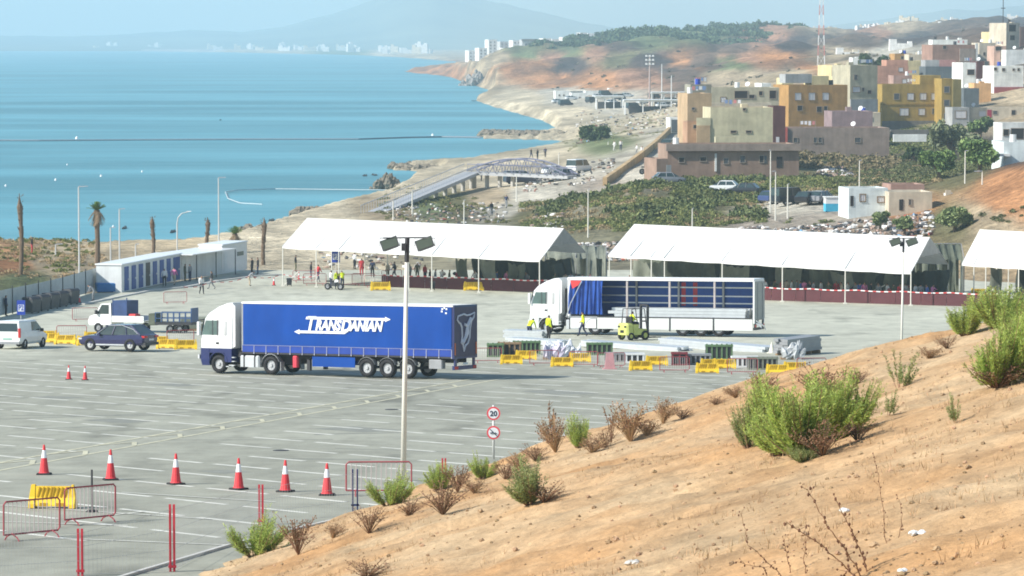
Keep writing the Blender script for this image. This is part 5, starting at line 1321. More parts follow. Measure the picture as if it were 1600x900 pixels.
s = MB(); s.tube([(-.68, 0, .32), (-.1, 0, .55), (.35, 0, .8), (.68, 0, .32)], .06); s.bevb(-.25, .25, -.14, .14, .35, .7, .05); s.build('frame', M_DARK, t)
s = MB(); s.bevb(-.75, .1, -.15, .15, .72, .86, .04); s.build('seat', M_BLACK, t)
s = MB(); s.loft([[(.1, -.14, .7), (.5, -.1, .75), (.5, .1, .75), (.1, .14, .7)], [(.15, -.1, .95), (.4, -.07, .98), (.4, .07, .98), (.15, .1, .95)]]); s.build('tank', M_WHITE, t)
s = MB(); s.tube([(.45, -.35, 1.05), (.5, 0, 1.0), (.45, .35, 1.05)], .02); s.add([(.52, -.18, .95), (.52, .18, .95), (.42, .14, 1.3), (.42, -.14, 1.3), (.5, -.18, .95), (.5, .18, .95), (.4, .14, 1.3), (.4, -.14, 1.3)], [(0, 1, 2, 3), (7, 6, 5, 4), (0, 4, 5, 1), (1, 5, 6, 2), (2, 6, 7, 3), (3, 7, 4, 0)]); s.build('handlebar', M_DARK, t)

# ================================================================== WHITE TENTS
TENTS = [  # label, eaveL, eaveR, ridgeL, ridgeR, baseL, baseR, poles
    ('long white ridge tent on the left, first of three', (441, 385), (844, 406.5), (480, 340.5), (881, 356.5), (442, 447), (843, 461), (0, .135, .225, .50, .59, .77, 1.0)),
    ('long white ridge tent in the middle, second of three', (950, 398.5), (1423, 425.5), (991, 350), (1453, 370.5), (952, 463), (1423, 478), (0, .075, .145, .19, .385, .585, .79, 1.0)),
    ('white ridge tent cut by the right picture edge', (1503, 412), (1860, 434), (1531, 358.5), (1890, 377), (1503, 470), (1860, 490), (0, .055, .11, .26, .5, .75, 1.0))]
tent_geo = []
for ti, (lb, eL, eR, rL, rR, bL, bR, poles) in enumerate(TENTS):
    BL, BR = on_lot(*bL), on_lot(*bR)
    d = BR - BL; d.z = 0; d.normalize(); nb = Vector((-d.y, d.x, 0))
    EL, ER = at_y(*eL, BL.y), at_y(*eR, BR.y)
    RL, RR = at_y(*rL, BL.y + 6.0 * nb.y), at_y(*rR, BR.y + 6.0 * nb.y)
    BKL = Vector((2 * RL.x - EL.x, 2 * RL.y - EL.y, EL.z)); BKR = Vector((2 * RR.x - ER.x, 2 * RR.y - ER.y, ER.z))
    O = BL.copy()
    t = thing('marquee_tent', lb, 'tent', O, 0)
    n = 40
    for side, (a0, a1, b0, b1) in enumerate(((EL, ER, RL, RR), (RL, RR, BKL, BKR))):
        vs = []; fs = []; m = 8
        for i in range(n + 1):
            for j in range(m + 1):
                u = i / n; v = j / m
                p = a0.lerp(a1, u).lerp(b0.lerp(b1, u), v) - O
                sag = .10 * abs(math.sin(u * math.pi * (len(poles) - 1))) * math.sin(v * math.pi) * .6
                edge = .05 * abs(math.sin(u * math.pi * 8)) * ((1 - v) if side == 0 else v) ** 3
                vs.append((p.x, p.y, p.z - sag - edge))
        for i in range(n):
            for j in range(m): fs.append((i * (m + 1) + j, (i + 1) * (m + 1) + j, (i + 1) * (m + 1) + j + 1, i * (m + 1) + j + 1))
        MB().add(vs, fs).build('roof_slope', M_TENT, t, True)
    s = MB(); vs = []; fs = []
    for i in range(n + 1):
        p = EL.lerp(ER, i / n) - O; e = .05 * abs(math.sin(i / n * math.pi * 8))
        vs += [(p.x, p.y - .01, p.z - e), (p.x, p.y - .03, p.z - .16 - e)]
    for i in range(n): fs.append((2 * i, 2 * i + 1, 2 * i + 3, 2 * i + 2))
    s.add(vs, fs).build('valance', M_TENT, t)
    for k, u in enumerate(poles):
        b = BL.lerp(BR, u); b.z = lotz(b.y); e = EL.lerp(ER, u)
        s = MB(); s.cyl(b - O + Vector((0, 0, -.1)), Vector((b.x, e.y, e.z)) - O, .055, .05, 6)
        s.b(b.x - O.x - .15, b.x - O.x + .15, b.y - O.y - .15, b.y - O.y + .15, -.1 + b.z - O.z, b.z - O.z + .12); s.build('pole', M_POLE2, t)
        q = b + nb * 12; e2 = BKL.lerp(BKR, u)
        s = MB(); s.cyl(Vector((e2.x, e2.y, 1.6)) - O, e2 - O, .055, .05, 6); s.build('pole', M_POLE2, t)
        s = MB(); rdg = RL.lerp(RR, u); s.tube([e - O, rdg - O - Vector((0, 0, .12)), e2 - O], .04, 5); s.build('rafter', M_POLE, t)
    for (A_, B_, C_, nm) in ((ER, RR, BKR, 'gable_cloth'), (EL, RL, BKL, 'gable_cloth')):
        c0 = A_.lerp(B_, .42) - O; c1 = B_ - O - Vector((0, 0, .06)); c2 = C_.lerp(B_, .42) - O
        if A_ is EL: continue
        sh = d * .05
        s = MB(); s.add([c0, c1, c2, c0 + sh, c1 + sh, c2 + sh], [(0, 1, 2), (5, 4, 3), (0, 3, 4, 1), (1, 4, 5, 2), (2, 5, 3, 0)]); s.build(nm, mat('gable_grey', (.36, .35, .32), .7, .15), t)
    tent_geo.append((BL, BR, EL, ER, d, nb))
def drape(label, tent, u0, u1, back, z0, z1, m, seed, lean=0.0, group='tarpaulins hung under the white tents'):
    BL, BR, EL, ER, d, nb = tent_geo[tent]
    a = BL.lerp(BR, u0) + nb * back; b = BL.lerp(BR, u1) + nb * back
    zg = 2.25; rr = random.Random(seed); ph = rr.random() * 6; fq = rr.uniform(2.5, 5)
    L = (b - a).length; n = max(10, int(L * 5)); vs = []; fs = []
    for i in range(n + 1):
        for j in range(6):
            u = i / n; v = j / 5
            p = a.lerp(b, u) + d * (lean * (1 - v) + .15 * math.sin(v * 5 + ph)) + nb * (.3 * math.sin(u * L * fq + ph + v * 2) * (1.2 - v * .5) + .15 * math.sin(u * 9 + ph))
            vs.append((p.x - a.x, p.y - a.y, zg + z0 + (z1 - z0) * v - .35 * math.sin(u * math.pi) * v * rr.uniform(.3, 1.2) - a.z))
    for i in range(n):
        for j in range(5): fs.append((i * 6 + j, i * 6 + 6 + j, i * 6 + 7 + j, i * 6 + j + 1))
    o = MB().add(vs, fs).build('tarpaulin', m, None, True); o.location = a
    return tag(o, label, 'tarpaulin', group)
DR = [(0, .60, .78, 7, 0, 3.0, 'T3'), (0, .76, 1.0, 6, 0, 3.0, 'T3'), (0, .585, .63, 3, 0, 2.9, 'T'), (0, .68, .74, 3, .2, 2.9, 'T2'), (0, .80, .86, 2.5, 0, 2.6, 'T'), (0, .93, .99, 3, 0, 2.7, 'T3'),  # back sheets added to make the space behind the tents dark
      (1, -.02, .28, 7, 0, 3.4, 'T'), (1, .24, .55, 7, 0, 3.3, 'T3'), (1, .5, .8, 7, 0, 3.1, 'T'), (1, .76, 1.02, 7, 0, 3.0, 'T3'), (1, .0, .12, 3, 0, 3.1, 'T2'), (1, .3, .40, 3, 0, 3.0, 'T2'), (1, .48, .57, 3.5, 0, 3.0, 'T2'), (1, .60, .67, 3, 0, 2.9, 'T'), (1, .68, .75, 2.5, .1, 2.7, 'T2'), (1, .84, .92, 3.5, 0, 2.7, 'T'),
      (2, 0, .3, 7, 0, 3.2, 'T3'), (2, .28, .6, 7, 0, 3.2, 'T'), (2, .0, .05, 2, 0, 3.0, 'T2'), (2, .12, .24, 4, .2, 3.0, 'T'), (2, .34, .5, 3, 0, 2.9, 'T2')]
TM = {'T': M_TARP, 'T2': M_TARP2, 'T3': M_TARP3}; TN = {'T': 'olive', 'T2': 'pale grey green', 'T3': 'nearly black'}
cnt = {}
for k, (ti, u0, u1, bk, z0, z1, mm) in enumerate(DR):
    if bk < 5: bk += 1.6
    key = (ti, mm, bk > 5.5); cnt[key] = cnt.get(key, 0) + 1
    drape('%s tarpaulin %s the %s tent, %s such from the left' % (TN[mm], 'added for darkness behind' if bk > 5.5 else 'in front under', ORD[ti], ORD[cnt[key] - 1]), ti, u0, u1, bk, z0, z1, TM[mm], k + 1, .3 if bk < 5 else 0)
# olive sheeted shelters in the gaps between the tents
def shelter(label, px0, px1, pyt, pyb, Y, m, seed):
    a = Vector(((px0 - 800) / FOC * Y, Y, lotz(Y))); b = Vector(((px1 - 800) / FOC * Y, Y, lotz(Y))); H = at_y(px0, pyt, Y).z - a.z
    t = thing('sheeted_shelter', label, 'shelter', a, 0); w = b.x - a.x; rr = random.Random(seed)
    vs = []; fs = []; n = 24
    prof = [(0, 0), (.1, H * .72), (2.2, H), (4.4, H * .75), (4.6, 0)]
    for i in range(n + 1):
        for j, (yy, zz) in enumerate(prof):
            vs.append((w * i / n + .1 * math.sin(i * 2 + j), yy + .18 * math.sin(i * 1.7 + j * 2), zz - (.22 * abs(math.sin(i * .9 + j)) if zz > .5 else 0)))
    for i in range(n):
        for j in range(4):
            if j == 0 and (i % 6 in (2, 3)): continue
            fs.append((i * 5 + j, i * 5 + 5 + j, i * 5 + 6 + j, i * 5 + 1 + j))
    MB().add(vs, fs).build('sheet', m, t, True)
    s = MB()
    for x in (0, w * .5, w):
        s.cyl((x, .1, 0), (x, .1, H * .75), .05); s.tube([(x, .1, H * .72), (x, 2.2, H - .15), (x, 4.4, H * .7)], .04, 5)
    s.tube([(0, 2.2, H - .1), (w, 2.2, H - .1)], .04, 5)
    s.build('frame', M_GREY, t)
shelter('grey green sheeted shelter between the first and second tent', 852, 948, 384, 462, 326, M_TARP2, 2)
shelter('olive sheeted shelter between the second and third tent', 1428, 1508, 381, 476, 312, M_TARP, 3)
# low maroon screen with tape along the tent fronts
BL, BR = on_lot(596, 448), on_lot(1560, 480)
t = thing('low_screen', 'long low maroon screen running along the tent fronts', 'screen', BL, 0)
NP = 26
for i in range(NP):
    a = BL.lerp(BR, i / NP); b = BL.lerp(BR, (i + 1) / NP); a.z = lotz(a.y); b.z = lotz(b.y)
    s = MB(); o = Vector((0, .04, 0)); h = Vector((0, 0, 1.05)); a2 = a - BL; b2 = b - BL - (b - a).normalized() * .03
    s.add([a2, b2, b2 + o, a2 + o, a2 + h, b2 + h, b2 + o + h, a2 + o + h], [(0, 3, 2, 1), (4, 5, 6, 7), (0, 1, 5, 4), (1, 2, 6, 5), (2, 3, 7, 6), (3, 0, 4, 7)]); s.build('screen_panel', M_MAROON, t)
M_TAPE = bpy.data.materials.new('red_white_tape'); M_TAPE.use_nodes = True
nt = M_TAPE.node_tree; tcn = nt.nodes.new('ShaderNodeTexCoord'); wv = nt.nodes.new('ShaderNodeTexWave'); wv.wave_type = 'BANDS'; wv.bands_direction = 'X'; wv.inputs['Scale'].default_value = .5
rp = nt.nodes.new('ShaderNodeValToRGB'); rp.color_ramp.interpolation = 'CONSTANT'; rp.color_ramp.elements[0].color = (.8, .8, .8, 1); rp.color_ramp.elements[1].color = (.6, .08, .08, 1); rp.color_ramp.elements[1].position = .55
nt.links.new(tcn.outputs['Object'], wv.inputs['Vector']); nt.links.new(wv.outputs['Fac'], rp.inputs[0]); nt.links.new(rp.outputs[0], nt.nodes['Principled BSDF'].inputs['Base Color'])
def tape(label, pts, sag=.12, w=.10):
    O = pts[0]; vs = []; fs = []
    k = 0
    for a, b in zip(pts[:-1], pts[1:]):
        for i in range(9):
            u = i / 8; p = a.lerp(b, u) - O
            vs += [(p.x, p.y, p.z - sag * math.sin(u * math.pi)), (p.x, p.y - .01, p.z + w - sag * math.sin(u * math.pi))]
    n = len(vs) // 2
    for i in range(n - 1): fs.append((2 * i, 2 * i + 2, 2 * i + 3, 2 * i + 1))
    o = MB().add(vs, fs).build('barrier_tape', M_TAPE); o.location = O
    return tag(o, label, 'tape')
tape('red and white tape strung along the top of the maroon screen', [Vector((p.x, p.y - .08, lotz(p.y) + 1.08)) for p in [BL.lerp(BR, i / 14) for i in range(15)]], .08)
tape('red and white tape crossing the pavement before the white containers', [on_lot(px, py) + Vector((0, 0, 1.0)) for px, py in ((283, 466), (330, 458), (390, 449), (442, 446), (500, 447))], .25, .07)
# leaning white poles
for px0, py0, px1, py1, lb in ((1330, 472, 1386, 444, 'white pole leaning from the screen to the ground under the second tent'), (754, 454, 787, 435, 'white pole leaning at the screen under the first tent'), (445, 445, 466, 425, 'pale pole slanting at the left end of the first tent')):
    b = on_lot(px0, py0) if py0 > 430 else Vector(((px0 - 800) / FOC * 312, 312, 4.4)); tp = at_y(px1, py1, b.y + .6)
    if py0 < 430:
        b = at_y(px0, py0, 312); tp = at_y(px1, py1, 313)
        b = b + (b - tp) * ((b.z - 2.3) / max(tp.z - b.z, .2))
    s = MB(); s.cyl((0, 0, 0), tp - b, .06, .05, 6); o = s.build('leaning_pole', M_POLE2); o.location = b; tag(o, lb, 'pole')
# people and yellow barriers under the tents
rp2 = random.Random(21)
tops = ['black', 'grey', 'white', 'olive', 'red', 'beige', 'white', 'grey', 'blue', 'pink']
xs_ = [672, 680, 690, 702, 716, 728, 742, 762, 776, 792, 806, 822, 862, 868, 876, 884, 892, 900, 910, 922, 985, 1120, 1196, 1210, 1222, 1230, 1238, 1246, 1252, 1258, 1266, 1272, 1284, 1296, 1308, 1316, 1326, 1338, 1345, 1352, 1362, 1374, 1388, 1398, 1408, 1416, 1432, 1440, 1450, 1458, 1546]
prev = 'the left end of the maroon screen'
for i, px in enumerate(xs_):
    BLk = BL.lerp(BR, (px - 596) / (1560 - 596)); Yp = BLk.y + .45 + rp2.random() * 1.6
    P = Vector(((px - 800) / FOC * Yp, Yp, lotz(Yp)))
    top = 'orange' if px == 985 else tops[i % 10]
    ps = rp2.choice(['stand', 'stand', 'stand', 'walk', 'reach', 'stand'])
    where = 'first' if px < 860 else ('second' if 950 < px < 1425 else ('third' if px > 1500 else 'sheeted shelter beside the'))
    person('person in %s clothes %s behind the maroon screen, %s from left' % (top, {'stand': 'standing', 'sit': 'sitting', 'walk': 'walking', 'reach': 'reaching', 'bend': 'bending'}[ps], nth(i + 1)), P, rp2.uniform(0, 6.28), ps, top, rp2.choice(['black', 'navy', 'olive']), 1.0, 'people behind the maroon screen')
i = 0
for px, py in ((594, 428), (740, 440), (1215, 448), (1305, 449), (1535, 460), (1395, 450), (1443, 452)):
    Yp = on_lot(px, 455 if px < 900 else 466).y + 1.0
    P = Vector(((px - 800) / FOC * Yp, Yp, lotz(Yp) + .0))
    c = copy_thing(ybl, 'yellow plastic barrier under the tents, %s from the left behind the screen' % ORD[i], P, .1, 'yellow barriers under the tents', None, 1.15 if px != 1215 else .8); i += 1
# bags, bundles and boxes piled in the shade
rb = random.Random(51)
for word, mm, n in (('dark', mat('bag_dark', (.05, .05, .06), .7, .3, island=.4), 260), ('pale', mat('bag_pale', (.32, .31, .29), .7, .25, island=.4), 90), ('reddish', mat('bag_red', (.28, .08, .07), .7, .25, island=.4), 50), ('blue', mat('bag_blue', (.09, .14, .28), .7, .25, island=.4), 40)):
    s = MB()
    for k in range(n):
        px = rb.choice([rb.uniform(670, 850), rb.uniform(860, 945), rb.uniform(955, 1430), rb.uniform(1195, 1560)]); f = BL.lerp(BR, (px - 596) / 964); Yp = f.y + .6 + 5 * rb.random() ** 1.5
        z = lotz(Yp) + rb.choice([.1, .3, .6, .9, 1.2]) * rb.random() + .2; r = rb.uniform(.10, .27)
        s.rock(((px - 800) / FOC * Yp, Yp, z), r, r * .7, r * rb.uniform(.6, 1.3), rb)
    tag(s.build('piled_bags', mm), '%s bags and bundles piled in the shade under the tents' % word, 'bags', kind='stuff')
for i, (px, py, a, b, ps) in enumerate(((486, 437, 'black', 'navy', 'stand'), (497, 441, 'red', 'navy', 'walk'), (582, 434, 'navy', 'black', 'stand'), (606, 438, 'beige', 'olive', 'stand'), (617, 436, 'black', 'black', 'walk'), (640, 440, 'grey', 'black', 'stand'), (652, 438, 'olive', 'olive', 'stand'), (664, 441, 'red', 'navy', 'stand'))):
    person('person in %s %s under the left half of the first tent, %s from the left' % (a, {'stand': 'standing', 'walk': 'walking'}[ps], ORD[i]), on_lot(px, py), i * .8, ps, a, b, .98, 'people under the first tent')
for i, (px, py, rz) in enumerate(((475, 441, .2), (492, 446, .1), (548, 447, .25), (568, 446, .0), (587, 449, .1), (612, 440, .5))):
    P = on_lot(px, py); copy_thing(cb, 'red crowd barrier under the first tent, %s from the left' % ORD[i], P, rz, 'crowd barriers under the first tent', None, 1.0)
P = on_lot(452, 447)
def bin_box(t, w, h, dp, m):
    s = MB(); s.loft([[(-w * .42, -dp * .42, .1), (w * .42, -dp * .42, .1), (w * .42, dp * .42, .1), (-w * .42, dp * .42, .1)], [(-w / 2, -dp / 2, h * .86), (w / 2, -dp / 2, h * .86), (w / 2, dp / 2, h * .86), (-w / 2, dp / 2, h * .86)]]); s.build('bin_body', m, t)
    s = MB(); s.loft([[(-w * .53, -dp * .54, h * .86), (w * .53, -dp * .54, h * .86), (w * .53, dp * .54, h * .86), (-w * .53, dp * .54, h * .86)], [(-w * .5, -dp * .3, h), (w * .5, -dp * .3, h), (w * .5, dp * .5, h * .98), (-w * .5, dp * .5, h * .98)]]); s.build('lid', M_DARK, t)
    for x in (-w * .36, w * .36):
        s = MB(); s.cyl((x - .03, -dp * .3, .08), (x + .03, -dp * .3, .08), .08, n=8); s.build('castor', M_BLACK, t)
t = thing('rubbish_bin', 'small black rubbish bin at the left pole of the first tent', 'bin', P, .1); bin_box(t, .5, .75, .5, M_DARK)
P = on_lot(676, 453); t = thing('rubbish_bin', 'small black rubbish bin at the screen by the lamp post', 'bin', P, .1); bin_box(t, .45, .8, .45, M_BLACK)

# ================================================================== TOILET BLOCK, CONTAINER, CABIN
def block(name, label, cat, a, b, h, dp, m):
    A = on_lot(*a); Bq = on_lot(*b); d = Bq - A; rz = math.atan2(d.y, d.x); L = math.hypot(d.x, d.y)
    t = thing(name, label, cat, A, rz)
    s = MB(); s.b(0, L, 0, dp, 0, h); w = s.build('wall', m, t)
    s = MB(); s.bevb(-.08, L + .08, -.1, dp + .1, h, h + .12, .04); s.build('roof', M_WHITE, t)
    return t, w, L
t, w, L = block('toilet_block', 'long white toilet block with a row of narrow blue doors', 'toilet block', (190, 457), (283, 438), 2.45, 2.4, M_WHITE2)
M_DOOR = mat('door_blue', (.025, .085, .30), .45, .15); M_DOOR2 = mat('door_dark', (.05, .055, .05), .5)
for k in range(8):
    x0 = L * (.045 + k * .117); ww = L * .066 if k < 7 else L * .11
    s = MB(); s.b(x0, x0 + ww, -.05, -.003, .1, 2.25); dr = s.build('door', M_DOOR2 if k == 3 else M_DOOR, t)
    s = MB(); s.b(x0 + ww * .75, x0 + ww * .9, -.08, -.051, 1.0, 1.15); s.build('door_handle', M_ALU, dr)
t, w, L = block('site_container', 'white container with a flat canopy on thin dark posts', 'container', (284, 437.5), (346, 428), 2.3, 2.4, M_WHITE2)
s = MB(); s.b(-1.0, L + .05, -1.6, 2.6, 2.43, 2.52); s.build('canopy', M_WHITE, t)
for x in (.1, L * .5, L - .05):
    s = MB(); s.cyl((x, -1.5, 0), (x, -1.5, 2.43), .05); s.build('canopy_post', M_DARK, t)
s = MB(); s.b(L * .1, L * .1 + .9, -.04, -.003, .05, 2.05); dr = s.build('door', M_WHITE, t); s = MB(); s.b(L * .1 + .7, L * .1 + .8, -.07, -.041, 1.0, 1.12); s.build('door_handle', M_DARK, dr)
t, w, L = block('site_cabin', 'plain white site cabin at the right end of the container row', 'cabin', (347, 428), (386, 421), 2.75, 2.4, M_WHITE)
s = MB(); s.b(L * .6, L * .85, -.04, -.003, 1.5, 1.9); s.build('window', M_GLASS2, t)
s = MB(); s.b(.5, 1.4, -.03, -.003, .05, 2.05); s.build('door', M_WHITE2, t)
P = on_lot(172, 457)
t = thing('blue_tank', 'low blue tank box left of the toilet block', 'tank', P, .25)
s = MB(); s.bevb(-1.2, .8, 0, 1.3, .08, .85, .08); s.build('tank_body', mat('tank_blue', (.03, .16, .40), .5), t); s = MB(); s.b(-1.1, .7, .1, 1.2, 0, .08); s.build('skid', M_DARK, t)
# bins
bin0 = None
for i, (px, py) in enumerate(((50, 489.5), (65, 486), (80, 482.5), (94, 479.5), (111, 475.5))):
    P = on_lot(px, py)
    lb = 'large dark rubbish container, %s from the left in the row by the grey fence' % ORD[i]
    if bin0 is None:
        bin0 = thing('rubbish_container', lb, 'bin', P, 1.1, 'row of large dark bins by the grey fence'); bin_box(bin0, 1.25, 1.35, 1.0, mat('bin_grey', (.085, .09, .09), .6, .2))
    else: copy_thing(bin0, lb, P, 1.1, 'row of large dark bins by the grey fence')
# grey panel fence on the left
A = on_lot(-70, 508); Bq = on_lot(168, 449)
t = thing('panel_fence', 'grey translucent panel fence behind the dark bins', 'fence', A, 0)
M_FP = mat('fence_panel', (.38, .43, .44), .5, .12); NPf = 12
for k in range(NPf):
    a = A.lerp(Bq, k / NPf) - A; b = A.lerp(Bq, (k + 1) / NPf) - A; ga = lotz(a.y + A.y) - A.z; gb = lotz(b.y + A.y) - A.z
    s = MB(); o = Vector((0, .04, 0))
    vs = [(a.x, a.y, ga + .1), (b.x - .05, b.y, gb + .1), (b.x - .05, b.y + .04, gb + .1), (a.x, a.y + .04, ga + .1), (a.x, a.y, ga + 2.1), (b.x - .05, b.y, gb + 2.1), (b.x - .05, b.y + .04, gb + 2.1), (a.x, a.y + .04, ga + 2.1)]
    s.add(vs, [(0, 3, 2, 1), (4, 5, 6, 7), (0, 1, 5, 4), (1, 2, 6, 5), (2, 3, 7, 6), (3, 0, 4, 7)]); s.build('fence_panel', M_FP, t)
    s = MB(); s.cyl((a.x - .03, a.y - .05, ga), (a.x - .03, a.y - .05, ga + 2.3), .05, n=6); s.build('fence_post', M_DARK, t)
P = on_lot(128, 452)
t = copy_thing([o for o in COL.objects if o.name == 'motorcycle'][0], 'black scooter parked by the fence above the bins', P, .6)
# kerb strip before the containers
def kerbline(pts, h=.12, w=.3):
    s = MB()
    for a, b in zip(pts[:-1], pts[1:]):
        d = (b - a).normalized(); sd = Vector((-d.y, d.x, 0)) * w / 2; u = Vector((0, 0, h))
        s.add([a - sd, b - sd, b + sd, a + sd, a - sd + u, b - sd + u, b + sd + u, a + sd + u], [(0, 3, 2, 1), (4, 5, 6, 7), (0, 1, 5, 4), (1, 2, 6, 5), (2, 3, 7, 6), (3, 0, 4, 7)])
    tag(s.build('kerb', M_KERB), kind='structure')
kerbline([on_lot(*p) for p in ((130, 476), (190, 464), (240, 454), (286, 450), (340, 440), (400, 432), (440, 430))])

# ================================================================== PALMS AND STREET LAMPS
def bare_trunk(label, px, yt, yb, ground=None):
    P = on_ground(px, yb) if ground is None else ground
    H = at_y(px, yt, P.y).z - P.z; rr = random.Random(px)
    t = thing('dead_palm', label, 'dead palm', P, 0, 'dead palm trunks along the beach')
    s = MB(); pts = []; rad = []
    n = 18
    for i in range(n + 1):
        u = i / n; pts.append((.08 * math.sin(u * 5 + px), .05 * math.sin(u * 4), H * u * .97)); rad.append((.20 + .05 * math.sin(i * 2.1) * .5 + (.07 if .74 < u < .86 else 0) + .03 * rr.random()) * (1 if u < .84 else max(.12, (1 - u) / .16)))
    s.tube(pts, rad, 9); s.build('trunk', M_BARK, t)
    s = MB()
    for i in range(26):
        z = H * (.45 + .5 * rr.random()); a = rr.random() * 6.28; r = .22
        s.tube([(math.cos(a) * r, math.sin(a) * r, z), (math.cos(a) * (r + .09), math.sin(a) * (r + .09), z + .16)], [.05, .015], 4)
    s.build('frond_stub', M_BARK, t)
bare_trunk('tall bare palm trunk nearest the left edge', 31, 298, 436, on_lot(31, 455) * 0 + Vector(((31 - 800) / FOC * 338, 338, tz((31 - 800) / FOC * 338, 338))))
bare_trunk('bare palm trunk behind the toilet block', 239, 336, 400)
bare_trunk('bare palm trunk behind the white container', 324, 338, 396)
bare_trunk('bare palm trunk right of the white cabin', 412, 337, 414)
def palm(label, px, yt, yb, live=True):
    P = on_ground(px, yb); H = at_y(px, yt, P.y).z - P.z; rr = random.Random(px)
    t = thing('palm_tree', label, 'palm tree', P, 0)
    s = MB(); s.tube([(0, 0, 0), (.06, 0, H * .4), (0, 0, H * .72), (0, 0, H * .9)], [.3, .24, .26, .32], 9); s.build('trunk', M_BARK, t)
    s = MB()
    def fronds(n, e0, e1, L, drop):
        for k in range(n):
            a = rr.random() * 6.28; e = rr.uniform(e0, e1); pts = []
            for j in range(5):
                u = j / 4; r = L * u * math.cos(e); z = H * .9 + L * u * math.sin(e) - drop * u * u
                pts.append(Vector((math.cos(a) * r, math.sin(a) * r, z)))
            for j in range(4):
                p, q = pts[j], pts[j + 1]; w = .34 * math.sin(math.pi * (j + 1) / 5)
                sd = Vector((-math.sin(a), math.cos(a), 0)) * w
                for m_ in range(3):
                    c = p.lerp(q, m_ / 3)
                    for sg in (1, -1): s.add([c, c + (q - p) * .25, c + sd * sg + (q - p) * .5 - Vector((0, 0, .1))], [(0, 1, 2)])
    fronds(30, .45, 1.5, 1.15, .25); s.build('crown', M_PALM, t)
    s = MB(); fronds(30, -1.25, -.1, .95, .7); s.build('dead_fronds', mat('dead_frond', (.24, .18, .11), .9, .25, island=.3), t)
palm('palm tree with green top and hanging dead fronds', 152, 318, 424)
palm('small green palm crown behind the white cabin', 367, 362, 396)
def street_lamp(label, px, yt, P, arm=1, curve=False, head=.55, th=.07, m=None, group='street lamps'):
    H = at_y(px, yt, P.y).z - P.z
    t = thing('street_lamp', label, 'street lamp', P, 0, group)
    s = MB()
    if curve: s.tube([(0, 0, 0), (0, 0, H * .72), (arm * .12, 0, H * .86), (arm * .5, 0, H * .96), (arm * 1.2, 0, H)], [th, th * .8, th * .7, th * .6, th * .5], 7)
    else: s.cyl((0, 0, 0), (0, 0, H), th, th * .65, 7)
    s.build('post', m or M_POLE, t)
    s = MB(); x = arm * 1.3 if curve else arm * head * .5
    s.loft([[(x - head / 2, -.1, H - .02), (x + head / 2, -.1, H + .04), (x + head / 2, .1, H + .04), (x - head / 2, .1, H - .02)], [(x - head / 2, -.06, H + .08), (x + head / 2, -.05, H + .1), (x + head / 2, .05, H + .1), (x - head / 2, .06, H + .08)]]); s.build('lamp_head', M_GREY if not curve else M_POLE, t)
def tpos(px, Y): 
    X = (px - 800) / FOC * Y; return Vector((X, Y, max(tz(X, Y), 0)))
LMP = [('street_lamp rising above the left fence, nearest the palm trunks', 124, 292, on_lot(124, 440), 1, False, .9), ('slim white lamp left of the toilet block roof', 187, 327, on_ground(187, 408), 1, False, .6), ('pale curved lamp above the toilet block', 277, 331, on_ground(277, 394), 1, True, .5),
       ('tall lamp above the white container', 342, 278, on_ground(342, 392), 1, False, .8), ('short lamp behind the middle of the toilet block', 212, 382, on_ground(212, 404), 1, False, .4), ('thin lamp just right of the green topped palm', 173, 356, on_ground(173, 412), 1, False, .5), ('short dark lamp in the grass at far left', 87, 382, on_ground(87, 402), 1, False, .8),
       ('slim pole lamp standing in the scrub right of the first tent', 919, 296, tpos(919, 395), 1, False, .15), ('tall lamp before the brown house, left of a pair', 1204, 235, tpos(1204, 410), -1, False, .2), ('shorter lamp before the brown house, right of a pair', 1212, 268, tpos(1212, 400), -1, False, .4), ('lamp left of the fig tree beside the white hut', 1343, 251, tpos(1343, 415), 1, False, .25), ('lamp before the fig tree shadow', 1508, 236, tpos(1508, 410), 1, False, .4), ('double lamp right of the fig tree', 1535, 268, tpos(1535, 395), -1, False, .9),
       ('lamp behind the first tent, left of the footbridge ramp foot', 614, 314, tpos(614, 440), 1, False, .2), ('pale lamp on the grass below the footbridge', 644, 298, tpos(644, 450), 1, False, .2), ('lamp behind the first tent near the path', 725, 313, tpos(725, 430), 1, False, .2), ('lamp above the footbridge arch, left of two', 873, 240, tpos(873, 560), 1, False, .2), ('lamp right of the footbridge arch', 950, 222, tpos(950, 640), 1, False, .2), ('lamp before the rubble, behind the middle tent', 1082, 326, tpos(1082, 385), 1, False, .15), ('thin lamp left of the parked dark cars', 1231, 288, tpos(1231, 400), 1, False, .2), ('lamp at the road beside the footbridge end', 807, 272, tpos(807, 480), 1, False, .2)]
for lb, px, yt, P, arm, cv, hd in LMP: street_lamp(lb.replace('street_lamp', 'street lamp'), px, yt, P, arm, cv, hd, .09 if P.y < 450 else .1, M_POLE2 if px > 600 else M_POLE)

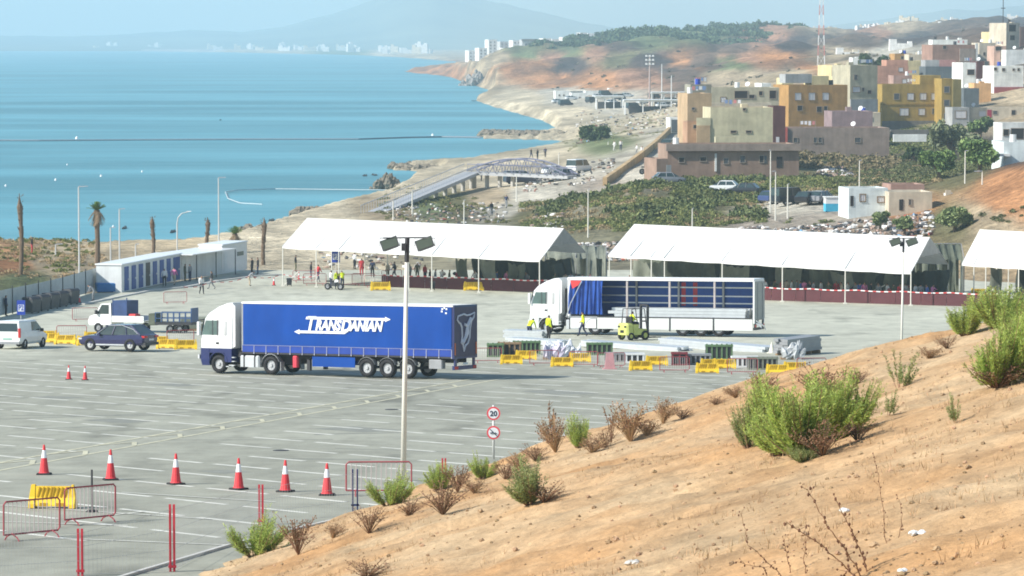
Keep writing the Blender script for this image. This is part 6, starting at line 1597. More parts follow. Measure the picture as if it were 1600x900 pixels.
# ================================================================== SHORE: ROCKS, JETTIES, FLOATS
def rocks(label, name, pxs, n, size, seed, m=M_STONE, zup=1.0, cat='rocks', kind=None):
    rr = random.Random(seed); s = MB()
    P0 = at_z(*pxs[0], 0)
    for k in range(n):
        u = rr.random() * (len(pxs) - 1); i = int(u); f = u - i
        a = at_z(*pxs[i], 0); b = at_z(*pxs[min(i + 1, len(pxs) - 1)], 0); p = a.lerp(b, f) - P0
        r = size * rr.uniform(.45, 1.2)
        s.rock((p.x + rr.gauss(0, size * .6), p.y + rr.gauss(0, size * 1.5), r * .25 * zup), r, r, r * .8 * zup, rr)
    o = s.build(name, m); o.location = P0
    return tag(o, label, cat, None, kind)
rocks('long breakwater of piled stones reaching into the sea', 'breakwater', [(756, 213), (800, 214.5), (850, 215), (905, 217)], 420, 1.5, 1)
rocks('short rocky spit in the water above the lone rock', 'rock_spit', [(614, 263), (640, 266), (690, 267), (640, 261), (740, 259)], 150, 1.0, 2)
rocks('dark rocks lying in the shallows right of the palm trunks', 'shore_rocks', [(470, 340), (490, 334), (505, 338), (480, 343)], 40, 1.1, 3)
rocks('pebbly dark rocks along the shore before the white cabin', 'shore_rocks', [(375, 364), (420, 360), (440, 358)], 30, .8, 4)
SRK = ((66, 379, 6), (97, 382, 6), (140, 381, 5), (168, 384, 6), (175, 398, 8), (196, 390, 22), (215, 389, 10), (248, 380, 14), (195, 357, 4), (270, 363, 4), (280, 384, 12), (296, 382, 9), (460, 332, 5), (425, 345, 6), (570, 275, 5), (585, 274, 7), (740, 158, 6), (345, 188, 3))
for i, (px, py, w) in enumerate(SRK):
    rr = random.Random(i + 40); P = at_z(px, py, 0); s = MB(); wm = w / scale_at(P.y)
    for k in range(6): s.rock((rr.uniform(-wm / 2, wm / 2), rr.uniform(-1.5, 1.5), .02), wm * .22 + .1, .6, .28, rr)
    o = s.build('sea_rock', mat('wet_rock', (.06, .07, .07), .5, .3)); o.location = P
    tag(o, 'dark rock barely breaking the sea surface, %s from the left' % nth(1 + sorted(SRK).index((px, py, w))), 'rock', 'low rocks breaking the sea surface')
def crag(label, px, py, w, h, seed, m=M_STONE):
    P = at_z(px, py, 0); rr = random.Random(seed); s = MB(); sc = scale_at(P.y); W = w / sc; H = h / sc
    for k in range(70):
        x = rr.gauss(0, W * .24); f = max(0, 1 - abs(x) / (W * .55)) ** 1.2; zz = H * f * rr.random()
        r = W * rr.uniform(.05, .13)
        s.rock((x, rr.gauss(0, W * .2), zz * .85), r, r, r * 1.5, rr)
    o = s.build('sea_stack', m); o.location = P; return tag(o, label, 'rock')
crag('jagged lone rock standing in the water below the footbridge', 605, 296, 48, 27, 5)
crag('large grey rock on the far beach before the town', 742, 134, 40, 30, 6, mat('far_rock', (.30, .27, .24), .9, .3))
# floating boom and buoys
P0 = at_z(-60, 219, .1)
s = MB(); s.tube([at_z(px, py, .25) - P0 for px, py in ((-60, 219), (60, 219.3), (200, 218.3), (380, 217.5), (560, 217.2), (640, 214.5), (690, 213.6), (752, 214.5))], .2, 5)
o = s.build('floating_boom', mat('boom_grey', (.20, .24, .28), .6)); o.location = P0; tag(o, 'thin dark floating line stretched across the bay', 'float line')
P0 = at_z(352, 300, .1)
s = MB(); s.tube([at_z(px, py, .2) - P0 for px, py in ((352, 300), (356, 310), (375, 317), (410, 319), (352, 300), (370, 297), (430, 295), (520, 296), (620, 297))][:4], .09, 4); s.tube([at_z(px, py, .2) - P0 for px, py in ((352, 300), (370, 297), (430, 295), (520, 296), (620, 297))], .09, 4)
o = s.build('floating_net_line', mat('net_grey', (.42, .5, .52), .7)); o.location = P0; tag(o, 'pale curved float line near the shore', 'float line')
BUO = ((87, 282, .4), (9, 291, .35), (158, 276, .4), (222, 269, .35), (120, 217, .7), (177, 355, .3), (676, 212, .6), (105, 258, .3))
for i, (px, py, r) in enumerate(BUO):
    P = at_z(px, py, 0); r *= .7; s = MB(); s.cyl((0, 0, -.1), (0, 0, r), r, r * .6, 8); s.cyl((0, 0, r), (0, 0, r * 1.4), r * .6, r * .1, 8); o = s.build('buoy', M_WHITE); o.location = P
    tag(o, 'small white buoy floating on the sea, %s from the left' % nth(1 + [q[0] for q in sorted(BUO)].index(px)), 'buoy', 'white buoys on the sea')

# ================================================================== FOOTBRIDGE
FA, FB, FC = at_y(578, 335, 458), at_y(738, 268, 530), at_y(894, 273, 519)
FC.z = FB.z - .2
t = thing('footbridge', 'grey footbridge with a long ramp and a blue arched span', 'footbridge', FA, 0)
M_FB = mat('bridge_grey', (.40, .41, .42), .6, .1); M_FBB = mat('bridge_blue', (.17, .18, .25), .5, .12)
def deck(a, b, nm):
    d = (b - a).normalized(); sd = Vector((-d.y, d.x, 0)).normalized() * 1.2; u = Vector((0, 0, .45))
    s = MB(); a2, b2 = a - FA, b - FA
    s.add([a2 - sd - u, b2 - sd - u, b2 + sd - u, a2 + sd - u, a2 - sd, b2 - sd, b2 + sd, a2 + sd], [(0, 3, 2, 1), (4, 5, 6, 7), (0, 1, 5, 4), (1, 2, 6, 5), (2, 3, 7, 6), (3, 0, 4, 7)]); s.build(nm, M_FB, t)
    s = MB(); L = (b - a).length
    for sg in (-1, 1):
        s.tube([a2 + sd * sg + Vector((0, 0, 1.15)), b2 + sd * sg + Vector((0, 0, 1.15))], .06, 5)
        for k in range(int(L / 1.6) + 1):
            p = a2.lerp(b2, k * 1.6 / L) + sd * sg; s.cyl(p, p + Vector((0, 0, 1.15)), .04, n=4)
    s.build('railing', M_FB if nm == 'ramp_deck' else M_FBB, t)
deck(FA, FB, 'ramp_deck'); deck(FB, FC, 'span_deck')
for k in range(1, 9):
    p = FA.lerp(FB, .25 + .095 * (k - .2)); p.z -= .4; g = tz(p.x, p.y)
    s = MB(); q = p - FA; s.cyl((q.x, q.y, g - FA.z - .3), q, .32, n=8); s.b(q.x - .6, q.x + .6, q.y - .9, q.y + .9, q.z - .35, q.z - .05); s.build('pillar', M_CONC, t)
for k in range(4):
    p = FB.lerp(FC, .02 + .13 * k); p.z -= .4; g = tz(p.x, p.y); q = p - FA
    s = MB(); s.cyl((q.x, q.y, g - FA.z - .3), q, .32, n=8); s.build('pillar', M_CONC, t)
d = (FC - FB); dn = d.normalized(); sd = Vector((-dn.y, dn.x, 0)) * 1.4
for sg in (-1, 1):
    s = MB(); N = 12; arc = [FB - FA + d * (i / N) + sd * sg + Vector((0, 0, 2.0 * math.sin(math.pi * i / N) + .2)) for i in range(N + 1)]
    s.tube(arc, .12, 6); s.build('arch_rib', M_FBB, t)
    s = MB()
    for i in range(1, N):
        b0 = FB - FA + d * ((i + (.5 if i % 2 else -.5)) / N) + sd * sg; s.tube([arc[i], b0], .07, 4); b1 = FB - FA + d * ((i - (.5 if i % 2 else -.5)) / N) + sd * sg; s.tube([arc[i], b1], .06, 4)
    s.build('arch_bracing', M_FBB, t)
s = MB()
for i in range(0, 13, 2):
    p = FB - FA + d * (i / 12) + Vector((0, 0, 2.0 * math.sin(math.pi * i / 12) + .2)); s.cyl(p - sd, p + sd, .06, n=4)
s.build('arch_tie', M_FBB, t)

# ================================================================== CARS ON THE ROADS BEHIND
def small_car(label, px, py, col, rz, Y=None, van=False, group='cars on the road behind the tents'):
    P = on_ground(px, py) if Y is None else tpos(px, Y)
    t = thing('parked_car', label, 'car', P, rz, group)
    m = mat('car_' + col[0], col[1], .3, .08, coat=.5)
    if van: carbody(t, 4.6, 1.9, [(-2.4, .4, 1.1, .85), (-2.2, .3, 1.15, .95), (1.4, .3, 1.1, .95), (2.1, .35, .95, .9), (2.4, .45, .8, .75)], m, m, [(1.1, -2.35, 1.6, .9), (2.0, -2.25, .8, .8)], pillars=((-.3, -.3, .06),))
    else: carbody(t, 4.3, 1.8, [(-2.15, .45, .95, .8), (-1.95, .32, 1.0, .88), (0, .28, .98, .9), (1.1, .28, .95, .89), (1.9, .35, .82, .82), (2.15, .45, .7, .7)], m, m, [(.97, -1.95, 1.25, .84), (1.5, -1.35, .35, .66)], pillars=((.6, .3, .05), (-.5, -.5, .04), (-1.8, -1.3, .06)))
    disc_rims(t, (-1.35, 1.3), .82, .32, .2, M_RIM)
    return t
CB = ('black', (.02, .022, .028)); CW = ('white', (.7, .72, .72)); CGy = ('grey', (.25, .26, .28)); CBl = ('blue', (.05, .08, .2)); CR = ('wine', (.2, .03, .04))
small_car('dark people carrier parked left in the row above the middle tent', 1234, 321, CB, .6, None, True)
small_car('black car parked right of the dark people carrier', 1264, 321, CB, 1.0)
small_car('grey car parked beside the blue white kiosk', 1284, 320, CGy, 1.0)
small_car('white car on the dirt lane behind the mound', 1130, 302, CW, 2.9)
small_car('black car on the dirt lane right of the white one', 1162, 306, CB, 2.8)
small_car('grey car at the top of the green mound', 1045, 289, CGy, .2)
small_car('wine red car half hidden left of the dark people carrier', 1208, 319, CBl, .9)
small_car('dark delivery van at the footbridge span', 812, 288, ('darkvan', (.06, .055, .08)), .3, None, True)
small_car('white car on the road at the footbridge end', 868, 274, CW, .6)
small_car('white van on the road right of the footbridge', 905, 270, CW, 1.0, None, True)
small_car('silver car on the road below the walled lane', 885, 281, CGy, .7)
small_car('black car on the walled lane beside the brown house', 1044, 233, CB, 1.3)
P = on_ground(1012, 273)
copy_thing([o for o in COL.objects if o.name == 'motorcycle'][0], 'dark motorbike parked on the pale lane by the brown house', P, .4, None, None, 1.3)
for i, (px, py, a, b) in enumerate(((50, 398, 'black', 'red'), (791, 326, 'navy', 'grey'), (768, 338, 'black', 'grey'), (995, 244, 'white', 'grey'), (1003, 246, 'white', 'beige'), (830, 248, 'black', 'navy'), (752, 284, 'grey', 'black'), (852, 247, 'navy', 'black'), (840, 249, 'black', 'black'), (960, 237, 'white', 'white'), (970, 236, 'white', 'navy'))):
    person(['lone person in dark clothes standing by the sea at far left', 'person walking down the pale path left of the mound', 'person low on the pale path above the first tent', 'person in white on the pale lane, left of two', 'person in white and beige on the pale lane', 'dark figure at the left end of the beach promenade', 'lone figure on the sand under the footbridge', 'figure in navy on the beach promenade', 'figure in black on the beach promenade', 'person all in white near the round bush', 'person in white and navy near the round bush'][i], on_ground(px, py), i * 1.1, 'walk' if i % 2 else 'stand', a, b, 1.05, 'people along the beach and lanes')

# ================================================================== HOUSES
def wallmat(name, col, var=.22): return mat('wall_' + name, tuple(c * 1.08 for c in col), .88, var, scale=.45, streak=.13)
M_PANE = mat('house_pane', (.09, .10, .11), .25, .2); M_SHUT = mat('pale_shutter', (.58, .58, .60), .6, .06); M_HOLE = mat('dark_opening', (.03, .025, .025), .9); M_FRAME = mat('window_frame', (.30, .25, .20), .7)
def house(label, x0, x1, yt, yb, D, depth, wm, yaw=9, wins=(), cat='house', roof=None, trims=(), sink=4.0, group=None, name='house', parapet=.45, doors=()):
    sc = scale_at(D); P = at_y(x0, yb, D); a = math.radians(yaw)
    W = (x1 - x0) / sc / math.cos(a); H = (yb - yt) / sc
    t = thing(name, label, cat, P, a, group)
    pr_ = min(parapet, H * .3); th = .22
    s = MB(); s.b(0, W, 0, depth, -sink, H - pr_)
    s.b(0, W, 0, th, H - pr_, H); s.b(0, W, depth - th, depth, H - pr_, H); s.b(0, th, th, depth - th, H - pr_, H); s.b(W - th, W, th, depth - th, H - pr_, H)
    s.build('wall', wm, t)
    s = MB(); s.b(th, W - th, th, depth - th, H - pr_ + .002, H - pr_ + .06); s.build('roof_terrace', roof or mat('terrace', (.42, .36, .28), .9, .2, scale=.5), t)
    kk = math.cos(a)
    for w in wins:
        px, py, ww, hh = w[:4]; kind = w[4] if len(w) > 4 else 'pane'
        lx = (px - x0) / sc / kk; lz = (yb - py) / sc; ww = ww / sc / 2; hh = hh / sc / 2
        pm = {'pane': M_PANE, 'shut': M_SHUT, 'hole': M_HOLE}[kind]
        s = MB(); f = .09
        s.b(lx - ww - f, lx + ww + f, -.07, -.002, lz + hh, lz + hh + f); s.b(lx - ww - f, lx + ww + f, -.1, -.002, lz - hh - f, lz - hh); s.b(lx - ww - f, lx - ww, -.07, -.002, lz - hh, lz + hh); s.b(lx + ww, lx + ww + f, -.07, -.002, lz - hh, lz + hh)
        wo = s.build('window', M_FRAME if kind != 'shut' else mat('frame_brown', (.22, .15, .09), .7), t)
        s = MB(); s.b(lx - ww, lx + ww, -.02, -.004, lz - hh, lz + hh); s.b(lx - .03, lx + .03, -.04, -.021, lz - hh, lz + hh); s.build('pane' if kind != 'shut' else 'shutter', pm, wo)
    for px, py, ww, hh, m in doors:
        lx = (px - x0) / sc / kk; lz = (yb - py) / sc; ww /= sc * 2; hh /= sc * 2
        s = MB(); s.b(lx - ww, lx + ww, -.06, -.003, lz - hh, lz + hh); s.build('door', m, t)
    for px, py, px2, py2, m, dp in trims:       # extra boxes of the facade: (x0,y0,x1,y1,material,proud)
        lx0 = (px - x0) / sc / kk; lx1 = (px2 - x0) / sc / kk; z1 = (yb - py) / sc; z0 = (yb - py2) / sc
        s = MB(); s.b(lx0, lx1, -dp if dp > 0 else .4, .0 - .003 if dp > 0 else -dp, z0, z1); s.build('facade_band' if dp > 0 else 'roof_box', m, t)
    rc = random.Random(int(x0 * 13 + yt * 7))
    if D < 1000 and W > 2.5 and cat == 'house':
        zr = H - pr_ + .06
        for k in range(rc.randint(1, 3)):
            x = rc.uniform(.8, max(.9, W - .8)); y = rc.uniform(1.0, max(1.2, depth * .5)); kind = rc.choice(['tank', 'dish', 'line', 'box'])
            s = MB()
            if kind == 'tank': s.cyl((x, y, zr + .3), (x, y, zr + 1.25), .45, .42, 10); s.b(x - .45, x + .45, y - .45, y + .45, zr, zr + .3); s.build('water_tank', rc.choice([M_WHITE2, M_DARK, M_SIGNBLUE]), t)
            elif kind == 'dish': s.cyl((x, y, zr), (x, y, zr + .9), .03, n=5); s.cyl((x - .05, y - .1, zr + .85), (x - .15, y - .25, zr + .95), .1, .42, 12); s.build('satellite_dish', M_WHITE2, t)
            elif kind == 'box': s.bevb(x - .5, x + .5, y, y + 1.2, zr, zr + rc.uniform(.5, 1.3), .05); s.build('roof_vent', wm, t)
            else:
                x2 = min(x + 2.5, W - .3); s.cyl((x, y, zr), (x, y, zr + 1.5), .03, n=4); s.cyl((x2, y, zr), (x2, y, zr + 1.5), .03, n=4); s.tube([(x, y, zr + 1.45), (x2, y, zr + 1.45)], .015, 4); s.build('drying_rack', M_GREY, t)
                for q in range(4):
                    if x2 - x < 1: break
                    xa = x + (x2 - x) * (q + .15) / 4; s = MB(); s.b(xa, xa + (x2 - x) * .17, y - .01, y + .01, zr + .75 + .2 * rc.random(), zr + 1.43); s.build('laundry', rc.choice([M_WHITE2, M_TEXT, W_CLO[0], W_CLO[1]]), t)
    return t
W_CLO = (mat('laundry_rose', (.6, .25, .25), .8), mat('laundry_blue', (.2, .3, .5), .8))
W_BROWN = wallmat('brown', (.27, .185, .14)); W_CREAM = wallmat('cream', (.50, .46, .31)); W_TAN = wallmat('tan', (.42, .30, .18)); W_MAR = wallmat('maroon', (.10, .04, .038)); W_OCH = wallmat('ochre', (.36, .205, .07))
W_GREYC = wallmat('grey_cream', (.40, .37, .27)); W_TAUPE = wallmat('taupe', (.27, .215, .18)); W_MUST = wallmat('mustard', (.33, .225, .055)); W_GREY = wallmat('grey', (.33, .34, .34)); W_WHITE = wallmat('white', (.68, .69, .66)); W_SALM = wallmat('salmon', (.46, .245, .17)); W_YEL = wallmat('yellow', (.58, .49, .27)); W_SLATE = wallmat('slate', (.10, .12, .13)); W_PALE = wallmat('pale_blue', (.60, .66, .66)); W_DKG = wallmat('dark_grey', (.16, .15, .14)); W_BEIGE = wallmat('beige', (.50, .44, .34)); W_ROSE = wallmat('rose', (.34, .22, .18))
T_RED = mat('red_terrace', (.36, .17, .12), .9, .2)
house('long low brown house at the foot of the hamlet', 1043, 1250, 226, 274, 478, 9, W_BROWN, 6, [(1065, 250, 8, 7, 'hole'), (1099, 249, 9, 6, 'hole'), (1135, 252, 7, 8, 'pane'), (1161, 249, 7, 10, 'pane'), (1191, 249, 6, 10, 'hole')], trims=[(1040, 225, 1252, 236, W_TAUPE, .5), (1117, 240, 1120, 268, W_WHITE, .15)], doors=[(1197, 250, 4, 12, M_PANE), (1219, 254, 9, 17, M_HOLE)])
house('small brown garage at the left end of the low brown house', 1026, 1044, 248, 275, 470, 6, W_BROWN, 14, doors=[(1048 - 3, 265, 8, 14, W_GREY)])
house('big plain cream wall house with two slit windows', 1110, 1208, 168, 230, 505, 8, W_CREAM, 5, [(1146, 206, 8, 3, 'hole'), (1170, 206, 8, 3, 'hole'), (1163, 171, 4, 3, 'hole')], trims=[(1088, 184, 1110, 196, W_CREAM, .1), (1088, 196, 1109, 229, W_TAN, .2)], roof=T_RED)
t = house('low cream lean-to below the big cream wall', 1118, 1150, 214, 232, 498, 1.2, W_CREAM, 5, cat='lean-to', name='lean_to')
house('orange tan house with terrace left of the cream wall', 1074, 1112, 146, 224, 530, 8, W_TAN, 8, [(1083, 170, 4, 3), (1103, 170, 4, 3), (1107, 188, 14, 9, 'hole')], trims=[(1073, 205, 1100, 223, T_RED, .8)])
house('grey box room on top of the orange tan house', 1079, 1112, 132, 152, 545, 5, wallmat('olive_grey', (.26, .25, .20)), 8)
house('greyish cream house with three dark openings above the cream wall', 1112, 1218, 137, 180, 575, 8, W_GREYC, 6, [(1158, 148, 20, 11, 'hole'), (1175, 151, 8, 5, 'hole'), (1189, 146, 5, 6, 'hole'), (1208, 148, 10, 12, 'hole'), (1130, 156, 8, 8, 'shut')])
house('low terrace wall before the greyish cream house', 1112, 1206, 161, 180, 552, 3, W_BEIGE, 5, cat='terrace', name='terrace_wall')
house('small tan stair room on the lower terrace of the tan house', 1074, 1098, 190, 226, 512, 4, wallmat('terracotta', (.36, .22, .14)), 7, [(1086, 198, 5, 5, 'hole')])
house('white washed room behind the greyish cream house', 1222, 1240, 122, 140, 660, 5, W_YEL, 8)
house('low beige house between ochre and mustard houses', 1330, 1376, 176, 206, 640, 5, W_BEIGE, 5, [(1342, 186, 6, 5, 'hole'), (1360, 186, 6, 5, 'hole')])
house('grey retaining wall under the mustard apartments', 1392, 1470, 203, 222, 660, 1.2, W_DKG, 5, cat='wall', name='retaining_wall')
house('pale ledge wall right of the taupe house', 1396, 1448, 210, 216, 600, .6, W_WHITE, 3, cat='wall', name='ledge_wall', sink=.6)
house('brown shack left of the fig tree shadow', 1540, 1580, 226, 246, 520, 4, wallmat('shack', (.16, .13, .11)), 4, cat='shack', name='shack')
house('small ochre house above the salmon house', 1398, 1426, 84, 98, 930, 6, W_OCH, 8, [(1410, 90, 4, 4, 'hole')])
house('tiny white house right of the lattice mast foot', 1332, 1350, 90, 102, 980, 5, W_WHITE, 6)
house('narrow dark maroon house between cream wall and taupe house', 1208, 1227, 166, 232, 530, 6, W_MAR, 4, doors=[(1215, 222, 5, 16, M_SHUT)])
house('ochre house with three white shutters', 1232, 1326, 133, 200, 645, 9, W_OCH, 14, [(1247, 151, 10, 11, 'shut'), (1269, 151, 10, 11, 'shut'), (1291, 151, 10, 11, 'shut'), (1250, 169, 8, 7, 'hole'), (1281, 171, 8, 8, 'hole'), (1291, 170, 5, 7, 'hole')], trims=[(1228, 116, 1270, 130, W_GREY, -4), (1270, 119, 1297, 133, W_YEL, -5)])
house('tall grey cream house with a sunlit yellow side', 1328, 1372, 102, 180, 665, 9, W_GREYC, 17, [(1337, 121, 5, 7, 'pane'), (1338, 140, 12, 8, 'shut'), (1349, 140, 3, 5, 'hole'), (1359, 144, 6, 5, 'hole')], trims=[(1328, 155, 1372, 175, W_GREY, .3)])
house('bright yellow block painted as the sunlit side of the tall grey cream house', 1301, 1327, 102, 150, 690, 7, W_YEL, 20, [(1291 + 13, 112, 9, 13, 'hole')])  # lit left face of the tall house, sunlight put into its yellow
house('long taupe house with flat red terrace', 1227, 1391, 200, 250, 560, 9, W_TAUPE, 5, [(1243, 219, 6, 7, 'pane'), (1274, 219, 5, 8, 'pane'), (1282, 219, 5, 8, 'pane'), (1341, 219, 9, 7, 'pane')], roof=T_RED, trims=[(1224, 199, 1230, 222, wallmat('red_edge', (.5, .12, .1)), .25)])
house('purple roofed shed behind the taupe house', 1300, 1364, 174, 192, 620, 8, wallmat('purple', (.25, .18, .185)), 5)
house('mustard apartment house with grey window shutters', 1378, 1472, 132, 207, 700, 10, W_MUST, 10, [(1401, 151, 8, 9, 'pane'), (1423, 151, 10, 10, 'shut'), (1443, 151, 10, 10, 'shut'), (1461, 151, 10, 10, 'shut'), (1413, 175, 14, 11, 'shut'), (1441, 175, 10, 10, 'shut'), (1462, 174, 8, 8, 'pane')], trims=[(1378, 189, 1474, 207, W_DKG, .2), (1376, 162, 1472, 164, wallmat('mustard_dark', (.25, .16, .03)), .12), (1439, 118, 1472, 133, W_MUST, -6)])
house('mustard stair bay at the right end of the apartment house', 1471, 1488, 123, 207, 697, 8, W_MUST, 10, [(1479, 140, 8, 9, 'pane'), (1479, 161, 8, 9, 'pane'), (1479, 182, 8, 9, 'pane')])
house('olive back wing right of the mustard stair bay', 1489, 1502, 124, 165, 715, 7, wallmat('olive_mustard', (.20, .16, .05)), 6)
house('small grey shed with a pale shutter', 1488, 1515, 168, 200, 690, 6, W_GREY, 7, [(1501, 179, 17, 11, 'shut')])
house('low cream row house at the right edge', 1516, 1640, 168, 192, 700, 6, W_BEIGE, 3, [(1555, 176, 6, 5, 'pane'), (1584, 176, 6, 7, 'hole')], doors=[(1546, 178, 7, 13, wallmat('wine', (.3, .03, .06))), (1535, 178, 10, 8, M_SHUT)])
house('white flat house on the right above the row house', 1553, 1600, 103, 142, 765, 9, W_WHITE, 8, [(1555, 108, 4, 4, 'hole'), (1568, 109, 4, 4, 'hole'), (1584, 109, 3, 3, 'hole'), (1592, 109, 3, 4, 'hole')], trims=[(1553, 136, 1600, 147, wallmat('red_base', (.28, .08, .08)), .2)])
house('pale house with one brown window and striped awning', 1504, 1525, 98, 145, 775, 8, W_WHITE, 10, [(1517, 113, 11, 8, 'hole')])
house('narrow maroon house right of the pale house', 1526, 1546, 96, 140, 790, 7, W_MAR, 6, [(1541, 100, 6, 8, 'pane')])
house('orange terrace house below the maroon house', 1522, 1549, 130, 150, 745, 5, wallmat('apricot', (.62, .36, .16)), 6)
house('dark grey green walled yard left of the orange terrace', 1506, 1530, 138, 156, 735, 4, W_SLATE, 4)
house('salmon house with a pale upper corner', 1364, 1420, 103, 135, 830, 8, W_SALM, 9, [(1408, 101 + 8, 7, 6, 'shut')], trims=[(1386, 94, 1420, 104, W_SALM, -5)])
house('yellow washed house right of the salmon house', 1417, 1446, 95, 125, 845, 8, W_YEL, 8)
house('rose brick house below the salmon house', 1396, 1437, 118, 140, 760, 6, W_ROSE, 5, [(1413, 127, 6, 6, 'shut')])
house('slate roofed dark house above the mustard apartments', 1446, 1503, 104, 126, 830, 8, W_SLATE, 4, trims=[(1446, 94, 1468, 104, W_GREY, -6), (1468, 94, 1494, 104, wallmat('pink', (.42, .22, .2)), -6)])
house('brown house with an orange sunlit end wall', 1457, 1527, 70, 102, 890, 9, wallmat('brown_red', (.28, .17, .13)), 11, [(1476, 74, 5, 5, 'hole')], trims=[(1500, 76, 1526, 96, W_TAUPE, .3), (1525, 68, 1529, 99, W_WHITE, .3)])
house('beige house right of the brown house with pale end', 1530, 1556, 67, 100, 900, 8, W_BEIGE, 7, [(1538, 84, 3, 4, 'hole')])
house('tall pale yellow tower house on the skyline', 1572, 1594, 36, 80, 940, 9, W_BEIGE, 22, [(1582, 44, 12, 10, 'hole'), (1582, 59, 8, 7, 'hole')])
house('cream sunlit block left of the tall tower house', 1546, 1561, 50, 75, 950, 6, W_YEL, 14)
house('dark brown block at the right edge behind the tower house', 1594, 1640, 42, 85, 955, 8, wallmat('dark_brown', (.13, .08, .07)), 4)
house('house with rose balcony left of the large pale gable', 1553, 1572, 72, 105, 850, 7, wallmat('rose_beige', (.48, .32, .25)), 6, [(1560, 76, 9, 6, 'hole'), (1567, 86, 7, 12, 'hole')])
house('large plain pale gable wall at the right edge', 1572, 1640, 78, 108, 845, 8, W_WHITE, 5)
house('low white walled yard left of the orange ended house', 1420, 1458, 85, 100, 905, 6, W_BEIGE, 5)
house('low pale barn on the slope with a green hedge', 1457, 1512, 62, 74, 960, 6, W_WHITE, 4)
house('pale house half hidden behind the ochre house', 1190, 1205, 130, 142, 720, 6, W_WHITE, 10)
house('white gate house with a dark doorway at the top of the lane', 1047, 1068, 184, 212, 640, 5, W_WHITE, 6, doors=[(1056, 197, 14, 20, mat('gate_grey', (.10, .12, .13), .6))])
# white hut group behind the middle tent
house('whitewashed hut with a pale blue wall behind the middle tent', 1326, 1388, 294, 332, 392, 5, W_PALE, 8, [(1348, 309, 8, 10, 'shut'), (1377, 312, 10, 8, 'shut')], 'hut', doors=[(1331, 314, 5, 16, M_HOLE)], name='hut')
house('beige hut with a dark doorway joined to the white hut', 1389, 1457, 300, 332, 390, 6, W_BEIGE, 4, [(1422, 316, 3, 8, 'pane')], 'hut', doors=[(1408, 320, 6, 17, M_HOLE)], roof=mat('metal_roof', (.5, .5, .48), .5), name='hut')
house('ruined low wall house behind the beige hut', 1392, 1445, 288, 302, 420, 5, W_ROSE, 6, cat='ruin', name='ruined_house')
house('low white yard wall with a square pillar right of the huts', 1477, 1525, 302, 322, 400, 1.0, W_WHITE, 4, cat='wall', name='yard_wall', trims=[(1477, 297, 1485, 322, W_BEIGE, .3)])
house('pale blue white house with balcony slabs at the right edge', 1568, 1640, 222, 300, 432, 8, W_PALE, 3, trims=[(1556, 240, 1576, 244, W_WHITE, .9), (1556, 268, 1576, 272, W_WHITE, .9)])
house('white house with a wide dark window at the right edge', 1566, 1640, 192, 225, 560, 6, W_WHITE, 6, [(1590, 209, 20, 16, 'hole'), (1564 + 8, 207, 8, 9, 'hole')])
P = on_ground(1305, 331)
t = thing('kiosk', 'small kiosk with white top and bright blue base', 'kiosk', P, .1)
s = MB(); s.b(-1.1, 1.1, 0, 1.4, 0, .9); s.build('base', mat('kiosk_blue', (.06, .42, .62), .5), t); s = MB(); s.b(-1.1, 1.1, 0, 1.4, .9, 1.6); s.bevb(-1.2, 1.2, -.1, 1.5, 1.6, 1.7, .03); s.build('upper_wall', M_WHITE, t)
# stone wall along the pale lane
pts = [on_ground(px, py) for px, py in ((945, 290), (965, 277), (985, 262), (1005, 247), (1022, 232), (1036, 219), (1046, 208))]
s = MB(); s2 = MB()
O = pts[0]
for a, b in zip(pts[:-1], pts[1:]):
    d = (b - a).normalized(); sd = Vector((-d.y, d.x, 0)) * .3; u = Vector((0, 0, 1.1)); dn = Vector((0, 0, -1.5)); a2 = a - O; b2 = b - O
    s.add([a2 - sd + dn, b2 - sd + dn, b2 + sd + dn, a2 + sd + dn, a2 - sd + u, b2 - sd + u, b2 + sd + u, a2 + sd + u], [(0, 3, 2, 1), (4, 5, 6, 7), (0, 1, 5, 4), (1, 2, 6, 5), (2, 3, 7, 6), (3, 0, 4, 7)])
o = s.build('lane_wall', wallmat('lane', (.42, .30, .16), .3)); o.location = O; tag(o, 'long tan wall along the pale lane beside the beach', 'wall')

# ================================================================== BORDER POST, MASTS
def canopy(label, x0, x1, yt, yb, D, dp=10, m=M_WHITE2, n=4):
    P = at_y(x0, yb, D); P.z = tz(P.x, P.y) if D < 2000 else P.z
    sc = scale_at(D); W = (x1 - x0) / sc; H = at_y(x0, yt, D).z - P.z
    t = thing('open_canopy', label, 'canopy', P, 0, 'canopies of the border post')
    s = MB(); s.loft([[(0, 0, H - .5), (W, 0, H - .5), (W, dp, H - .5), (0, dp, H - .5)], [(0, -.3, H), (W, -.3, H), (W, dp + .3, H), (0, dp + .3, H)]]); s.build('roof', m, t)
    for k in range(n):
        for y in (.5, dp - .5):
            s = MB(); x = .4 + (W - .8) * k / (n - 1); s.cyl((x, y, -1), (x, y, H - .5), .15, n=6); s.build('column', M_WHITE, t)
    s = MB(); s.b(W * .1, W * .9, dp * .5, dp * .6, -.5, H * .55); s.build('shaded_booth', M_DARK, t)  # slab kept dark to put the shade beneath the canopy into colour
canopy('long pale canopy at the border post left of the hamlet', 975, 1062, 156, 176, 1000)
canopy('white canopy roof above the border post booths', 1018, 1075, 144, 160, 1050)
canopy('small white canopy left of the high mast', 930, 975, 150, 164, 1080)
for i, (x0, x1, yt, yb, D) in enumerate(((868, 890, 142, 156, 1250), (893, 915, 145, 160, 1200), (915, 938, 142, 158, 1220), (952, 978, 138, 152, 1250))):
    house('small white border building, %s from the left on the beach road' % ORD[i], x0, x1, yt, yb, D, 6, W_WHITE, 6, [(x0 + 6, (yt + yb) / 2, 2, 2, 'hole'), (x0 + 13, (yt + yb) / 2, 2, 2, 'hole')], group='white border buildings')
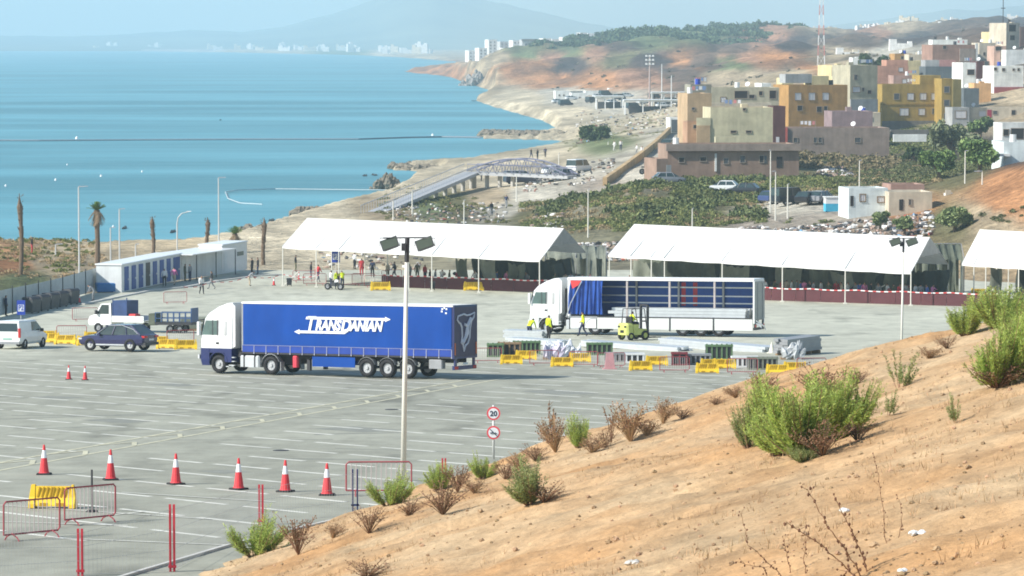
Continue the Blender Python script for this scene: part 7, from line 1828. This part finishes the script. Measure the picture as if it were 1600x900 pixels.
_c0 = small_car('white car in the border post queue, first from the left', 872, 158, CW, .4, 1180, False, 'vehicles at the border post')
_c1 = small_car('dark car in the border post queue, first from the left', 884, 160, CB, .4, 1150, True, 'vehicles at the border post')
for i, px in enumerate((893, 902, 913, 924, 936, 946, 957, 968, 980, 990, 1004, 1022, 1036, 1050)):
    D_ = 1190 - i * 14 + 40 * ((i * 7) % 3)
    copy_thing((_c0, _c1)[i % 2], '%s in the border post queue, %s from the left' % (('white car', 'dark car')[i % 2], ORD[i // 2 + 1]), tpos(px, D_), .3 + .2 * (i % 4), 'vehicles at the border post')
def mast(label, px, yt, yb, D, lattice=False):
    P = at_y(px, yb, D); P.z = tz(P.x, P.y); H = at_y(px, yt, D).z - P.z
    t = thing('lattice_mast' if lattice else 'light_mast', label, 'mast', P, 0)
    if lattice:
        n = 9
        for k in range(n):
            s = MB(); z0, z1 = H * k / n, H * (k + 1) / n; w0, w1 = 1.1 * (1 - k / n * .75), 1.1 * (1 - (k + 1) / n * .75)
            c = [(-1, -1), (1, -1), (1, 1), (-1, 1)]
            for a, (x, y) in enumerate(c):
                s.cyl((x * w0, y * w0, z0), (x * w1, y * w1, z1), .09, n=4); x2, y2 = c[(a + 1) % 4]; s.cyl((x * w0, y * w0, z0), (x2 * w1, y2 * w1, z1), .05, n=4)
            s.build('lattice_section', mat('faded_red', (.55, .22, .2), .6) if k % 2 else M_WHITE, t)
    else:
        s = MB(); s.cyl((0, 0, -1), (0, 0, H), .35, .2, 8); s.build('post', mat('mast_rose', (.42, .33, .30), .6), t)
        s = MB()
        for k in range(3):
            z = H - 1.2 * k; s.b(-1.1, 1.1, -.1, .1, z - .1, z)
            for x in (-1, 0, 1): s.b(x - .3, x + .3, -.4, .1, z - .1, z + .4)
        s.build('lamp_cluster', M_WHITE2, t)
mast('tall red and white lattice mast on the slope', 1283, -40, 95, 1100, True)
mast('high lighting mast at the border post', 1015, 88, 152, 1050)
for i, (px, yt, yb, D) in enumerate(((1034, 100, 150, 1100), (1049, 118, 150, 1000), (1139, 98, 108, 1500), (1205, 90, 100, 1500))):
    P = at_y(px, yb, D); P.z = tz(P.x, P.y); street_lamp('thin distant lamp on the slope behind the border post, %s from the left' % ORD[i], px, yt, P, 1, False, .8, .18, M_WHITE2, 'distant lamps')
P = at_y(1567, 60, 950)
t = thing('antenna_pole', 'thin dark antenna pole on the skyline tower house', 'antenna', Vector((P.x, P.y, P.z)), 0); s = MB(); s.cyl((0, 0, -4), (0, 0, 11), .16, .1, 5); s.build('pole', M_DARK, t); s = MB(); s.b(-.6, .6, -.05, .05, 8, 8.2); s.build('aerial', M_DARK, t)

# ================================================================== DISTANT TOWNS
def far_proto(kind, m):
    s = MB()
    if kind == 0: s.b(-5, 5, 0, 9, -6, 7); s.b(-5, -1, .5, 6, 7, 9.5); s.b(-5.2, 5.2, -.2, 0, 3.2, 3.5)
    elif kind == 1: s.b(-4, 4, 0, 8, -6, 11); s.b(-1, 3, 2, 7, 11, 13); s.b(4, 7, 1, 7, -6, 6)
    elif kind == 2: s.b(-8, 8, 0, 8, -6, 5); s.b(-8, -3, 1, 7, 5, 8); s.b(5, 8, 2, 7, 5, 6.5)
    else: s.b(-5, 5, 0, 9, -6, 16); s.b(-2, 2, 2, 6, 16, 18.5); [s.b(-5.3, 5.3, -.5, 0, z, z + .9) for z in (2, 5.5, 9, 12.5)]
    me = bpy.data.meshes.new('far_house'); me.from_pydata(s.v, [], s.f); me.update(); me.materials.append(m); return me
M_FW = wallmat('far_white', (.70, .69, .66)); M_FC = wallmat('far_cream', (.62, .55, .42)); M_FG = wallmat('far_grey', (.45, .45, .44))
PROT = [far_proto(k, m) for k in range(4) for m in (M_FW, M_FC)] + [far_proto(3, M_FG)]
rf = random.Random(77)
def far_house(label, group, px, py, D, k, sc=1.0, rz=0.0, ground=True):
    P = at_y(px, py, D)
    if ground: P.z = tz(P.x, P.y)
    o = bpy.data.objects.new('distant_house', PROT[k]); COL.objects.link(o); o.matrix_world = frame(P, rz) @ Matrix.Scale(sc, 4)
    return tag(o, label, 'house', group)
BAY = []
for i in range(64):                              # across the bay
    px = rf.choice([rf.uniform(-60, 60), rf.uniform(90, 260), rf.uniform(230, 420), rf.uniform(440, 560), rf.uniform(590, 690)])
    D = 25 * FOC / (np.interp(px, [0, 200, 400, 560, 650, 700], [77.5, 79.5, 82.5, 86, 91, 95]) - 62) * rf.uniform(1.08, 1.30)
    BAY.append(far_house('x', 'hazy town across the bay', px, 76, D, rf.choice([0, 2, 2, 4, 5, 1]), rf.uniform(.7, 1.5), rf.uniform(-.3, .3)))
for i, o in enumerate(sorted(BAY, key=lambda o: o.matrix_world.translation.x / o.matrix_world.translation.y)): o['label'] = 'pale hazy building across the bay, %s from the left' % nth(i + 1)
TW = [(739, 79, 98, 2600, 'slim white tower block at the left of the headland town'), (755, 75, 104, 2350, 'pale apartment tower with rows of balconies in the headland town'), (770, 62, 95, 2500, 'tallest white apartment tower of the headland town'), (788, 65, 92, 2550, 'grey apartment block right of the tallest tower'), (793, 75, 96, 2300, 'bright white block above the orange cliff'), (808, 63, 84, 2450, 'white apartment block left of the dark framed block'), (845, 65, 82, 2400, 'pale block right of the dark framed block'), (855, 60, 74, 2500, 'white apartment block beside the pine wood'), (868, 61, 72, 2600, 'small white block above the pine wood'), (885, 58, 70, 2700, 'low white building behind the pine wood'), (912, 51, 64, 2800, 'white building on the crest left of the pines'), (925, 52, 64, 2850, 'second white building on the crest near the pines'), (960, 50, 60, 2900, 'far white house among the pine tops')]
for i, (px, yt, yb, D, lb) in enumerate(TW):
    sc = scale_at(D); wpx = 13 if i < 8 else 11
    rows = [(px - wpx / 2 + wpx * f, yy, 1.6, 1.4, 'pane') for yy in np.arange(yt + 4, yb - 2, 5.0) for f in (.25, .72)]
    house(lb, px - wpx / 2, px + wpx / 2, yt, yb, D, 14, M_FG if 'grey' in lb else M_FW, 12, rows if i < 8 else (), 'apartment block', sink=14, name='apartment_block')
house('dark framed grey block on the orange cliff of the headland', 816, 839, 62, 80, 2350, 14, M_FG, 8, [(822, 70, 3, 3), (830, 70, 3, 3)], 'apartment block', sink=12, name='apartment_block', trims=[(815, 61, 841, 64, W_DKG, .8)])
CRE = []
for i in range(84):                              # houses along the right skyline
    px = 1120 + 490 * rf.random() ** .6
    py = np.interp(px, [1120, 1250, 1350, 1450, 1600], [42, 40, 36, 30, 24]) + rf.uniform(-2, 3)
    CRE.append(far_house('x', 'houses along the right skyline', px, py, rf.uniform(2650, 3100), rf.choice([0, 0, 4, 4, 1, 5]), rf.uniform(.28, .55), rf.uniform(-.5, .5)))
for i, o in enumerate(sorted(CRE, key=lambda o: o.matrix_world.translation.x / o.matrix_world.translation.y)): o['label'] = 'tiny pale house on the right skyline, %s from the left' % nth(i + 1)
for i, (px, py, sc) in enumerate(((1325, 78, .5), (1345, 80, .35), (1408, 78, .5))):
    far_house(['blue grey shed on the slope right of the lattice mast', 'low pale shed beside the blue grey shed', 'pale blue tank shed above the salmon house'][i], None, px, py, 1250, (4, 5, 4)[i], sc)

# ================================================================== FOLIAGE
def leaf_cloud(C, R, k, size, rr, flat=.75, full=False):
    """k leaf quads for each bush centre C (n,3) with radius R (n,)"""
    n = len(C)
    d = rr.randn(n, k, 3); d /= np.linalg.norm(d, axis=2, keepdims=True)
    if not full: d[:, :, 2] = np.abs(d[:, :, 2]) * 1.0 - .15
    rad = R[:, None] * (.55 + .5 * rr.rand(n, k)) * (1 + .25 * np.sin(d[:, :, 0] * 5 + C[:, 0:1]) * np.cos(d[:, :, 1] * 4 + C[:, 1:2]))
    p = C[:, None] + d * rad[..., None] * np.array([1, 1, flat])
    u = rr.randn(n, k, 3) + .3 * d; u /= np.linalg.norm(u, axis=2, keepdims=True)
    w = np.cross(u, rr.randn(n, k, 3)); w /= np.linalg.norm(w, axis=2, keepdims=True)
    sz = (size * (R[:, None] ** .5) * (.6 + .8 * rr.rand(n, k)))[..., None]
    q = np.stack([p - u * sz, p + w * sz * .55, p + u * sz, p - w * sz * .55], 2).reshape(-1, 3)
    return q, np.arange(len(q)).reshape(-1, 4)
def cloud_obj(name, C, R, k, size, m, seed, **kw):
    V, F = leaf_cloud(np.array(C, float), np.array(R, float), k, size, np.random.RandomState(seed), **kw)
    return link(name, np_mesh(name, V, F), m)
def zone(px0, px1, D0, D1, n, seed, r0, r1, dens=None):
    rr = np.random.RandomState(seed); px = rr.uniform(px0, px1, n); D = rr.uniform(D0, D1, n); X = (px - 800) / FOC * D
    z = terrain_z(X, D); R = rr.uniform(r0, r1, n); ok = z > .7
    if dens is not None: ok &= fbm(X / 9 + seed, D / 12) > dens
    return np.stack([X, D, z + R * .05], -1)[ok], R[ok]
def scrub(label, zones, k, size, m, seed, cat='scrub', name='scrub_bushes'):
    C, R = zip(*[zone(*z) for z in zones]); o = cloud_obj(name, np.concatenate(C), np.concatenate(R), k, size, m, seed); return tag(o, label, cat, kind='stuff')
scrub('dense green brown scrub covering the mound behind the tents', [(815, 1010, 405, 470, 620, 1, .3, .85, -.08), (960, 1200, 400, 462, 800, 2, .3, .9, -.08), (1060, 1320, 430, 480, 760, 3, .3, .9, -.10)], 70, .17, M_SCRUB, 1)
scrub('large dark olive bushes clumped on the mound behind the tents', [(850, 1060, 410, 462, 90, 31, .8, 1.7, -.02), (1040, 1190, 405, 450, 60, 32, .8, 1.6, -.02), (1070, 1260, 440, 478, 80, 33, .8, 1.6, -.02)], 170, .2, mat('dark_olive_bush', (.10, .13, .045), .75, .3, scale=.15, island=.45), 31)
scrub('tall brown brush hiding the foot of the taupe house', [(1228, 1400, 515, 556, 170, 34, .6, 1.4, -.3), (1120, 1240, 478, 500, 0, 35, .4, .8, -.3)], 90, .2, mat('brown_brush', (.20, .17, .085), .8, .3, scale=.2, island=.4), 34)
scrub('straw and brown dead brush among the scrub of the mound', [(815, 1200, 402, 468, 520, 21, .25, .7, -.1), (1250, 1480, 430, 560, 420, 22, .25, .7, -.1)], 60, .15, mat('dead_brush', (.30, .24, .12), .85, .3, scale=.08, island=.4), 21)
scrub('olive bushes on the waste ground before the fig tree', [(1290, 1480, 440, 560, 520, 4, .3, .9, -.12), (1400, 1570, 440, 540, 420, 5, .3, .9, -.12), (1470, 1600, 356, 400, 110, 6, .25, .6, 0), (1230, 1330, 388, 410, 60, 7, .25, .6, 0)], 70, .17, mat('olive_scrub', (.13, .15, .06), .75, .35, scale=.08, island=.5, trans=.12), 2)
scrub('sparse grass clumps on the bank below the footbridge', [(590, 800, 430, 500, 150, 8, .25, .7, .0), (480, 640, 400, 440, 40, 9, .2, .5, 0)], 70, .16, mat('bank_grass', (.16, .17, .06), .8, .3, island=.4), 3)
scrub('green and straw grass on the sandy bank by the sea', [(-120, 150, 338, 405, 260, 10, .2, .55, -.05)], 80, .14, mat('bank_grass_green', (.15, .18, .045), .8, .3, island=.5), 4)
scrub('patches of low scrub dotted over the headland slopes', [(860, 1120, 1250, 2000, 240, 11, .5, 1.2, .08), (1080, 1600, 1050, 2200, 500, 12, .4, .9, .06)], 20, .5, mat('hill_scrub', (.14, .125, .08), .85, .3, scale=.02, island=.4), 5)
scrub('dark pine wood along the crest of the headland', [(950, 1190, 1980, 2650, 700, 13, 2.0, 5.5, -.12), (1150, 1260, 2250, 2700, 130, 15, 1.5, 4.0, -.05), (830, 980, 2000, 2380, 260, 14, 1.5, 3.6, -.15)], 70, .55, M_PINE, 6, 'wood', 'pine_wood')
scrub('straw coloured dry grass on the sandy bank by the sea', [(-120, 160, 336, 405, 520, 23, .2, .55, -.12)], 60, .13, mat('bank_straw', (.42, .32, .17), .85, .25, island=.3), 23, 'dry grass', 'dry_grass')
scrub('dark green growth on the slope under the mustard apartments', [(1385, 1480, 560, 690, 200, 24, .4, 1.0, -.2), (1500, 1580, 520, 640, 140, 25, .4, .9, -.1)], 60, .18, M_SCRUB, 24)
scrub('thin dune grass on the sandy flats beyond the breakwater', [(880, 1050, 640, 900, 420, 26, .2, .5, .0), (600, 800, 470, 560, 120, 27, .15, .4, .08)], 30, .16, mat('dune_grass', (.24, .24, .12), .85, .25, island=.35), 26, 'grass', 'dune_grass')
def tree(label, px, yb, D, wpx, hpx, m, seed, trunk=.35, name='tree', low=.42):
    P = tpos(px, D); sc = scale_at(D); W = wpx / sc / 2; H = hpx / sc; rr = random.Random(seed)
    P.z = max(P.z, at_y(px, yb, D).z - 1.5)
    t = thing(name, label, 'tree', P, 0)
    s = MB(); s.tube([(0, 0, -1.5), (.1, 0, H * .3), (-.1, .1, H * .6)], [W * .09 + .08, W * .07 + .05, W * .04], 8); limbs = []
    C = []; R = []
    for k in range(16):
        a = rr.random() * 6.28; r = W * (.25 + .55 * rr.random()); z = H * rr.uniform(low, .82)
        q = (math.cos(a) * r, math.sin(a) * r, z); C.append(q); R.append(W * rr.uniform(.22, .38))
        s.tube([(0, 0, H * .25), (q[0] * .5, q[1] * .5, H * .3 + z * .3), q], [W * .05 + .03, W * .03 + .02, .02], 5)
    s.build('trunk', M_BARK, t)
    o = cloud_obj('crown', C, R, 230, .30, m, seed, flat=.8, full=True); o.parent = t
    return t
tree('broad grey green fig tree below the mustard apartments', 1487, 255, 560, 92, 58, mat('fig_leaf', (.15, .18, .09), .65, .25, scale=.5, island=.45), 31)
tree('bright green tree right of the grey shed', 1531, 214, 640, 40, 42, mat('bright_leaf', (.125, .205, .06), .65, .25, island=.4), 32)
tree('green tree behind the tall grey cream house', 1362, 108, 870, 52, 34, M_TREE, 33)
tree('round dark bush on the flat beyond the breakwater', 932, 240, 720, 64, 20, M_TREE, 34, name='round_bush', low=.05)
tree('leafy green bush right of the white huts', 1466, 300, 440, 60, 52, mat('bright_leaf', (.125, .205, .06)), 35, name='bush')
tree('tall reed like green bush below the lamp at the right', 1530, 305, 430, 70, 50, mat('bright_leaf', (.125, .205, .06)), 36, name='bush')
tree('green bush in front of the white hut', 1375, 345, 378, 32, 36, mat('reed_leaf', (.19, .25, .10), .7, .25, island=.4), 37, name='bush')
tree('pale green reed clump before the beige hut', 1413, 355, 372, 34, 34, mat('reed_leaf', (.19, .25, .10)), 38, name='bush')
tree('green reed clump behind the gap of the right tents', 1492, 370, 366, 60, 40, mat('reed_leaf', (.19, .25, .10)), 39, name='bush')
tree('dark bush left of the fig tree trunk', 1430, 255, 545, 40, 22, M_TREE, 40, name='bush')

# ================================================================== RUBBLE
def rubble(label, zones, seed, mats):
    """one heap object for each tint"""
    rr = np.random.RandomState(seed); rnd = random.Random(seed)
    for mi, (m, frac, word) in enumerate(mats):
        s = MB()
        for (px0, px1, D0, D1, n, sz) in zones:
            k = int(n * frac); px = rr.uniform(px0, px1, k); D = rr.uniform(D0, D1, k); X = (px - 800) / FOC * D; z = terrain_z(X, D)
            for i in range(k):
                s.M = Matrix.Translation((X[i], D[i], z[i] + .15)) @ Matrix.Rotation(rnd.random() * 6, 4, 'Z') @ Matrix.Rotation(rnd.uniform(-.6, .6), 4, 'X')
                a = sz * rnd.uniform(.3, 1.4); b_ = sz * rnd.uniform(.2, .7); c = sz * rnd.uniform(.1, .5)
                s.rock((0, 0, 0), a * .6, b_ * .6, c * .8, rnd) if rnd.random() < .6 else s.b(-a / 2, a / 2, -b_ / 2, b_ / 2, -c / 2, c / 2)
        tag(s.build('rubble', m), label % word, 'rubble', kind='stuff')
RBM = [(mat('rubble_white', (.62, .61, .58), .8, .2, island=.3), .34, 'white'), (mat('rubble_brown', (.30, .23, .17), .9, .25, island=.4), .34, 'brown'), (mat('rubble_dark', (.08, .08, .085), .8, .3, island=.4), .24, 'black'), (mat('rubble_blue', (.18, .36, .55), .6, .2), .015, 'blue'), (mat('rubble_red', (.35, .10, .07), .8, .2), .015, 'brick red')]
rubble('%s rubble and rubbish heaped behind the tents', [(985, 1080, 372, 392, 260, .6), (1080, 1200, 372, 395, 420, .65), (1190, 1460, 368, 388, 900, .6), (890, 1000, 362, 385, 330, .6), (600, 790, 430, 480, 200, .5), (830, 880, 400, 440, 90, .7), (1280, 1330, 480, 520, 120, .9), (500, 660, 352, 400, 160, .5), (900, 1060, 700, 1080, 240, .8), (820, 960, 500, 560, 160, .6), (1395, 1480, 640, 690, 60, .7)], 9, RBM)

# ================================================================== FOREGROUND SHRUBS
def shrub_mesh(seed, nst, nlf, spread, droop, llen, lw, m_leaf, sparse=False):
    """unit shrub: about 1 m tall and 1 m across; returns (leaf mesh, stem mesh)"""
    rr = np.random.RandomState(seed); V = []; S = MB(); rnd = random.Random(seed)
    lobes = [(rr.rand() * 6.283, spread * (.25 + .6 * rr.rand()), .5 + .55 * rr.rand()) for _ in range(7)]
    for i in range(nst):
        la, lo, lh = lobes[rr.randint(7)]
        ox = math.cos(la) * lo + rr.randn() * .13 * spread; oy = math.sin(la) * lo + rr.randn() * .13 * spread
        a = math.atan2(oy, ox); out = math.hypot(ox, oy); h = lh * (.55 + .55 * rr.rand())
        b0 = np.array([math.cos(a) * out * .22, math.sin(a) * out * .22, 0]); tip = np.array([math.cos(a) * out, math.sin(a) * out, h]) + rr.randn(3) * .03
        mid = b0 * .45 + tip * .55 + np.array([math.cos(a), math.sin(a), 0]) * (.07 * droop) + np.array([0, 0, -.02])
        u = np.linspace(.12 if not sparse else .25, 1, nlf) + rr.rand(nlf) * .03
        u = np.clip(u, 0, 1)[:, None]; pos = (1 - u) ** 2 * b0 + 2 * u * (1 - u) * mid + u * u * tip
        tan = 2 * (1 - u) * (mid - b0) + 2 * u * (tip - mid); tan /= np.linalg.norm(tan, axis=1, keepdims=True)
        rnd_d = rr.randn(nlf, 3); rnd_d -= tan * (rnd_d * tan).sum(1, keepdims=True); rnd_d /= np.linalg.norm(rnd_d, axis=1, keepdims=True)
        dirv = tan * .75 + rnd_d * .7; dirv /= np.linalg.norm(dirv, axis=1, keepdims=True)
        side = np.cross(dirv, rr.randn(nlf, 3)); side /= np.linalg.norm(side, axis=1, keepdims=True)
        L = llen * (.6 + .7 * rr.rand(nlf, 1)) * (1 - .35 * u); w = L * lw
        q = np.stack([pos, pos + dirv * L * .45 + side * w, pos + dirv * L, pos + dirv * L * .45 - side * w], 1)
        V.append(q.reshape(-1, 3))
        if i % 3 == 0: S.tube([tuple(b0), tuple(.25 * b0 + .5 * mid + .25 * tip), tuple(tip)], [.008, .006, .003], 4)
    V = np.concatenate(V); me = np_mesh('leaves', V, np.arange(len(V)).reshape(-1, 4)); me.materials.append(m_leaf)
    ms = bpy.data.meshes.new('stems'); ms.from_pydata(S.v, [], S.f); ms.materials.append(M_STEM)
    return me, ms
def dry_mesh(seed, nst, spread, heads=True, m=None, thick=1.0):
    S = MB(); H = MB(); rnd = random.Random(seed)
    for i in range(nst):
        a = rnd.random() * 6.283; out = spread * math.sqrt(rnd.random()); h = rnd.uniform(.45, 1.0)
        p = [Vector((0, 0, 0)), Vector((math.cos(a) * out * .45, math.sin(a) * out * .45, h * .55)), Vector((math.cos(a) * out + rnd.gauss(0, .04), math.sin(a) * out + rnd.gauss(0, .04), h))]
        S.tube(p, [.009 * thick, .007 * thick, .004 * thick], 4)
        for k in range(rnd.randint(3, 7)):
            f = rnd.uniform(.35, 1); b = p[0].lerp(p[1], f * 2) if f < .5 else p[1].lerp(p[2], f * 2 - 1)
            e = b + Vector((rnd.gauss(0, .08), rnd.gauss(0, .08), rnd.uniform(.02, .13))); S.tube([b, e], [.005 * thick, .003 * thick], 3)
            if heads and rnd.random() < .85: H.rock(tuple(e), .014 * thick, .014 * thick, .018 * thick, rnd)
        for k in range(4 if heads else 9):
            f = rnd.uniform(.5, 1); b = p[1].lerp(p[2], f * 2 - 1) if f > .5 else p[1]; H.rock((b.x + rnd.gauss(0, .012), b.y + rnd.gauss(0, .012), b.z), .013 * thick, .013 * thick, .017 * thick, rnd)
    def mk(n, s, m_):
        me = bpy.data.meshes.new(n); me.from_pydata(s.v, [], s.f); me.materials.append(m_); return me
    return mk('stems', S, m or M_STEM), mk('seed_heads', H, mat('dry_seed', (.26, .16, .085), .9, .3, island=.4))
SH = {'full': [shrub_mesh(i, 300, 56, .62, .7, .075, .11, M_LEAF) for i in (1, 2, 3, 11)], 'small': [shrub_mesh(i, 150, 46, .5, .4, .09, .10, M_LEAF) for i in (4, 5)],
      'olive': [shrub_mesh(i, 120, 44, .52, .5, .085, .11, M_LEAFD) for i in (6, 7)], 'thin': [shrub_mesh(i, 16, 60, .5, .3, .085, .16, M_LEAFD, True) for i in (8, 9)]}
DRY = {'dry': [dry_mesh(i, 34, .5) for i in (1, 2)], 'straw': [dry_mesh(i, 50, .5, True, M_STRAW) for i in (3, 4)], 'twig': [dry_mesh(i, 6, .62, False, None, 1.7) for i in (5, 6)], 'stalk': [dry_mesh(i, 6, .3, False, None, 1.2) for i in (7,)]}
def shrub(label, kind, px, py, wpx, hpx, var=0, cat='shrub', rz=0.0):
    P = on_hill(px, py); sc = scale_at(P.y); W = wpx / sc; H = hpx / sc
    t = thing('dry_shrub' if kind in DRY else 'shrub', label, cat, P - Vector((0, 0, .03)), rz, None)
    meshes = (DRY if kind in DRY else SH)[kind]; a, b = meshes[var % len(meshes)]
    for nm, me in ((('stems', a), ('seed_heads', b)) if kind in DRY else (('leaves', a), ('stems', b))):
        o = bpy.data.objects.new(nm, me); COL.objects.link(o); o.parent = t; o.scale = (W, W, H); o['kind'] = 'stuff'
    return t
SHR = [('big bright green shrub in the middle of the hillside', 'full', 1255, 716, 150, 132, 0), ('green shrub lobe at the right side of the big shrub', 'full', 1322, 676, 92, 100, 1), ('darker green shrub at the left side of the big shrub', 'olive', 1172, 702, 84, 84, 0), ('low olive growth at the foot of the big shrub', 'olive', 1255, 722, 80, 30, 1), ('bright shrub lobe at the upper left of the big shrub', 'full', 1210, 690, 96, 100, 2), ('dense leafy lobe at the back of the big shrub', 'full', 1288, 690, 130, 108, 3), ('low dense lobe at the front left of the big shrub', 'full', 1222, 712, 110, 88, 1),
       ('large green shrub at the right edge of the hill', 'full', 1556, 606, 110, 110, 2), ('leafy green shrub on the right picture edge', 'full', 1600, 590, 100, 110, 0), ('tall green shrub at the top right of the hill crest', 'full', 1560, 512, 120, 74, 1), ('green shrub between the crest-top and right edge shrubs', 'full', 1580, 545, 90, 70, 3), ('green shrub left of the crest-top shrub', 'full', 1508, 525, 70, 62, 2), ('sparse upright shrub with bare stems below the floodlight post', 'thin', 1406, 606, 90, 66, 0), ('small yellow green shrub right of the big shrub', 'thin', 1388, 650, 56, 44, 1), ('small sparse shrub below the right edge shrub', 'thin', 1494, 660, 54, 54, 0),
       ('bright green shrub at the foot of the tall lamp post', 'small', 608, 790, 84, 60, 0), ('thin green shrub right of the lamp post', 'small', 686, 765, 62, 44, 1), ('green shrub below the round signs', 'small', 756, 748, 52, 44, 0), ('loose green shrub on the slope below the signs', 'olive', 832, 788, 112, 78, 0), ('bright green shrub on the ridge right of the signs', 'small', 905, 700, 60, 52, 1), ('green shrub at the lower left foot of the hill', 'small', 398, 868, 104, 76, 0), ('green tuft at the bottom edge, far left of the hill', 'small', 206, 905, 90, 34, 1)]
for i, (lb, kd, px, py, w, h, v) in enumerate(SHR): shrub(lb, kd, px, py, w, h, v, rz=i * 1.3)
DRS = [('dry brown shrub right of the lower left green shrub', 'dry', 466, 866, 74, 62, 0), ('dry brown shrub below the lamp post shrub', 'dry', 692, 806, 92, 56, 1), ('dry brown shrub left of the lamp post shrub', 'dry', 577, 834, 60, 44, 0), ('dry straw shrub left of the ridge green shrub', 'straw', 868, 708, 70, 62, 0), ('tall dry stalks above the ridge straw shrub', 'stalk', 862, 700, 60, 80, 0), ('dry straw shrub on the ridge in the middle', 'straw', 985, 690, 84, 64, 1), ('dry stalks leaning on the middle ridge', 'stalk', 955, 690, 70, 62, 0), ('straw coloured dry shrub farther right on the ridge', 'straw', 1036, 662, 56, 44, 0), ('small dark dry twigs on the ridge crest', 'dry', 1118, 632, 40, 16, 1), ('dry brown shrub at the bottom edge, left of centre', 'dry', 572, 905, 90, 34, 1), ('dry shrub between the lamp post and the signs', 'dry', 715, 770, 60, 44, 0), ('dry brown twigs left of the big shrub top', 'dry', 1190, 615, 60, 34, 0),
       ('dry shrub behind the big shrub', 'dry', 1290, 625, 110, 60, 1), ('dry brown tuft below the big shrub, right side', 'dry', 1340, 690, 60, 34, 0)] + [('low dry brush on the slope edge, %s from the left' % ORD[k], ('straw', 'dry')[k % 2], px, py, w, h, k) for k, (px, py, w, h) in enumerate(((520, 842, 50, 26), (640, 806, 60, 30), (742, 772, 50, 26), (790, 752, 60, 34), (812, 735, 50, 30), (838, 722, 60, 30), (925, 708, 60, 30), (945, 700, 50, 34), (1010, 682, 60, 30), (1065, 655, 44, 22), (1150, 622, 50, 22), (1340, 600, 50, 26), (1452, 560, 50, 22), (1480, 545, 44, 24)))] + [('dead brown undergrowth at the foot of the big shrub', 'dry', 1285, 712, 110, 60, 1), ('dead brown undergrowth at the foot of the right edge shrub', 'dry', 1560, 606, 110, 40, 0), ('dead brown undergrowth at the foot of the loose green shrub', 'dry', 850, 786, 80, 36, 1)]
for i, (lb, kd, px, py, w, h, v) in enumerate(DRS): shrub(lb, kd, px, py, w, h, v, 'dry shrub', i * .9)
def twigs(label, base, stems, seed, th=.008):
    P = on_hill(*base); rnd = random.Random(seed)
    t = thing('dry_shrub', label, 'dry shrub', P - Vector((0, 0, .02)), 0)
    S = MB(); Hd = MB()
    for pts in stems:
        Yd = P.y + rnd.uniform(-.25, .25); w = [at_y(px, py, Yd) - P for px, py in pts]
        w = [Vector((p.x, p.y, p.z)) for p in w]
        n = len(w); fine = []
        for i in range(n - 1):
            for k in range(6): fine.append(w[i].lerp(w[i + 1], k / 6) + Vector((rnd.gauss(0, .006), rnd.gauss(0, .01), rnd.gauss(0, .006))))
        fine.append(w[-1]); m = len(fine)
        S.tube(fine, [th * (1 - .6 * i / m) for i in range(m)], 5)
        for i in range(2, m):
            if rnd.random() < .75:
                c = fine[i]; Hd.rock((c.x + rnd.gauss(0, .012), c.y + rnd.gauss(0, .012), c.z + rnd.gauss(0, .01)), th * 1.9, th * 1.9, th * 2.4, rnd)
            if rnd.random() < .4:
                c = fine[i]; e = c + Vector((rnd.gauss(0, .05), rnd.gauss(0, .04), rnd.uniform(0, .07))); S.tube([c, e], [th * .45, th * .25], 4); Hd.rock(tuple(e), th * 1.3, th * 1.3, th * 1.6, rnd)
    tag(S.build('stems', mat('twig_brown', (.19, .10, .05), .9, .25), t), kind='stuff'); tag(Hd.build('seed_heads', mat('twig_head', (.15, .075, .045), .9, .3), t), kind='stuff')
twigs('dark bare twigs leaning left at the bottom right edge', (1345, 902), [[(1350, 905), (1320, 855), (1290, 815), (1262, 762)], [(1340, 902), (1318, 880), (1285, 850), (1228, 812)], [(1360, 905), (1345, 860), (1330, 825), (1306, 778)], [(1322, 890), (1312, 902), (1316, 912)]], 3, .0085)
twigs('thinner bare twigs left of the dark leaning twigs', (1225, 905), [[(1228, 906), (1205, 880), (1170, 850), (1158, 800)], [(1200, 905), (1195, 885), (1150, 875)], [(1240, 905), (1228, 860), (1222, 835)], [(1262, 905), (1256, 870), (1266, 820)]], 4, .006)
twigs('faint straw twigs on the slope right of the dark twigs', (1385, 850), [[(1386, 852), (1380, 800), (1372, 740), (1364, 706)], [(1402, 850), (1410, 800), (1402, 770)]], 5, .0045)
for px, py, w, lb in ((1434, 838, 26, 'crumpled white plastic bag on the sandy slope'), (1410, 898, 20, 'white litter at the bottom edge of the slope'), (1322, 803, 22, 'pale litter scrap behind the dark twigs'), (985, 884, 26, 'pale flat stone on the lower slope')):
    P = on_hill(px, py); s = MB(); rr = random.Random(px); W = w / scale_at(P.y)
    for k in range(4): s.rock((rr.uniform(-W / 3, W / 3), rr.uniform(-.05, .05), .03), W * .3, W * .22, W * .16, rr)
    o = s.build('litter', M_WHITE2 if 'stone' not in lb else M_KERB); o.location = P; tag(o, lb, 'litter')
